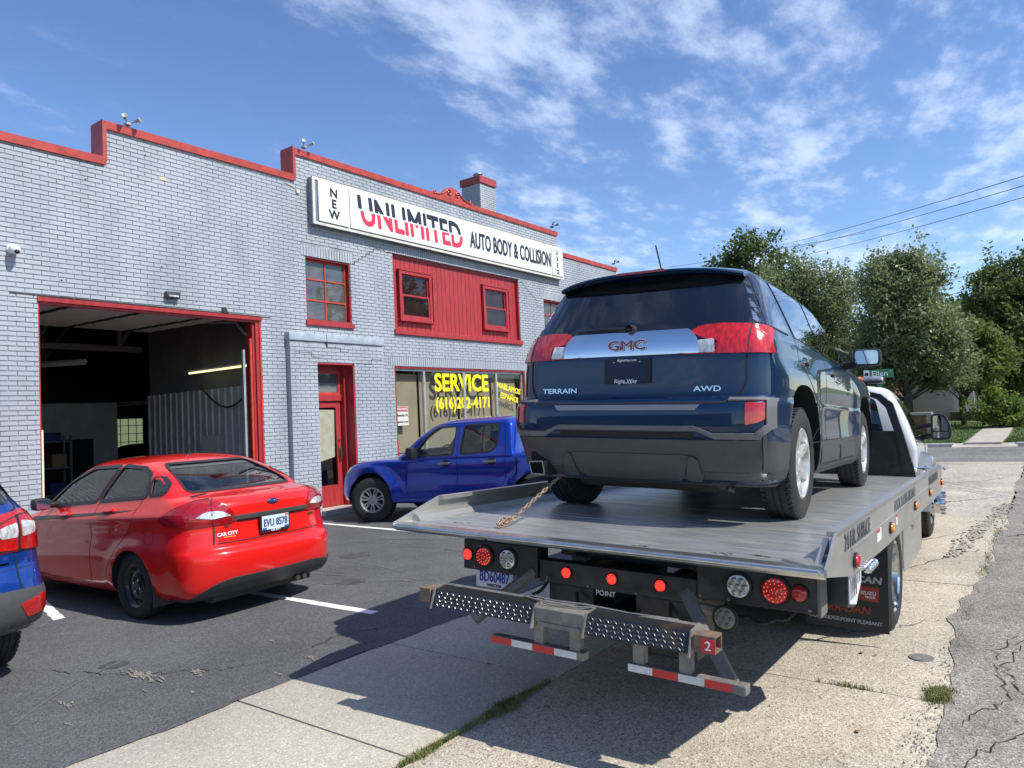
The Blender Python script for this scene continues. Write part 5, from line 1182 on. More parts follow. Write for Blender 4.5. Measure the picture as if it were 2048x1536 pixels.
lb = MB(); lb.bbox(6.63, 6.91, -.66, -.44, 1.146, 1.20, .015); lb.build('clear_cover', clearlens, LB, smooth=40)
lb = MB(); lb.bbox(6.63, 6.91, -.435, .66, 1.146, 1.20, .015); lb.build('amber_cover', mat('lit_amber_cover', (.8, .12, .01), .3, emit=(1, .16, .03), es=.5), LB, smooth=40)
lb = MB()
for i in range(9): lb.box(6.622, 6.629, -.42+.08*i, -.38+.08*i, 1.155, 1.19)
lb.build('flash_modules', mat('lit_amber_diodes', (1, .4, .2), .3, emit=(1, .35, .15), es=1.5), LB)
m_ = MB(); m_.tube([(6.5, -1.12, -.02), (6.5, -1.12, .12)], .015, 6); m_.tube([(6.3, -1.0, .10), (6.5, -1.30, .10)], .012, 6); m_.lathe([(.001, -.03), (.03, 0), (.001, .03)], 12, 'y', c=(6.5, -1.32, .10)); m_.build('side_lever', chrome, TT, smooth=50)
lf = MB()
for i in range(40):
    x, y = 6.05+random.gauss(0, .05), -.45+random.gauss(0, .28); r = random.uniform(.008, .02); a = random.random()*6
    lf.add([(x+r*math.cos(a+t), y+r*math.sin(a+t)*.7, .004+.012*random.random()) for t in (0, 1.5, 3.2, 4.6)], [(0, 1, 2, 3)])
tag(lf.build('leaves_on_deck', leafm, TT, recalc=False), kind='stuff')
# bare tail scuffs
m_ = MB()
for x, y, a, b_ in ((.16, -.80, .02, .10), (.20, -.95, .012, .05), (.25, .93, .012, .09), (.13, -.35, .01, .04)):
    for i in range(7): cx, cy = x+random.gauss(0, a), y+random.gauss(0, b_*.5); r = random.uniform(.004, .012); m_.add([(cx+r*math.cos(t), cy+r*2.2*math.sin(t), .0012) for t in (0, 1, 2.2, 3.3, 4.6)], [(0, 1, 2, 3, 4)])
m_.build('scuff_marks', mat('scuff_dark', (.05, .045, .04), .8), TT, recalc=False)
# ---- tie-down chain
def chain(pts, r=.005, ln=.05, wd=.0185, jit=0, root=None, mt=None):
    d = [0]
    for a, b in zip(pts[:-1], pts[1:]): d.append(d[-1]+(Vector(b)-Vector(a)).length)
    def at(s):
        for i in range(len(d)-1):
            if s <= d[i+1] or i == len(d)-2: t = (s-d[i])/(d[i+1]-d[i]); return Vector(pts[i]).lerp(Vector(pts[i+1]), t)
    if 'link' not in MATS:
        m_ = MB(); P = []
        for k in range(16):
            a = 2*PI*k/16; P.append(((ln/2-wd/2)*(1 if math.cos(a) > 0 else -1)+wd/2*math.cos(a), wd/2*1.0*math.sin(a), 0))
        vs = []; n = 16
        for k in range(n):
            p0, p1, p2 = Vector(P[k-1]), Vector(P[k]), Vector(P[(k+1) % n]); t = (p2-p0).normalized(); u = Vector((0, 0, 1)); w_ = t.cross(u)
            for j in range(6): a = 2*PI*j/6; vs.append(p1+u*math.cos(a)*r+w_*math.sin(a)*r)
        m_.add(vs, [(k*6+j, k*6+(j+1) % 6, ((k+1) % n)*6+(j+1) % 6, ((k+1) % n)*6+j) for k in range(n) for j in range(6)])
        o = m_.build('link', mt, root, smooth=60); MATS['link'] = o.data; bpy.data.objects.remove(o)
    s = ln*.4; k = 0; pitch = ln-2.6*r
    while s < d[-1]:
        a, b = at(max(s-.01, 0)), at(min(s+.01, d[-1])); t = (b-a).normalized(); up = Vector((0, 0, 1)) if abs(t.z) < .9 else Vector((1, 0, 0)); y = up.cross(t).normalized(); z = t.cross(y)
        q = Matrix((t, y, z)).transposed().to_4x4()@Matrix.Rotation(PI/4+PI/2*(k % 2)+random.gauss(0, .12+jit), 4, 'X'); q.translation = at(s)+Vector((random.gauss(0, .003), random.gauss(0, .003), 0))*jit*3
        o = bpy.data.objects.new('link', MATS['link']); COL.objects.link(o); o.parent = root; o.matrix_local = q; s += pitch; k += 1
CHN = empty('tie_down_chain', 'rusty tie-down chain hooked from the deck tail up to the SUV rear', 'chain', M=DP)
chm = mat('rusty_chain', (.22, .13, .075), .6, .5, col2=(.36, .30, .23), vs=60, bump=.2, bs=200)
chain([(.22, .60, .012), (.30, .59, .03), (1.20, .62, .36)], root=CHN, mt=chm)
chain([(.20, .60, .012), (.26, .61, .03), (.34, .585, .05), (.28, .60, .055), (.21, .605, .035), (.25, .585, .02)], jit=.5, root=CHN, mt=chm)
m_ = MB(); m_.tube([(.10, .565, -.02), (.05, .57, -.04), (.0, .57, -.05), (-.02, .575, -.07), (.0, .58, -.085), (.03, .58, -.07)], .007, 6); m_.build('hook', black, CHN, smooth=60)
# ================================================================ CARS (x forward from the rear axle, y left, z up from the tyre bottoms)
def paint(name, c, flake=.0, rough=.30):
    return mat(name, c, rough, flake, coat=1.0, coatr=.015, spec=.15)
def wells(C, r, wb, half, grow_=1.13):
    mb = MB()
    for x in (0, wb):
        for s in (-1, 1):
            a, b = sorted((s*(half-.32), s*(half+.2))); n = 40; R_ = r*grow_
            mb.prism([(x+R_*math.cos(2*PI*i/n), r+R_*math.sin(2*PI*i/n)) for i in range(n)], 'y', a, b)
    C.cut(mb, wellm)
def gap(C, path, view, w=.008, off=.0015, closed=True):
    p = path+[path[0]] if closed else path
    return C.panel(strip(p, w), view, off, seam, 'panel_gap', skirt=0, grid=.04)
# ------------------------------------------------ dark blue SUV on the deck
SP = pose(5.02, 2.28, .868, .062, -.030, .042)
SV_ = empty('parked_suv', 'dark navy blue SUV with chrome tailgate bar chained on the tow truck deck', 'suv', M=SP)
navy = paint('navy_metallic_paint', (.004, .023, .070), .25, .36)
greyc = mat('grey_bumper_plastic', (.062, .062, .064), .5, var=.08, vs=20, bump=.12, bs=300, bd=.001)
def suv_sculpt(x, y, z):
    s = 1 if y > 0 else -1
    for xc in (0, 2.857):       # squared wheel-arch flares
        d = max(abs(x-xc)/.52, abs(z-.42)/.56) if z > .4 else abs(x-xc)/.52
        f = max(0, 1-max(0, d-.86)/.34); f = f*f*(3-2*f)
        if abs(y) > .5: y += s*.028*f
    if abs(y) > .6 and z < 1.15: y -= s*.022*math.exp(-((z-.62)/.16)**2)*(1 if .6 < x < 2.3 else 0)*min(1, (x-.6)/.2, (2.3-x)/.2)
    return x, y, z
SR = [(.24, .24, -.62, .15, 4, 3.55, .3, 4, .80), (.27, .26, -.72, .20, 4, 3.62, .35, 4, .845), (.34, .30, -.80, .26, 4, 3.68, .4, 4, .885), (.48, .45, -.845, .30, 4.2, 3.74, .4, 4, .90), (.535, .5, -.875, .32, 4.4, 3.76, .4, 4, .905), (.56, .53, -.90, .33, 4.6, 3.77, .4, 4, .905),
      (.62, .58, -.915, .34, 4.8, 3.78, .4, 4, .905), (.72, .66, -.912, .34, 4.8, 3.78, .4, 4, .905), (.765, .72, -.895, .34, 4.8, 3.78, .4, 4, .905), (.785, .74, -.850, .33, 4.8, 3.78, .4, 4, .90), (.80, .76, -.828, .33, 4.8, 3.78, .4, 4, .897), (.95, .86, -.822, .33, 4.6, 3.76, .4, 4, .897),
      (1.05, .96, -.822, .33, 4.4, 3.70, .4, 4, .892), (1.15, 1.06, -.795, .34, 4.2, 3.3, .5, 4, .880), (1.19, 1.10, -.778, .34, 4, 2.75, .5, 4, .868), (1.24, 1.15, -.755, .34, 4, 2.55, .5, 4, .848), (1.32, 1.24, -.705, .33, 4, 2.38, .5, 4, .820), (1.44, 1.38, -.63, .32, 4, 2.05, .5, 4, .775),
      (1.55, 1.52, -.56, .31, 4, 1.70, .5, 4, .730), (1.60, 1.58, -.53, .30, 4, 1.52, .5, 4, .70), (1.635, 1.61, -.50, .30, 3.6, 1.40, .5, 3.6, .655), (1.665, 1.635, -.44, .3, 3, 1.25, .5, 3, .56), (1.685, 1.65, -.3, .3, 2.6, 1.0, .5, 2.6, .36), (1.690, 1.655, -.15, .2, 2.4, .8, .4, 2.4, .15), (1.691, 1.656, -.1, .1, 2.4, .7, .3, 2.4, .02)]
C = Car(SV_, SR, navy, sculpt=suv_sculpt, barrel=.025, ns=40, nq=14, sub=4)
mb = MB()
for xc in (0, 2.857):
    for s in (-1, 1):
        a_, b_ = sorted((s*.58, s*1.1)); mb.prism([(xc+.455*abs(math.cos(t))**.72*(1 if math.cos(t) > 0 else -1), .40+(.49 if math.sin(t) > 0 else .35)*abs(math.sin(t))**.80*(1 if math.sin(t) > 0 else -1)) for t in np.linspace(0, 2*PI, 48, endpoint=False)], 'y', a_, b_)
C.cut(mb, wellm); C.finish('body')
P = C.panel
def both(poly, off, m, n, **k):
    for v in ('left', 'right'): P(poly, v, off, m, n, **k)
# lower grey cladding
both([(-.96, .20), (-.96, .545), (-.455, .515), (-.455, .42), (-.435, .24)], .004, greyc, 'bumper_cladding')
P([(-.86, .22), (.86, .22), (.88, .535), (-.88, .535)], 'rear', .005, greyc, 'bumper_cladding')
both([(.46, .22), (2.39, .22), (2.39, .50), (.46, .50)], .006, greyc, 'sill_cladding'); both(rr([(.60, .34), (1.40, .34), (1.38, .46), (.62, .46)], .03), .016, greyc, 'sill_insert'); both(rr([(1.46, .34), (2.24, .34), (2.22, .46), (1.48, .46)], .03), .016, greyc, 'sill_insert')
P(rr([(-.34, .28), (.34, .28), (.42, .44), (-.42, .44)], .04), 'rear', .012, greyc, 'bumper_insert')
for s in (-1, 1):
    P(rr([(s*.37, .29), (s*.48, .29), (s*.46, .42), (s*.41, .44)], .03), 'rear', .022, greyc, 'bumper_rib')
# raised dark lip across the bumper, following the fog lamp surrounds
lip = [(-.50, .555), (.50, .555), (.58, .60), (.68, .605), (.79, .605), (.86, .66), (.86, .775), (.70, .775), (.70, .79), (.88, .79), (.885, .65), (.82, .575), (.66, .575), (.56, .565), (.52, .535), (-.52, .535), (-.56, .565), (-.66, .575), (-.82, .575), (-.885, .65), (-.88, .79), (-.70, .79), (-.70, .775), (-.86, .775), (-.86, .66), (-.79, .605), (-.68, .605), (-.58, .60)]
for s in (-1, 1): P([(s*a, b) for a, b in ((0, .618), (.46, .618), (.57, .578), (.80, .578), (.855, .63), (.855, .765), (.66, .765), (.66, .780), (.885, .780), (.885, .61), (.82, .548), (.58, .548), (.48, .590), (0, .590))], 'rear', .012, mat('lip_grey', (.13, .13, .135), .45), 'bumper_lip', grid=.03)
P([(-.46, .545), (.46, .545), (.45, .578), (-.45, .578)], 'rear', .004, mat('mesh_grille_black', (.015, .015, .017), .6, bump=1, bs=260), 'bumper_grille')
for s in (-1, 1):
    q = [(s*.755, .625), (s*.82, .64), (s*.85, .66), (s*.85, .755), (s*.755, .755)]; P(q, 'rear', .008, redlens, 'fog_reflector', grid=.03)
P([(-.47, .712), (.47, .712), (.50, .745), (-.50, .745)], 'rear', .006, mat('sill_plate_silver', (.28, .28, .28), .4, .6), 'sill_plate')
# tailgate outline, glass, chrome bar
tgp = rr([(-.66, .755), (.66, .755), (.745, .86), (.745, 1.16), (.70, 1.24), (.63, 1.56), (-.63, 1.56), (-.70, 1.24), (-.745, 1.16), (-.745, .86)], .09)
gap(C, tgp, 'rear', .012, .002)
P(rr([(-.715, 1.21), (.715, 1.21), (.665, 1.40), (.585, 1.60), (-.585, 1.60), (-.665, 1.40)], .03), 'rear', .004, darkglass, 'rear_window')
both(rr([(-.74, 1.235), (-.56, 1.225), (-.44, 1.60), (-.60, 1.60)], .02), .0035, darkglass, 'corner_glass')
for s in (-1, 1):
    P(rr([(s*.600, 1.225), (s*.76, 1.235), (s*.70, 1.42), (s*.63, 1.60), (s*.545, 1.60)], .015), 'rear', .0045, darkglass, 'corner_glass')
barp = [(-.44, 1.075), (.44, 1.075), (.455, 1.17), (.41, 1.215), (-.41, 1.215), (-.455, 1.17)]
mirchr = mat('tailgate_chrome', (.86, .86, .87), .16, 1.0)
P(rr([(-.475, 1.062), (.475, 1.062), (.455, 1.15), (.40, 1.205), (-.40, 1.205), (-.455, 1.15)], .012), 'rear', (lambda h: .012+.026*min(1, max(0, (h.z-1.062)/.14))), mirchr, 'chrome_bar', grid=.04)
for s in (-1, 1):
    P(rr([(s*.865, 1.055), (s*.748, 1.055), (s*.575, 1.055), (s*.575, 1.135), (s*.50, 1.150), (s*.395, 1.195), (s*.46, 1.235), (s*.60, 1.243), (s*.748, 1.235), (s*.84, 1.225)], [.01, .001, .01, .02, .01, .02, .05, .02, .001, .04]), 'rear', .014, linedlens, 'tail_lamp', grid=.04)
    P(rr([(s*.565, 1.062), (s*.465, 1.062), (s*.455, 1.138), (s*.555, 1.145)], .015), 'rear', .018, clearlens, 'reverse_lamp', grid=.03)
    P([(s*.746, 1.05), (s*.752, 1.05), (s*.752, 1.245), (s*.746, 1.245)], 'rear', .016, seam, 'lamp_split', skirt=0)
both(rr([(-.82, 1.055), (-.635, 1.055), (-.645, 1.15), (-.70, 1.235), (-.80, 1.235)], [.01, .02, .03, .03, .01]), .013, linedlens, 'tail_lamp', grid=.04)
# badges
redb = mat('badge_dark_red', (.25, .01, .03), .3, .3, coat=1); xr_ = lambda z: -.80
def rtext(s_, y, z, size, m, off=.02, sx=1, bold=.002, ext=.002, sh=0, car=None, name='badge', tilt=0):
    c = car or C; h, n, _, _ = c.bvh.ray_cast(Vector((-6, y, z)), Vector((1, 0, 0))); 
    if n.x > 0: n = -n
    u = Vector((0, 0, 1)); r_ = Vector((0, -1, tilt)); return text(s_, size, name, m, c.root, fmat(h+n*off, r_-n*n.dot(r_), u-n*n.dot(u)), ext, bold, sx, sh)
text('GMC', .088, 'badge', chrome, SV_, fmat((-.838, 0, 1.128), (0, -1, 0), (.03, 0, 1)), .003, .0045, 1.35); text('GMC', .088, 'badge', redb, SV_, fmat((-.8425, 0, 1.128), (0, -1, 0), (.03, 0, 1)), .003, .0016, 1.35)
rtext('TERRAIN', .50, .842, .046, chrome, .004, 1.5, .001); rtext('AWD', -.52, .842, .046, chrome, .004, 1.5, .001)
b = MB(); b.prism(rr([(-.16, .885), (.16, .885), (.16, 1.045), (-.16, 1.045)], .01), 'x', -.838, -.822); pf = b.build('plate_frame', mat('plate_frame_black', (.010, .011, .014), .3), SV_, smooth=30)
b = MB(); b.prism([(-.135, .912), (.135, .912), (.135, 1.020), (-.135, 1.020)], 'x', -.8395, -.8375); b.build('blank_plate', mat('blank_navy_plate', (.008, .014, .045), .35), pf)
for s in (-1, 1): b = MB(); b.lathe([(.006, -.8385), (.005, -.8415), (.001, -.842)], 10, 'x', c=(0, s*.09, 1.022)); b.build('plate_bolt', chrome, pf)
t_ = lambda s_, y, z, q, sh=.2: text(s_, q, 'lettering', platew, pf, fmat((-.8402, y, z), (0, -1, 0), (0, 0, 1)), .0008, .0006, 1.1, sh)
t_('RightWay.com', 0, 1.034, .020); t_('Right Way', .01, .900, .034, .1); t_('AUTO SALES', -.005, .8875, .010, 0)
# spoiler, wiper, brake lamp, antenna, exhaust
sp_ = MB()
ys = np.linspace(-.66, .66, 25); vs = []
for y in ys:
    k = (abs(y)/.66)**4; dx = .10*k; zt = 1.668-.038*(y/.66)**2-.015*k; 
    vs += [(-.30, y, zt+.010), (-.50+dx*.6, y, zt+.004), (-.615+dx, y, zt-.018), (-.622+dx, y, zt-.032), (-.60+dx, y, zt-.046), (-.50+dx*.5, y, zt-.040)]
sp_.add(vs, [(i*6+j, i*6+(j+1) % 6, (i+1)*6+(j+1) % 6, (i+1)*6+j) for i in range(24) for j in range(6)]+[(0, 1, 2, 3, 4, 5)[::-1], tuple(144+i for i in range(6))]); spo = sp_.build('roof_spoiler', navy, SV_, smooth=40)
b = MB(); b.box(-.625, -.60, -.17, .17, 1.634, 1.650); b.build('brake_lamp', redlens, spo)
b = MB(); b.tube([(-.800, -.02, 1.238), (-.812, .04, 1.238), (-.80, .20, 1.248), (-.785, .38, 1.240)], .016, 8, r2=.008); b.lathe([(.026, -.83), (.03, -.80), (.03, -.76)], 16, 'x', c=(0, -.01, 1.238)); b.tube([(-.80, .0, 1.226), (-.79, .42, 1.222)], .007, 6); b.build('rear_wiper', black, SV_, smooth=50)
b = MB(); b.tube([(.05, .09, 1.66), (.05, .09, 1.70)], .02, 10, r2=.012); b.tube([(.05, .09, 1.70), (-.04, .12, 1.96)], .006, 6); b.build('antenna', black, SV_, smooth=50)
b = MB(); b.prism(rr([(.57, .27), (.74, .27), (.74, .43), (.60, .43)], .02), 'x', -.80, -.60); b.build('exhaust_recess', wellm, SV_)
b = MB(); o1 = rr([(.585, .275), (.695, .275), (.72, .365), (.605, .372)], .012); o2 = grow(o1, -.009); n_ = len(o1)
for x0_, x1_ in ((-.875, -.70),): b.add([(x0_, *p) for p in o1]+[(x0_, *p) for p in o2]+[(x1_, *p) for p in o1]+[(x1_, *p) for p in o2], [(i, (i+1) % n_, n_+(i+1) % n_, n_+i) for i in range(n_)]+[(i, (i+1) % n_, 2*n_+(i+1) % n_, 2*n_+i) for i in range(n_)]+[(n_+i, n_+(i+1) % n_, 3*n_+(i+1) % n_, 3*n_+i) for i in range(n_)])
b.build('exhaust_tip', chrome, SV_, smooth=40)
b = MB(); b.tube([(-.45, .5, .27), (-.45, -.45, .27)], .085, 12); b.tube([(-.45, -.3, .27), (-.30, -.55, .30)], .03, 8); b.tube([(0, -.8, .37), (0, .8, .37)], .045, 8); b.box(-.2, 3.2, -.5, .5, .24, .40); b.tube([(-.62, -.62, .25), (-.66, -.62, .22), (-.70, -.60, .24)], .015, 6); b.build('underbody', mat('underbody_grey', (.05, .045, .04), .7, .2), SV_, smooth=40)
# side glass and chrome
qw = rr([(-.60, 1.235), (-.12, 1.222), (-.20, 1.40), (-.27, 1.575), (-.44, 1.585)], .025); rd_ = rr([(.06, 1.218), (.86, 1.185), (.83, 1.545), (.70, 1.575), (-.11, 1.59)], .03); fd = rr([(.92, 1.182), (2.08, 1.135), (1.62, 1.42), (1.28, 1.545), (.89, 1.565)], .03)
both(grow(qw, .012), .002, seam, 'window_gap', skirt=0); both(qw, .004, darkglass, 'quarter_window')
for q in (rd_, fd):
    both(grow(q, .018), .002, chrome, 'window_moulding', skirt=0) ; both(grow(q, .008), .0035, seam, 'window_seal', skirt=0); both(q, .005, darkglass, 'side_window')
for dp in ([(.10, .50), (.92, .50), (.92, 1.17), (.88, 1.58), (-.13, 1.61), (.02, 1.20), (-.02, 1.05), (.40, .80), (.46, .62)], [(.92, .50), (2.20, .50), (2.28, .90), (2.20, 1.12), (1.66, 1.44), (1.30, 1.575), (.88, 1.58), (.92, 1.17)]):
    for v in ('left', 'right'): gap(C, rr(dp, .03), v, .008)
both(rr([(.12, 1.045), (.28, 1.05), (.28, 1.075), (.12, 1.072)], .01), .030, chrome, 'door_handle', skirt=.02); both(rr([(1.10, 1.02), (1.28, 1.022), (1.28, 1.048), (1.10, 1.047)], .01), .030, chrome, 'door_handle', skirt=.02)
both(rr([(.14, 1.03), (.27, 1.03), (.27, 1.09), (.14, 1.09)], .03), .002, seam, 'handle_recess', skirt=0); both(rr([(1.12, 1.0), (1.27, 1.0), (1.27, 1.06), (1.12, 1.06)], .03), .002, seam, 'handle_recess', skirt=0)
for s in (-1, 1):
    b = MB(); b.tube([(2.02, s*.84, 1.14), (1.98, s*.98, 1.16)], .035, 8); Mx = Matrix.Translation((1.96, s*1.05, 1.20)); 
    b.bbox(1.90, 2.02, min(s*.94, s*1.17), max(s*.94, s*1.17), 1.13, 1.285, .04); mo = b.build('door_mirror', black, SV_, smooth=50)
    b = MB(); b.prism(rr([(s*.965, 1.150), (s*1.150, 1.150), (s*1.150, 1.268), (s*.965, 1.268)], .03), 'x', 1.893, 1.899); b.build('mirror_glass', mat('mirror_glass', (1, 1, 1)), mo)
    if s < 0: text('SLE', .045, 'badge', chrome, SV_, fmat((-.02, -.893, 1.15), (1, 0, 0), (0, .1, 1)), .001, .0004, 1.2)
for s in (-1, 1):
    for x in (0, 2.857): wheel(SV_, x, s*.795, .368, .368, .232, .235, s, 'alloy6', rimmat=mat('bright_alloy', (.70, .69, .66), .28, .55, coat=.5))
# ------------------------------------------------ red saloon
RP = pose(4.165, 6.945, G, 1.617, 0, 0)
RC = empty('parked_car', 'bright red four-door saloon with black stripe and blue oval badge facing the garage', 'car', M=RP)
redp = paint('bright_red_paint', (.70, .013, .010), .0, .25)
def red_sculpt(x, y, z):
    s = 1 if y > 0 else -1
    if abs(y) > .45:
        cz = .93-.085*(x/1.8) ; y += s*.016*math.exp(-((z-cz)/.045)**2)*min(1, max(0, (x+.9)/.3))
        y -= s*.020*math.exp(-((z-cz+.16)/.09)**2)
        for xc in (0, 2.489):
            d = math.hypot(x-xc, z-.30); y += s*.020*math.exp(-((d-.36)/.07)**2)
    return x, y, z
RR_ = [(.20, .19, -.72, .15, 4, 3.1, .3, 3, .74), (.26, .22, -.90, .25, 3.4, 3.22, .4, 3, .80), (.36, .30, -1.00, .40, 3.0, 3.30, .5, 3, .835), (.46, .40, -1.035, .46, 2.9, 3.34, .5, 3, .845), (.56, .50, -1.045, .48, 2.9, 3.35, .5, 3, .85), (.62, .55, -1.03, .48, 2.9, 3.34, .5, 3, .85), (.66, .58, -.985, .46, 2.9, 3.33, .5, 3, .85), (.76, .62, -.965, .46, 3.0, 3.30, .5, 3, .85),
       (.88, .66, -.955, .46, 3.0, 3.24, .6, 3, .845), (.92, .69, -.972, .47, 3.0, 3.18, .6, 3, .84), (1.00, .74, -.965, .48, 2.9, 3.05, .7, 3, .825), (1.06, .80, -.94, .48, 2.8, 2.85, .7, 3, .80), (1.095, .86, -.86, .46, 2.8, 2.5, .7, 3, .775), (1.12, .93, -.66, .40, 3, 2.30, .6, 3, .750), (1.15, .985, -.53, .26, 3.4, 2.14, .5, 3, .732), (1.20, 1.06, -.43, .20, 3.4, 2.02, .5, 3, .708),
       (1.28, 1.18, -.25, .19, 3.4, 1.83, .5, 3, .664), (1.36, 1.30, -.04, .20, 3.4, 1.62, .5, 3, .615), (1.41, 1.37, .11, .24, 3.2, 1.48, .5, 3, .565), (1.44, 1.41, .23, .28, 2.8, 1.38, .4, 2.8, .49), (1.462, 1.44, .36, .3, 2.5, 1.28, .4, 2.5, .36), (1.472, 1.455, .46, .3, 2.4, 1.20, .4, 2.4, .20), (1.475, 1.46, .5, .2, 2.4, 1.15, .2, 2.4, .05)]
C = Car(RC, RR_, redp, sculpt=red_sculpt, barrel=.035, ns=36, nq=14, sub=4); P = C.panel
wells(C, .302, 2.489, .845, 1.12)
deeplens = mat('deep_red_lens', (.34, .006, .010), .08, coat=1.0, spec=.6, var=.30, vs=55, stretch=(1, 1, .15), obj=True)
C.hollow(RR_[6:], interior, .055, red_sculpt)
fwin = rr([(1.80, .985), (.80, 1.06), (.62, 1.375), (1.10, 1.36), (1.48, 1.22)], .03); rwin = rr([(.72, 1.065), (-.08, 1.12), (-.02, 1.30), (.16, 1.36), (.54, 1.38)], .03); qwn = rr([(-.15, 1.135), (-.36, 1.158), (-.30, 1.205), (-.17, 1.262), (-.10, 1.27)], .02)
rwg = rr([(-.575, 1.145), (.575, 1.145), (.45, 1.39), (-.45, 1.39)], .06)
for q in (fwin, rwin, qwn): mb = MB(); mb.prism(q, 'y', -1.2, 1.2); C.cut(mb, interior)
mb = MB(); mb.prism(rwg, 'x', -1.5, .55); C.cut(mb, interior)
mb = MB(); mb.prism(rr([(-.58, 1.04), (.58, 1.04), (.46, 1.36), (-.46, 1.36)], .06), 'x', 1.25, 3); C.cut(mb, interior)
C.finish('body')
def both(poly, off, m, n, **k):
    for v in ('left', 'right'): P(poly, v, off, m, n, **k)
sealm = mat('window_seal_black', (.02, .02, .022), .45)
def ringpanel(q, w, view, m=sealm, off=.006): ring(C.bvh, q, .006, w-.006, view, off, m, 'window_seal', C.root)
for v in ('left', 'right'):
    for q in (fwin, rwin, qwn): ringpanel(q, .032, v); P(q, v, -.006, carglass, 'side_window', skirt=0)
ringpanel(rwg, .018, 'rear'); P(rwg, 'rear', -.006, carglass, 'rear_window', skirt=0); P(rr([(-.58, 1.02), (.58, 1.02), (.46, 1.36), (-.46, 1.36)], .06), 'front', -.006, carglass, 'windscreen', skirt=0)
P([(-.46, 1.355), (.46, 1.355), (.44, 1.385), (-.44, 1.385)], 'rear', -.004, mat('tint_band', (.02, .02, .02), .1, coat=1), 'window_tint_band', skirt=0)
# seats
for x in (.62, 1.42):
    for y in (-.36, .36):
        b = MB(); b.bbox(x-.06, x+.50, y-.24, y+.24, .42, .58, .06); b.add([], []); b.bbox(-.07, .07, y-.23, y+.23, 0, .58, .06, M=Matrix.Translation((x-.02, 0, .52))@Matrix.Rotation(-.28, 4, 'Y')); b.bbox(-.05, .05, y-.12, y+.12, 0, .18, .04, M=Matrix.Translation((x-.19, 0, 1.08))@Matrix.Rotation(-.2, 4, 'Y'))
        b.build('seat', seatm, RC, smooth=50)
b = MB(); b.box(-.75, .05, -.62, .62, .98, 1.05); b.build('parcel_shelf', interior, RC)
b = MB(); b.lathe([(.17, 0), (.185, .012), (.17, .024), (.158, .012), (.17, 0)], 24, 'x', M=Matrix.Translation((1.75, .36, .93))@Matrix.Rotation(-.35, 4, 'Y')); b.bbox(1.85, 2.2, -.6, .6, .75, .98, .05); b.build('dashboard', interior, RC, smooth=50)
# lamps: leaf shape wrapping the corner
q2 = math.sqrt(.5)
for s in (-1, 1):
    dv_ = ((-4, s*4, 0), (q2, -s*q2, 0), (q2, s*q2, 0), (0, 0, 1)); tg_ = 'tail_lamp'
    P(rr([(.27, .925), (.12, 1.015), (-.06, 1.075), (-.17, 1.085), (-.29, 1.05), (-.375, .97), (-.40, .885), (-.35, .868), (-.05, .862), (.20, .872)], [.01, .06, .06, .05, .06, .06, .02, .02, .08, .03]), dv_, .012, deeplens, tg_, grid=.035)
    P(rr([(-.085, .94), (-.16, .985), (-.28, .985), (-.355, .935), (-.22, .918)], [.01, .04, .04, .01, .03]), dv_, .016, clearlens, 'reverse_lamp', grid=.03)
    P(strip([(-.195, 1.088), (-.205, 1.0), (-.22, .86), (-.225, .70)], .008), dv_, .0165, seam, 'panel_gap', skirt=0)
    P(strip([(.27, .925), (.12, 1.018), (-.06, 1.078), (-.17, 1.088)], .006), dv_, .010, seam, 'panel_gap', skirt=0)
P(rr([(-.43, .895), (.43, .895), (.43, .93), (-.43, .93)], .008), 'rear', .014, mat('boot_trim_grey', (.09, .09, .09), .4), 'boot_trim')
P([(-.36, .862), (.36, .862), (.42, .892), (-.42, .892)], 'rear', .001, mat('boot_recess_red', (.12, .004, .004), .5), 'boot_recess', skirt=0)
gap(C, [(-.56, .70), (.56, .70)], 'rear', .010, .002, False); gap(C, [(-.60, 1.085), (-.585, 1.11)], 'rear', .008, .002, False)
gap(C, [(.45, 1.125), (.60, 1.11), (.61, 1.08)], 'rear', .008, .0015, False)
valm = mat('valance_black', (.035, .036, .038), .5)
P(rr([(-.80, .20), (.76, .20), (.70, .30), (.58, .37), (.45, .395), (-.45, .395), (-.62, .37), (-.80, .33)], .05), 'rear', .012, valm, 'valance'); P([(-1.05, .20), (-.85, .20), (-.90, .29), (-1.05, .33)], 'right', .012, valm, 'valance')
both([(1.98, .868), (.38, .972), (-.02, .998), (.38, .952), (1.98, .825)], .0025, mat('stripe_black', (.018, .018, .018), .35), 'side_stripe', skirt=0)
both(rr([(1.18, .90), (1.36, .885), (1.36, .915), (1.18, .93)], .012), .030, redp, 'door_handle', skirt=.02); both(rr([(.36, .965), (.54, .95), (.54, .98), (.36, .995)], .012), .030, redp, 'door_handle', skirt=.02)
both(rr([(1.19, .87), (1.33, .86), (1.33, .93), (1.19, .94)], .03), .002, mat('handle_cup_red', (.18, .004, .004), .4), 'handle_recess', skirt=0); both(rr([(.38, .94), (.51, .93), (.51, .99), (.38, 1.0)], .03), .002, mat('handle_cup_red', (1, 0, 0)), 'handle_recess', skirt=0)
for dp in ([(.73, .28), (1.93, .28), (1.98, .60), (1.90, .93), (1.70, 1.0)], [(.73, 1.04), (.73, .28), (.45, .28), (.42, .45), (.22, .66), (.02, .85), (-.06, 1.10)]):
    for v in ('left', 'right'): gap(C, rr(dp, .04), v, .007, .0015, False)
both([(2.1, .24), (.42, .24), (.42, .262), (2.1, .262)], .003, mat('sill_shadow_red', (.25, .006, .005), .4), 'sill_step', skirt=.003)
both(rr([(-.32, .68), (-.20, .68), (-.20, .82), (-.32, .82)], .03), .0, redp, 'fuel_flap', skirt=0)
for v in ('left',): gap(C, rr([(-.34, .70), (-.20, .70), (-.20, .84), (-.34, .84)], .04), v, .005)
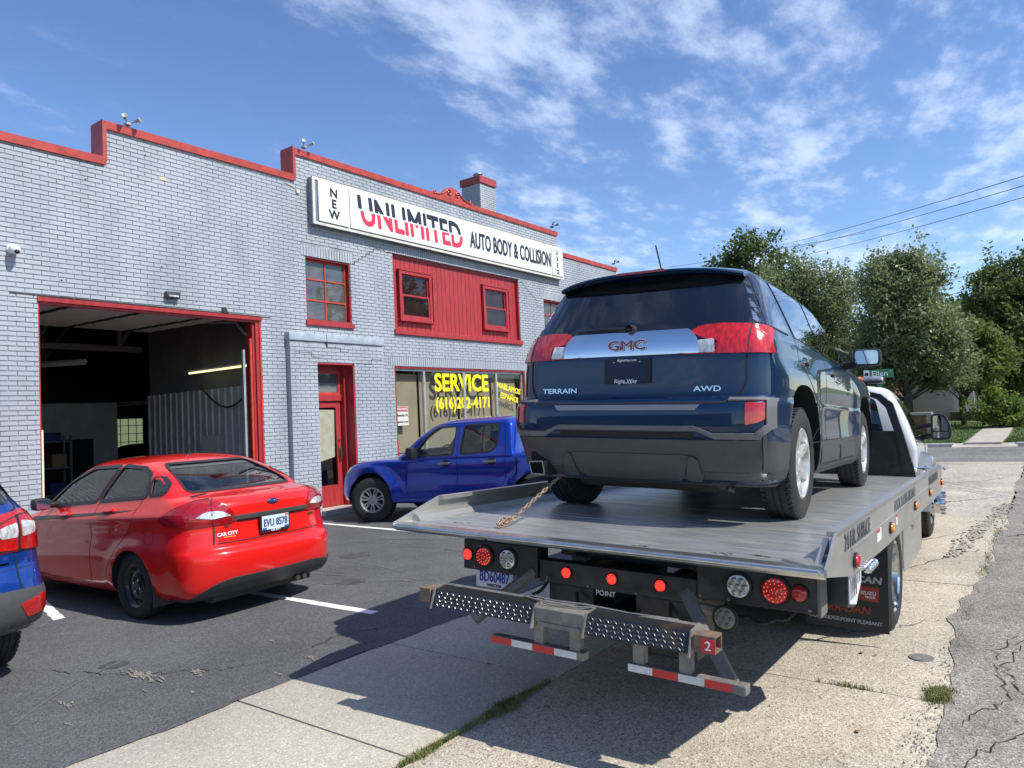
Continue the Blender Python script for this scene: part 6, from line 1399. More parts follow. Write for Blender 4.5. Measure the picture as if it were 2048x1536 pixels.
ovc = mat('badge_blue', (.01, .04, .18), .15, .2, coat=1)
h_, n_n, _, _ = C.bvh.ray_cast(Vector((-6, 0, 1.015)), Vector((1, 0, 0))); n_n = -n_n if n_n.x > 0 else n_n
for k, (a, b_, m) in enumerate(((.062, .026, chrome), (.055, .021, ovc))):
    q = MB(); F_ = fmat(h_+n_n*(.004+.003*k), Vector((0, -1, 0))-n_n*n_n.dot(Vector((0, -1, 0))), Vector((0, 0, 1))-n_n*n_n.z); q.prism([(a*math.cos(2*PI*i/28), b_*math.sin(2*PI*i/28)) for i in range(28)], 'z', -.004, .003, F_); q.build('oval_badge', m, RC)
rtext('Ford', 0, 1.015, .034, chrome, .0115, 1.25, .0006, sh=.25)
rtext('SE', .47, .845, .030, mat('badge_smoke', (.12, .10, .10), .3, .5), .004, 1.3, .001); rtext('CAR CITY', .47, .775, .042, platew, .004, 1.0, .0018); rtext('FIESTA', -.47, .835, .026, mat('badge_smoke', (1, 1, 1)), .004, 1.3, .001, sh=.3)
q = P([(.40, .745), (.50, .745), (.50, .752), (.40, .752)], 'rear', .004, mat('orange_underline', (.8, .35, .05), .5), 'badge_underline', skirt=0)
b = MB(); b.prism(rr([(-.165, .735), (.165, .735), (.165, .89), (-.165, .89)], .015), 'x', -.995, -.975); pf = b.build('plate_frame', black, RC, smooth=30)
b = MB(); b.prism([(-.150, .757), (.150, .757), (.150, .885), (-.150, .885)], 'x', -.9975, -.9948); b.build('licence_plate', mat('pale_blue_plate', (.60, .70, .80), .35, coat=.4), pf)
text('EVU 8578', .094, 'plate_number', mat('plate_navy_ink', (.02, .05, .16), .4), pf, fmat((-.9985, 0, .818), (0, -1, 0), (0, 0, 1)), .0006, .0022, .70)
text('CAR CITY', .024, 'plate_caption', platew, pf, fmat((-.9965, 0, .746), (0, -1, 0), (0, 0, 1)), .0006, .001)
b = MB(); b.box(-.999, -.9976, -.145, -.112, .860, .883); b.build('plate_sticker', mat('plate_sticker_orange', (.7, .15, .05), .5), pf); b = MB(); b.box(-.9985, -.9976, -.148, -.10, .757, .777); b.box(-.9985, -.9976, .10, .148, .757, .777); b.build('plate_blue_corner', mat('plate_blue', (.03, .12, .40), .5), pf)
b = MB(); b.bbox(.36, .46, -.03, .03, 1.455, 1.478, .01); b.tube([(.40, 0, 1.47), (.33, 0, 1.60)], .004, 5); b.build('antenna', black, RC, smooth=50)
for s in (-1, 1):
    b = MB(); b.tube([(1.62, s*.72, 1.0), (1.60, s*.85, 1.01)], .03, 8); b.bbox(1.54, 1.66, min(s*.82, s*.99), max(s*.82, s*.99), .96, 1.085, .045); mo = b.build('door_mirror', black, RC, smooth=50)
    b = MB(); b.prism(rr([(s*.84, .975), (s*.97, .975), (s*.97, 1.07), (s*.84, 1.07)], .02), 'x', 1.532, 1.5395); b.build('mirror_glass', mat('mirror_glass', (1, 1, 1)), mo)
b = MB(); b.box(-.8, 3.0, -.55, .55, .17, .24); b.tube([(-.93, -.38, .23), (-.6, -.38, .24)], .025, 8); b.tube([(-.93, -.30, .23), (-.6, -.30, .24)], .025, 8); b.tube([(0, -.7, .28), (0, .7, .28)], .03, 8); b.build('underbody', mat('underbody_grey', (1, 1, 1)), RC, smooth=40)
blksteel = mat('black_steel_rim', (.018, .018, .02), .35, .3, coat=.4)
for s in (-1, 1):
    for x in (0, 2.489): wheel(RC, x, s*.735, .302, .302, .196, .19, s, 'steel', rimmat=blksteel)
    b = MB(); b.box(-.36, -.345, min(s*.64, s*.835), max(s*.64, s*.835), .15, .34); b.build('mud_guard', valm, RC)
GC = empty('parked_car', 'dark car standing in the shadow at the back of the garage', 'car', M=pose(10.2, 19.0, G, 1.75, 0, 0)); dkp = paint('near_black_paint', (.01, .01, .014), .3, .35)
D2 = Car(GC, RR_, dkp, barrel=.035, sub=2); D2.panel(rr([(-.575, 1.145), (.575, 1.145), (.45, 1.39), (-.45, 1.39)], .06), 'rear', .004, darkglass, 'rear_window'); D2.finish('body')
for s in (-1, 1):
    for x in (0, 2.489): wheel(GC, x, s*.735, .302, .302, .196, .19, s, 'steel', rimmat=mat('black_steel_rim', (.018, .018, .02), .35, .3, coat=.4))
# ------------------------------------------------ blue pickup
PP = pose(10.03, 6.49, G, 1.716, 0, 0)
PK = empty('parked_pickup', 'bright blue crew-cab pickup with open wheel arches parked nose to the wall', 'pickup', M=PP)
bluep = paint('bright_blue_paint', (.008, .045, .38), .45, .28)
def pk_sculpt(x, y, z):
    s = 1 if y > 0 else -1
    if abs(y) > .5:
        for xc in (0, 3.2):
            d = math.hypot(x-xc, z-.42); y += s*.055*(1/(1+math.exp((d-.54)/.015)))
        y -= s*.018*math.exp(-((z-.80)/.10)**2)
    return x, y, z
PB = [(.34, .32, -1.05, .1, 5, 3.85, .4, 3.2, .82), (.42, .36, -1.10, .12, 5, 4.02, .5, 3, .875), (.55, .50, -1.12, .12, 5, 4.10, .55, 3, .885), (.75, .72, -1.12, .12, 5, 4.10, .6, 3, .885), (.95, .86, -1.12, .12, 5, 4.02, .65, 3, .880), (1.10, .98, -1.12, .12, 5, 3.86, .7, 3, .868), (1.16, 1.03, -1.12, .12, 5, 3.6, .7, 3, .82), (1.175, 1.06, -1.11, .1, 5, 3.3, .7, 2.8, .70), (1.18, 1.10, -1.05, .1, 5, 2.9, .5, 2.8, .4), (1.181, 1.101, -1, .1, 5, 2.8, .4, 2.8, .05)]
PCR = [(.5, .5, .40, .05, 6, 2.30, .3, 3.5, .80), (1.0, 1.0, .40, .05, 6, 2.72, .3, 3.5, .85), (1.10, 1.08, .40, .06, 6, 2.80, .4, 3.5, .862), (1.18, 1.16, .415, .07, 6, 2.70, .4, 3.5, .845), (1.35, 1.34, .43, .10, 5, 2.50, .4, 3.5, .80), (1.50, 1.50, .45, .12, 5, 2.27, .4, 3.5, .755), (1.60, 1.60, .47, .14, 5, 2.08, .4, 3.5, .72), (1.66, 1.655, .50, .18, 4, 1.92, .4, 3.4, .67), (1.70, 1.69, .56, .2, 3.4, 1.78, .35, 3, .56), (1.725, 1.71, .68, .2, 3, 1.66, .3, 2.6, .38), (1.735, 1.72, .8, .1, 2.5, 1.5, .1, 2.6, .15), (1.736, 1.721, .85, .05, 2.5, 1.4, .05, 2.6, .03)]
C = Car(PK, PB, bluep, sculpt=pk_sculpt, barrel=.01, ns=40, sub=4); P = C.panel; CL = C
wells(C, .38, 3.2, .90, 1.24); mb = MB(); mb.box(-1.04, .33, -.72, .72, .70, 1.4); C.cut(mb, mat('bed_liner', (.02, .02, .022), .8)); mb = MB(); mb.box(.5, 2.5, -.75, .75, .6, 1.4); C.cut(mb, interior)
C.finish('body')
K = Car(PK, PCR, bluep, barrel=0, sub=4, ns=24); K.hollow(PCR[0:], interior, .06)
fw = rr([(2.32, 1.12), (1.54, 1.13), (1.50, 1.575), (1.88, 1.565), (2.08, 1.42)], .05); rw = rr([(1.39, 1.14), (.84, 1.165), (.72, 1.25), (.70, 1.585), (1.34, 1.59)], .05); bw_ = rr([(-.55, 1.24), (.55, 1.24), (.50, 1.56), (-.50, 1.56)], .05); wsn = rr([(-.66, 1.20), (.66, 1.20), (.54, 1.60), (-.54, 1.60)], .05)
for q in (fw, rw): mb = MB(); mb.prism(q, 'y', -1.2, 1.2); K.cut(mb, interior)
mb = MB(); mb.prism(bw_, 'x', .2, .9); K.cut(mb, interior); mb = MB(); mb.prism(wsn, 'x', 1.9, 2.95); K.cut(mb, interior)
K.finish('cab')
lg = glass('pickup_glass', (.75, .82, .80), 1.5); tgp_ = glass('pickup_tinted_glass', (.16, .18, .18), 1.5)
for v in ('left', 'right'):
    for q, g_ in ((fw, lg), (rw, tgp_)):
        ring(K.bvh, q, .008, .018, v, .003, sealm, 'window_seal', PK); K.panel(q, v, -.006, g_, 'side_window', skirt=0)
    K.panel([(.98, 1.17), (1.0, 1.17), (1.0, 1.61), (.98, 1.61)], v, .002, sealm, 'window_divider', skirt=0)
    for dp in ([(1.45, 1.60), (1.45, .98)], [(.56, .98), (.56, 1.30), (.60, 1.60), (1.30, 1.635), (1.90, 1.62), (2.18, 1.44), (2.44, 1.14)]): K.panel(strip(rr(dp, .02) if False else dp, .008), v, .002, seam, 'panel_gap', skirt=0)
    for dp in ([(1.45, 1.1), (1.45, .46)], [(2.42, 1.05), (2.46, .80), (2.45, .46)], [(.56, 1.10), (.56, .75), (.72, .46)]): P(strip(dp, .009), v, .002, seam, 'panel_gap', skirt=0)
    hm = mat('silver_handle', (.22, .26, .24), .35, .6)
    P(rr([(1.58, .975), (1.80, .97), (1.80, 1.005), (1.58, 1.01)], .012), v, .035, hm, 'door_handle', skirt=.03); P(rr([(.72, 1.0), (.94, .995), (.94, 1.03), (.72, 1.035)], .012), v, .035, hm, 'door_handle', skirt=.03)
    P(rr([(1.60, .93), (1.72, .93), (1.72, 1.04), (1.60, 1.04)], .04), v, .002, seam, 'handle_recess', skirt=0); P(rr([(.74, .955), (.86, .955), (.86, 1.065), (.74, 1.065)], .04), v, .002, seam, 'handle_recess', skirt=0)
    P(strip([(.36, .45), (.36, 1.15)], .03), v, .002, seam, 'bed_gap', skirt=0); P([(-1.08, 1.135), (.33, 1.135), (.33, 1.165), (-1.08, 1.165)], v, .004, black, 'bed_rail_cap')
    P(rr([(4.06, .74), (3.86, .76), (3.72, .92), (3.90, .92), (4.0, .87)], .03), v, .008, clearlens, 'head_lamp', grid=.03)
    P(rr([(.7, .40), (2.5, .40), (2.5, .47), (.7, .47)], .02), v, .004, bluep, 'sill')
P(rr([(-.5, .60), (.5, .60), (.42, .84), (-.42, .84)], .04), 'front', .01, chrome, 'grille')
b = MB(); b.bbox(2.2, 2.45, -.7, .7, .85, 1.12, .06); b.lathe([(.18, 0), (.195, .013), (.18, .026), (.167, .013), (.18, 0)], 24, 'x', M=Matrix.Translation((2.0, .38, 1.10))@Matrix.Rotation(-.4, 4, 'Y')); b.build('dashboard', interior, PK, smooth=50)
for x in (.75, 1.55):
    for y in (-.36, .36):
        b = MB(); b.bbox(x-.02, x+.45, y-.25, y+.25, .62, .78, .06); b.bbox(-.07, .07, y-.24, y+.24, 0, .60, .06, M=Matrix.Translation((x+.02, 0, .72))@Matrix.Rotation(-.25, 4, 'Y')); b.bbox(-.05, .05, y-.13, y+.13, 0, .18, .04, M=Matrix.Translation((x-.13, 0, 1.29))@Matrix.Rotation(-.2, 4, 'Y')); b.build('seat', seatm, PK, smooth=50)
for s in (-1, 1):
    b = MB(); b.tube([(2.28, s*.83, 1.16), (2.26, s*.93, 1.16)], .035, 8); b.bbox(2.18, 2.32, min(s*.90, s*1.09), max(s*.90, s*1.09), 1.08, 1.27, .05); b.build('door_mirror', black, PK, smooth=50)
    wheel(PK, 0, s*.80, .38, .38, .215, .26, s, 'alloy', rimmat=alloy); wheel(PK, 3.2, s*.82, .38, .38, .215, .26, s, 'alloy7', steer=.30, rimmat=mat('dull_alloy', (.42, .42, .41), .4, .6))
    b = MB(); b.box(3.2-.5, 3.2+.5, min(s*.5, s*.55), max(s*.5, s*.55), .3, .9); b.build('inner_fender', wellm, PK)
b = MB(); b.box(-1.0, 3.8, -.5, .5, .32, .5); b.tube([(0, -.8, .38), (0, .8, .38)], .05, 8); b.tube([(3.2, -.7, .38), (3.2, .7, .38)], .04, 8); b.build('underbody', mat('underbody_grey', (1, 1, 1)), PK)
b = MB(); b.tube([(3.05, .35, 1.12), (2.7, .5, 1.17), (2.55, .45, 1.20)], .008, 5); b.build('wiper', black, PK)
# ------------------------------------------------ blue crossover cut by the left edge
EP = pose(1.31, 6.55, G+.085, 1.64, 0, 0)
ES = empty('parked_crossover', 'blue crossover cut off by the left picture edge, its right tail lamp showing', 'suv', M=EP)
bl2 = paint('royal_blue_paint', (.008, .05, .28), .45, .28)
ER = [(.26, .26, -.66, .18, 4, 3.4, .4, 3, .82), (.34, .30, -.84, .3, 3.8, 3.55, .5, 3, .88), (.44, .4, -.90, .34, 3.6, 3.60, .5, 3, .905), (.54, .5, -.915, .36, 3.6, 3.62, .5, 3, .91), (.62, .6, -.90, .38, 3.6, 3.62, .5, 3, .90), (.72, .7, -.865, .38, 3.6, 3.6, .5, 3, .895), (.78, .76, -.845, .38, 3.6, 3.58, .5, 3, .892), (.90, .85, -.845, .38, 3.6, 3.5, .5, 3, .885), (1.0, .95, -.86, .38, 3.5, 3.4, .6, 3, .875), (1.08, 1.02, -.83, .40, 3.3, 3.1, .6, 3, .855),
      (1.16, 1.08, -.76, .42, 3.2, 2.6, .6, 3, .82), (1.22, 1.14, -.70, .42, 3.2, 2.4, .6, 3, .79), (1.35, 1.3, -.60, .42, 3.2, 2.1, .6, 3, .74), (1.5, 1.46, -.48, .40, 3.2, 1.7, .6, 3, .68), (1.60, 1.57, -.40, .38, 3, 1.4, .5, 3, .61), (1.655, 1.63, -.3, .35, 2.8, 1.2, .4, 3, .48), (1.675, 1.65, -.1, .3, 2.6, 1.0, .3, 3, .25), (1.68, 1.655, 0, .1, 2.5, .9, .2, 3, .03)]
C = Car(ES, ER, bl2, barrel=.03, ns=30, sub=4); P = C.panel; wells(C, .345, 2.69, .90, 1.13); C.finish('body')
P(rr([(-.70, 1.17), (.70, 1.17), (.58, 1.56), (-.58, 1.56)], .06), 'rear', .004, darkglass, 'rear_window')
for v in ('left', 'right'):
    P(rr([(-.62, 1.22), (-.05, 1.19), (-.10, 1.52), (-.42, 1.52)], .05), v, .004, darkglass, 'quarter_window'); P(rr([(.02, 1.19), (.95, 1.14), (.92, 1.53), (-.02, 1.55)], .03), v, .004, darkglass, 'side_window'); P(rr([(1.0, 1.14), (2.2, 1.08), (1.5, 1.48), (.98, 1.53)], .03), v, .004, darkglass, 'side_window')
    P([(-.92, .22), (-.92, .57), (-.55, .60), (-.42, .57), (-.38, .24)], v, .005, greyc, 'bumper_cladding'); P([(.4, .22), (2.3, .22), (2.3, .40), (.4, .40)], v, .005, greyc, 'sill_cladding')
    P(rr([(-.86, .84), (-.63, .88), (-.55, 1.05), (-.64, 1.13), (-.80, 1.10)], .03), v, .010, redlens, 'tail_lamp', grid=.04)
P([(-.88, .22), (.88, .22), (.90, .585), (.60, .60), (-.60, .60), (-.90, .585)], 'rear', .006, greyc, 'bumper_cladding')
for s in (-1, 1):
    P(rr([(s*.45, 1.02), (s*.52, .86), (s*.86, .84), (s*.86, 1.08), (s*.70, 1.10)], [.02, .03, .01, .02, .05]), 'rear', .010, seam, 'lamp_surround', grid=.04); P(rr([(s*.475, 1.015), (s*.53, .87), (s*.66, .86), (s*.66, 1.08)], .02), 'rear', .014, redlens, 'tail_lamp', grid=.04); P(rr([(s*.68, .86), (s*.855, .85), (s*.85, 1.07), (s*.68, 1.085)], .02), 'rear', .013, redlens, 'tail_lamp', grid=.04)
    P(rr([(s*.50, 1.01), (s*.55, .95), (s*.655, .95), (s*.655, 1.04)], .01), 'rear', .017, clearlens, 'reverse_lamp', grid=.03); P(rr([(s*.69, .95), (s*.79, .96), (s*.80, 1.03), (s*.69, 1.05)], .01), 'rear', .017, clearlens, 'turn_lamp', grid=.03)
    P(rr([(s*.64, .50), (s*.83, .545), (s*.855, .42), (s*.70, .40)], .02), 'rear', .010, redlens, 'fog_reflector', grid=.03)
    P(rr([(s*.30, .26), (s*.52, .28), (s*.60, .37), (s*.52, .44), (s*.30, .45)], .05), 'rear', .012, mat('exhaust_bezel', (.10, .10, .10), .4, .4), 'exhaust_bezel'); P(rr([(s*.33, .30), (s*.45, .31), (s*.50, .36), (s*.45, .40), (s*.33, .40)], .03), 'rear', .018, wellm, 'exhaust_opening', skirt=0)
gap(C, rr([(-.66, .585), (.66, .585), (.645, .86), (.45, 1.04), (.72, 1.14), (.56, 1.6), (-.56, 1.6), (-.72, 1.14), (-.45, 1.04), (-.645, .86)], .03), 'rear', .011, .002)
gap(C, [(-.85, .735), (.85, .735)], 'rear', .004, .001, False)
rtext('SE', -.49, .81, .045, chrome, .004, 1.2, .0008, sh=.2); P(rr([(-.42, .772), (-.60, .772), (-.60, .785), (-.42, .785)], .005), 'rear', .006, chrome, 'badge_bar')
for s in (-1, 1):
    for x in (0, 2.69): wheel(ES, x, s*.78, .270, .355, .222, .235, s, 'alloy')
b = MB(); b.box(-.6, 3.2, -.6, .6, .2, .34); b.tube([(0, -.8, .35), (0, .8, .35)], .04, 8); b.build('underbody', mat('underbody_grey', (1, 1, 1)), ES)
# ================================================================ TREES
from mathutils import noise as mnoise
def leafmat(name, c, c2, tr=.35, rough=.5):
    m = bpy.data.materials.new(name); m.use_nodes = True; N = m.node_tree.nodes; L = m.node_tree.links; b = N['Principled BSDF']; o = N['Material Output']
    ge = N.new('ShaderNodeNewGeometry'); n = N.new('ShaderNodeTexNoise'); n.inputs['Scale'].default_value = 1.1; n.inputs['Detail'].default_value = 8; n.inputs['Roughness'].default_value = .8; L.new(ge.outputs['Position'], n.inputs['Vector'])
    mr = N.new('ShaderNodeMapRange'); L.new(n.outputs[0], mr.inputs[0]); mr.inputs[1].default_value = .35; mr.inputs[2].default_value = .68
    mx = N.new('ShaderNodeMix'); mx.data_type = 'RGBA'; L.new(mr.outputs[0], mx.inputs[0]); mx.inputs[6].default_value = (*c, 1); mx.inputs[7].default_value = (*c2, 1); L.new(mx.outputs[2], b.inputs['Base Color'])
    b.inputs['Roughness'].default_value = rough; b.inputs['Specular IOR Level'].default_value = .4
    t = N.new('ShaderNodeBsdfTranslucent'); L.new(mx.outputs[2], t.inputs[0]); ms = N.new('ShaderNodeMixShader'); ms.inputs[0].default_value = tr; L.new(b.outputs[0], ms.inputs[1]); L.new(t.outputs[0], ms.inputs[2]); L.new(ms.outputs[0], o.inputs[0])
    MATS[name] = m; return m
bark = mat('bark', (.085, .07, .055), .95, var=.4, vs=6, bump=.8, bs=14, bd=.05)
lm_maple = leafmat('silvery_maple_leaves', (.13, .175, .065), (.34, .39, .20), .45, .40); lm_dark = leafmat('dark_green_leaves', (.04, .08, .018), (.12, .175, .04), .4); lm_mid = leafmat('mid_green_leaves', (.08, .14, .03), (.24, .29, .075), .5); lm_bright = leafmat('bright_bush_leaves', (.10, .18, .03), (.26, .34, .07), .45); lm_tall = leafmat('tall_tree_leaves', (.07, .115, .028), (.22, .255, .075), .4)
def tree(name, label, x, y, h, lobes, m, nleaf=15000, ls=.12, trunk=.25, seed=1, tipy=0.0, cat='tree', cluster=.30, per=34, elong=1.0, gapf=.85):
    """lobes: (dx, dy, z, rx, ry, rz) ellipsoids of the crown"""
    rg = np.random.default_rng(seed); T = empty(name, label, cat, (x, y, G)); zb = min(l[2]-l[5] for l in lobes)
    b = MB(); ends = []
    top = max(l[2] for l in lobes); b.tube([(0, 0, -.3), (0, 0, .1), (rg.normal(0, .05), rg.normal(0, .05), h*.18), (rg.normal(0, .15), rg.normal(0, .15), max(h*.35, zb+.5)), (rg.normal(0, .3), rg.normal(0, .3), top)], trunk, 9, r2=trunk*.25)
    vol = np.array([l[3]*l[4]*l[5] for l in lobes])**.8; vol /= vol.sum(); nc = int(max(20, nleaf//per)*1.15); cen = []
    for k in range(nc):
        l = lobes[rg.choice(len(lobes), p=vol)]; d = rg.normal(size=3); d /= np.linalg.norm(d); rr_ = (.35+.65*rg.random()**.45)*(1+.13*rg.normal()); p = np.array([l[0], l[1], l[2]])+d*rr_*np.array(l[3:6])
        if p[2] > .3 and mnoise.noise(Vector(p)*gapf+Vector((seed*7.3, 0, 0))) > -.16: cen.append(p)
    cen = np.array(cen)
    for p in cen[rg.choice(len(cen), min(60, len(cen)), replace=False)]:
        z0_ = min(max(h*.15, p[2]*.55), top*.9); b.tube([(0, 0, z0_), tuple(np.array([p[0]*.4, p[1]*.4, (z0_+p[2])/2])+rg.normal(0, .15, 3)), tuple(p)], trunk*.22, 5, r2=.012)
    b.build('trunk', bark, T, smooth=50)
    n = len(cen)*per; base = np.repeat(cen, per, 0); cd = rg.normal(0, 1, (len(cen), 3)); cd /= np.linalg.norm(cd, axis=1)[:, None]; cd[:, 2] += tipy; cd = np.repeat(cd, per, 0)
    t = rg.random((n, 1)); pos = base+rg.normal(0, cluster*.42, (n, 3))+cd*(t-.3)*cluster*elong
    a = rg.normal(0, 1, (n, 3)); a /= np.linalg.norm(a, axis=1)[:, None]; nn = rg.normal(0, 1, (n, 3)); nn[:, 2] += .5; nn /= np.linalg.norm(nn, axis=1)[:, None]; u = np.cross(a, nn); u /= np.linalg.norm(u, axis=1)[:, None]+1e-9; w = np.cross(nn, u)
    s = ls*(.6+.8*rg.random((n, 1))); V = np.empty((n, 4, 3)); V[:, 0] = pos-u*s; V[:, 1] = pos-w*s*.55+nn*s*.1; V[:, 2] = pos+u*s; V[:, 3] = pos+w*s*.55+nn*s*.1
    me = bpy.data.meshes.new('crown'); me.vertices.add(n*4); me.vertices.foreach_set('co', V.reshape(-1)); me.loops.add(n*4); me.loops.foreach_set('vertex_index', np.arange(n*4, dtype=np.int32)); me.polygons.add(n); me.polygons.foreach_set('loop_start', np.arange(0, n*4, 4, dtype=np.int32)); me.update(calc_edges=True); me.materials.append(m); link('crown', me, T)
    return T
TG = 'trees beyond the side street'
def gtree(*a, **k): t = tree(*a, **k); t['group'] = TG; return t
def spikes(seed, y0, y1, ztop, n, zb=.9):
    rg = np.random.default_rng(seed); return [(rg.normal(0, .4), y0+(y1-y0)*(i+.5)/n+rg.normal(0, .1), ztop(y0+(y1-y0)*(i+.5)/n)-rg.random()*.5, .34, .34, rg.uniform(.7, 1.15)) for i in range(n)]
gtree('broadleaf_tree', 'large dark green round tree farthest back, rising above the SUV roof', 57, 18.6, 17, [(0, -.3, 12.4, 2.8, 2.7, 2.6), (0, 1.2, 11.2, 2.4, 2.2, 2.2), (-.5, 3.6, 10.0, 1.9, 1.7, 1.7), (0, -2, 9, 3, 3, 3), (0, 1, 8.6, 3, 3, 2.4)], lm_dark, 24000, .17, .4, 3, cluster=.8, per=44)
gtree('maple_tree', 'silvery green maple behind the SUV roof, left of the two maples', 40.5, 10.3, 11, [(0, .2, 6.9, 2.2, 2.2, 2.1), (0, 1.6, 6.2, 1.9, 1.7, 2.0), (0, -1.3, 6.6, 1.7, 1.5, 2.0), (0, .4, 4.6, 2.6, 2.8, 1.8), (0, -2.0, 4.4, 1.6, 1.2, 1.4), (0, .8, 2.6, 2.2, 2.4, 1.4), (0, -2.2, 3.0, 1.3, 1.2, 1.3)]+spikes(1, -2.0, 2.4, lambda y: 8.8-.22*abs(y-.2)**1.5, 8), lm_maple, 62000, .085, .3, 4, tipy=.8, cluster=.36, per=30, elong=2.4)
gtree('maple_tree', 'slimmer silvery maple with one leaning tip right of the first maple', 36.0, 5.15, 10, [(0, .2, 5.4, 1.7, 1.6, 1.8), (0, -.6, 6.6, 1.2, .9, 1.3), (0, .7, 6.6, 1.1, .75, 1.1), (0, -1.0, 4.2, 1.5, 1.1, 1.3), (0, .4, 3.9, 1.6, 1.5, 1.0), (0, -1.9, 4.2, 1.0, .7, 1.0), (0, .9, 2.9, 1.4, 1.3, 1.0), (0, -1.9, 3.0, 1.0, .8, 1.1), (0, -.6, 3.3, 1.4, 1.3, .8)]+[(0, -.35-.16*k, 6.9+.34*k, .38-.04*k, .38-.05*k, .6) for k in range(5)]+[(0, .75, 7.5, .3, .3, .7), (0, .2, 7.3, .3, .3, .7), (0, -1.6, 6.9, .5, .42, .5)], lm_maple, 54000, .08, .28, 5, tipy=.8, cluster=.33, per=30, elong=2.4)
gtree('broadleaf_tree', 'low dark leafy tree shading the lawn right of the maples', 40.0, 3.35, 7, [(0, .3, 4.0, 1.9, 1.5, 1.5), (0, -.8, 3.3, 1.6, 1.3, 1.1), (0, .5, 5.2, 1.0, .8, .9), (0, 1.0, 3.2, 1.2, 1.1, 1.0)], lm_mid, 24000, .12, .2, 6, cluster=.5, per=36)
gtree('broadleaf_tree', 'tall green tree leaning in from the right picture edge', 54.0, 1.6, 14, [(0, .3, 7.4, 2.6, 2.0, 2.2), (0, .8, 8.7, 1.2, 1.0, 1.3), (0, -1.4, 8.2, 2.2, 1.8, 1.8), (0, -3.2, 6.9, 3.0, 2.6, 3.0), (0, -.6, 5.0, 3, 2.6, 2.6), (0, 1.2, 4.6, 2.6, 2.0, 2.2), (0, -.4, 2.8, 2.6, 3.0, 1.6)]+[(0, .9, 9.7, .4, .4, .9), (0, .1, 9.6, .35, .4, .8), (0, -1.1, 9.6, .4, .4, .7), (0, 1.9, 8.2, .8, .6, .6)], lm_tall, 56000, .12, .35, 7, tipy=.5, cluster=.55, per=36, elong=1.6)
gtree('broadleaf_tree', 'dark far tree filling the gap between the maples and the tall tree', 66, 6.6, 12, [(0, 0, 7.0, 3, 2.2, 2.6), (0, -2.5, 5.5, 4, 3, 3.4), (0, 3.5, 5.5, 4, 3, 3.4)], lm_dark, 16000, .2, .4, 8, cluster=.8)
gtree('broadleaf_tree', 'dark shrubby tree low behind the white porch', 60, 1.2, 7, [(0, 0, 3.2, 3, 4.5, 3.0)], lm_dark, 14000, .18, .3, 9, cluster=.7)
b1 = tree('leafy_bush', 'light green round bush beside the far footpath', 37.5, 2.0, 2, [(0, 0, 1.0, .9, .95, .85), (0, -.3, .7, .9, 1.0, .7), (0, .2, 1.5, .5, .5, .5)], lm_bright, 9000, .07, .04, 10, cat='bush', cluster=.22, per=28)
# trees and buildings put in outside the picture for the SUV paint to mirror
RFB = empty('brick_reflection_block', 'low brown brick block added across the street to darken SUV reflections, outside the picture', 'building'); b = MB(); b.box(22, 60, -26, -15, G, 4.6); b.build('wall', mat('reflection_block_brick', (.13, .085, .065), .9, var=.2, vs=3), RFB); b = MB(); b.box(21.8, 60.2, -26.2, -14.8, 4.6, 4.9); b.build('roof_edge', concm, RFB)  # unseen block, added to darken the street-side reflections in the SUV paint
for i in range(6): b = MB(); b.box(25+i*5.2, 28+i*5.2, -15.03, -14.99, 1, 2.6); b.build('window', darkglass, RFB)
sheet('reflection_lot', -30, 90, -40, -9.5, G+.004, MATS['old_street_asphalt'])  # unseen asphalt, added so the SUV paint does not mirror green lawn
GBH = empty('grey_workshop', 'grey workshop added behind the photographer for the SUV tailgate to mirror, outside the picture', 'building'); b = MB(); b.box(-26, -16, -2, 22, G, 4.0); b.build('wall', mat('workshop_grey', (.16, .17, .18), .8, var=.15, vs=2), GBH); b = MB(); b.box(-15.99, -15.95, 3, 7, G, 3); b.box(-15.99, -15.95, 10, 14, G, 3); b.build('door', mat('workshop_door', (.30, .30, .29), .7), GBH)  # unseen grey building, put in for the SUV tailgate to mirror
tree('broadleaf_tree', 'street tree mirrored in the SUV paint, outside the picture', 16, -13, 10, [(0, 0, 6.5, 3.4, 3.4, 3.4)], lm_mid, 9000, .2, .3, 12, cluster=.8)
tree('broadleaf_tree', 'second street tree mirrored in the SUV paint, outside the picture', 33, -12, 11, [(0, 0, 7, 3.8, 3.8, 3.6)], lm_mid, 9000, .2, .3, 13, cluster=.8)
# ================================================================ ACROSS THE SIDE STREET
curbm = mat('curb_concrete', (.52, .50, .45), .85, var=.12, vs=5)
b = MB(); 
for a, c in ((2.75, 30), (.70, 1.05), (-40, -9.5)): b.bbox(28.3, 28.48, a, c, G-.05, G+.12, .03)
tag(b.build('curb', curbm, smooth=40), kind='structure')
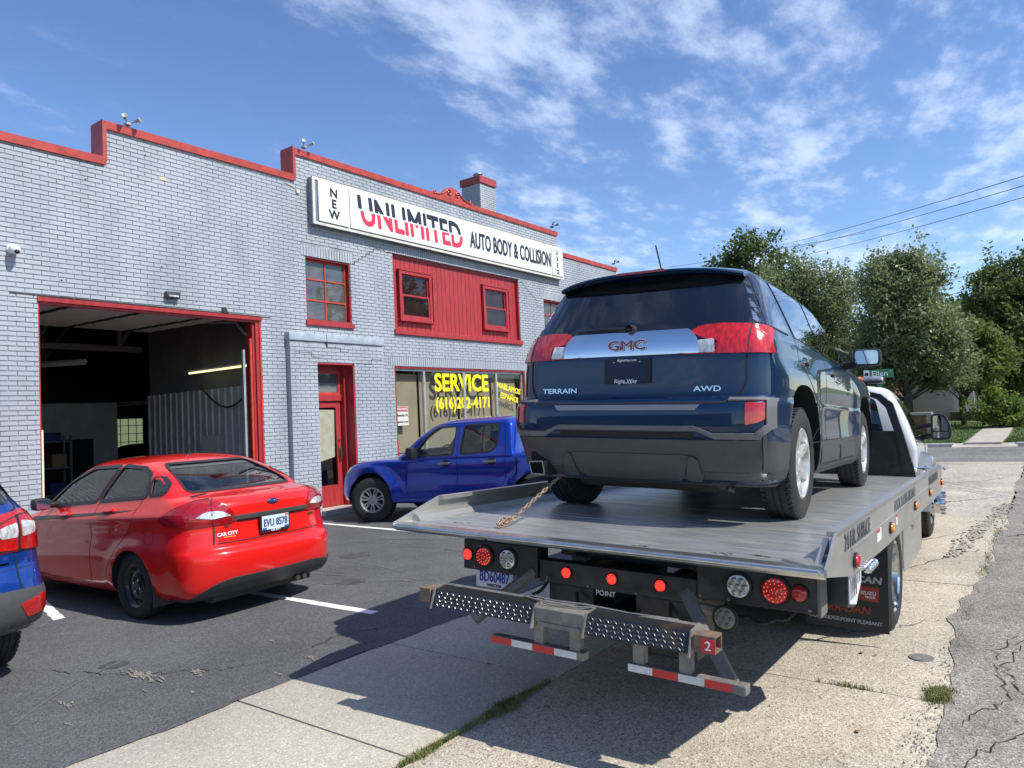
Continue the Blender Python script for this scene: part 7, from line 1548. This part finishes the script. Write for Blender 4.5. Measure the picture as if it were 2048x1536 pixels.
# lawn with slight rise
b = MB(); nx, ny = 40, 60; vs = []
for j in range(ny+1):
    for i in range(nx+1):
        x = 28.48+i*2.0*(1+i*.01); y = .75+j*.8; vs.append((x, y, G+.10+.03*math.sin(x*.7)*math.sin(y*.9)+min(.35, max(0, (x-30)*.02))))
b.add(vs, [(j*(nx+1)+i, j*(nx+1)+i+1, (j+1)*(nx+1)+i+1, (j+1)*(nx+1)+i) for j in range(ny) for i in range(nx)]); tag(b.build('lawn', grassm, smooth=60, recalc=False), kind='structure')
V = []; F = []
for i in range(26000):
    x = 28.5+random.random()**1.6*14; y = random.uniform(.8, 8)
    if 1.35 < y < 2.55: continue
    zg = G+.10+.03*math.sin(x*.7)*math.sin(y*.9)+min(.35, max(0, (x-30)*.02)); a = random.random()*6; w = .012; h = random.uniform(.03, .09); k = len(V)
    V += [(x-w*math.cos(a), y-w*math.sin(a), zg-.01), (x+w*math.cos(a), y+w*math.sin(a), zg-.01), (x+random.gauss(0, .02), y+random.gauss(0, .02), zg+h)]; F.append((k, k+1, k+2))
me = bpy.data.meshes.new('grass_blades'); me.from_pydata(V, [], F); me.materials.append(mat('lawn_blades', (.075, .125, .028), .8, col2=(.15, .20, .06), vs=1.2)); tag(link('lawn_grass', me), kind='stuff')
fw_ = sheet('footpath', 28.3, 28.31, 1.4, 2.4, G, concm)
for i in range(22):
    x = 28.33+i*1.25; zq = lambda q: G+.135+min(.35, max(0, (q-30)*.02)); b = MB(); b.prism([(x, zq(x)), (x+1.243, zq(x+1.243)), (x+1.243, zq(x)-.2), (x, zq(x)-.2)], 'y', 1.42, 2.45); b.build('slab', concm, fw_)
b = MB(); b.prism([(28.05, G), (28.48, G+.11), (28.48, G-.05)], 'y', 1.0, 2.8); b.build('ramp', concm, fw_)
# brick house
HB = empty('brick_house', 'dark red-brown brick house half hidden behind the maples', 'house')
hbm = mat('house_brick', (.17, .075, .05), .9, col2=(.24, .12, .08), vs=14, lo=.4, hi=.6); rfm = mat('roof_shingle', (.10, .09, .085), .9, var=.3, vs=8)
b = MB(); b.box(37, 47, 6.6, 16, G, 3.1); b.build('wall', hbm, HB); b = MB(); b.prism([(6.2, 3.1), (16.4, 3.1), (11.3, 5.6)], 'x', 36.6, 47.4); b.build('roof', rfm, HB); b = MB(); b.box(36.55, 36.7, 6.1, 16.4, 3.02, 3.16); b.box(36.6, 47, 6.05, 6.2, 3.02, 3.16); b.build('gutter', whitep, HB)
for y in (8.2, 11): b = MB(); b.box(36.96, 37.0, y, y+1.1, .8, 2.2); w = b.build('window', whitep, HB); b = MB(); b.box(36.94, 36.958, y+.08, y+1.02, .88, 2.12); b.build('pane', darkglass, w)
LW = empty('porch_wall', 'low brick porch wall with pale stone cap behind the truck mirror', 'wall'); b = MB(); b.box(33.2, 33.5, 3.98, 5.6, G, .88); b.build('brickwork', hbm, LW); b = MB(); b.bbox(33.12, 33.58, 3.9, 5.66, .88, .99, .02); b.build('cap', mat('cap_stone', (.35, .34, .30), .8), LW); b = MB(); b.box(33.15, 33.55, 3.9, 4.1, G, .87); b.build('end_pier', mat('pale_brick', (.38, .27, .21), .9, var=.2, vs=9), LW)
# wooden power pole, porch, garage, wall
GH = empty('pale_green_garage', 'low pale grey-green shed roof beyond the porch wall', 'shed'); b = MB(); b.box(50, 56, 5.6, 9.6, G, 1.5); b.build('wall', mat('shed_wall', (.30, .32, .30), .8), GH); b = MB(); b.prism([(5.3, 1.5), (9.9, 1.5), (9.6, 2.1), (5.9, 2.1)], 'x', 49.6, 56.4); b.build('roof', mat('green_grey_roof', (.20, .24, .22), .8), GH)
WP = empty('white_house', 'white house with a railed front porch under the dark tree', 'house'); b = MB(); b.box(46, 54, 3.75, 6.6, G, 2.9); b.box(46.3, 46.5, 3.4, 4.6, G, 1.9); b.build('wall', mat('white_siding', (.50, .50, .48), .7, var=.05, vs=2), WP); b = MB(); b.prism([(3.2, 2.9), (7.0, 2.9), (5.1, 4.3)], 'x', 45.6, 54.4); b.build('roof', rfm, WP)
b = MB(); b.box(44.6, 46, 2.3, 4.4, G, .75); b.build('porch_deck', mat('porch_brown', (.14, .11, .08), .8), WP)
for i in range(16): b = MB(); y = 2.35+i*.12; b.box(44.62, 44.66, y, y+.035, .75, 1.5); b.build('baluster', whitep, WP)
b = MB(); b.box(44.6, 44.68, 2.3, 4.3, 1.5, 1.56); b.box(44.6, 44.7, 2.28, 2.36, .75, 2.4); b.build('hand_rail', whitep, WP)
for i in range(4): b = MB(); b.box(44.6-.28*(i+1), 44.6-.28*i, 3.0, 3.9, G, .75-.19*(i+.6)); b.build('porch_step', mat('porch_brown', (1, 1, 1)), WP)
b = MB(); b.prism([(38.4, .14), (40.6, .14), (41.0, .36), (38.4, .30)], 'y', 1.05, 1.25) if False else b.bbox(41.2, 43.0, .75, 1.05, .0, .42, .05); tag(b.build('retaining_wall', mat('white_block', (.62, .61, .57), .7), smooth=40), 'low white painted block edging beside the far footpath', 'wall')
# street name sign
SN = empty('street_sign', 'green street name sign reading Ellen on a post above the lawn', 'sign', (21.6, 3.72, G)); gm = mat('sign_green', (.005, .16, .085), .4, coat=.3)
b = MB(); b.tube([(0, 0, -.3), (0, 0, 2.05)], .03, 8); b.build('post', gal, SN); b = MB(); b.bbox(-.03, .03, -.05, .05, 2.0, 2.28, .01); b.build('bracket', gm, SN)
dv = Vector((.20, -.98, 0)).normalized(); Fm = fmat((0, 0, 2.38), dv, (0, 0, 1))
b = MB(); b.bbox(-.36, .36, -.115, .115, -.006, .006, .004, M=Fm@Matrix.Identity(4)); bo = b.build('name_blade', gm, SN); b = MB(); b.box(-.355, -.22, -.11, .11, .0065, .008, Fm); b.build('blade_patch', platew, bo); b = MB(); b.lathe([(.05, .0085), (.001, .009)], 18, 'z', M=Fm@Matrix.Translation((-.29, 0, 0))); b.build('patch_emblem', black, bo)
text('Ellen', .20, 'lettering', platew, bo, Fm@Matrix.Translation((.03, 0, .008)), .001, .002, 1.05); text('St', .06, 'lettering', platew, bo, Fm@Matrix.Translation((.30, .05, .008)), .001, .0005)
# overhead lines between poles outside the picture
cab_ = mat('cable_black', (.02, .02, .02), .6)
def wire(p, q, sag, r, label):
    pts = [tuple(Vector(p).lerp(Vector(q), t)-Vector((0, 0, sag*4*t*(1-t)))) for t in np.linspace(0, 1, 24)]; b = MB(); b.tube(pts, r, 5); tag(b.build('power_line', cab_, smooth=60), label, 'cable')
wire((67.38, 22.78, 15.82), (15.02, -4.67, 5.96), .35, .011, 'topmost overhead line crossing the upper right sky')
wire((67.38, 22.81, 15.27), (15.02, -4.66, 5.76), .35, .011, 'second overhead line just below the topmost one')
wire((68.94, 20.47, 14.99), (16.18, -4.1, 5.76), .35, .011, 'third overhead line dropping behind the maple tops')
wire((68.19, 14.74, 9.64), (35.65, -2.41, 7.76), .35, .014, 'thin far line above the gap between the trees')
wire((69.04, 13.64, 8.97), (35.48, -2.11, 7.01), .35, .014, 'lower of the two thin lines above the tree gap')
wire((60.1, 40.63, 14.76), (49.06, 8.61, 11.88), .35, .014, 'faint line running left behind the SUV antenna')

for o in bpy.data.objects:
    b_ = o.name.split('.')[0]
    if b_ in ('vent_hole', 'lug_nuts', 'diodes', 'bolt_hole', 'crest_scrolls', 'flash_modules', 'step_crack', 'scuff_marks', 'worn_patch', 'sand_drift', 'projection_side_brick', 'uprights', 'bolt_heads') and o.type == 'MESH': o['kind'] = 'stuff'
    for k, g in (('flood_light', 'flood lights on the parapet'), ('power_line', 'overhead power lines'), ('fluorescent_lamp', 'tube lamps in the garage')):
        if b_ == k and 'category' in o: o['group'] = g

# the wheel-lift step assembly stands a little behind the deck tail
for o in TT.children:
    if o.name.split('.')[0] in ('step_plate', 'step_centre', 'step_beam', 'crossbar_end', 'number_sticker', 'bar_number', 'marker_bar', 'leg', 'bar_cap', 'loose_cable'):
        o.location = (-.18, -.10, .03); o.scale = (1, .962, .9)
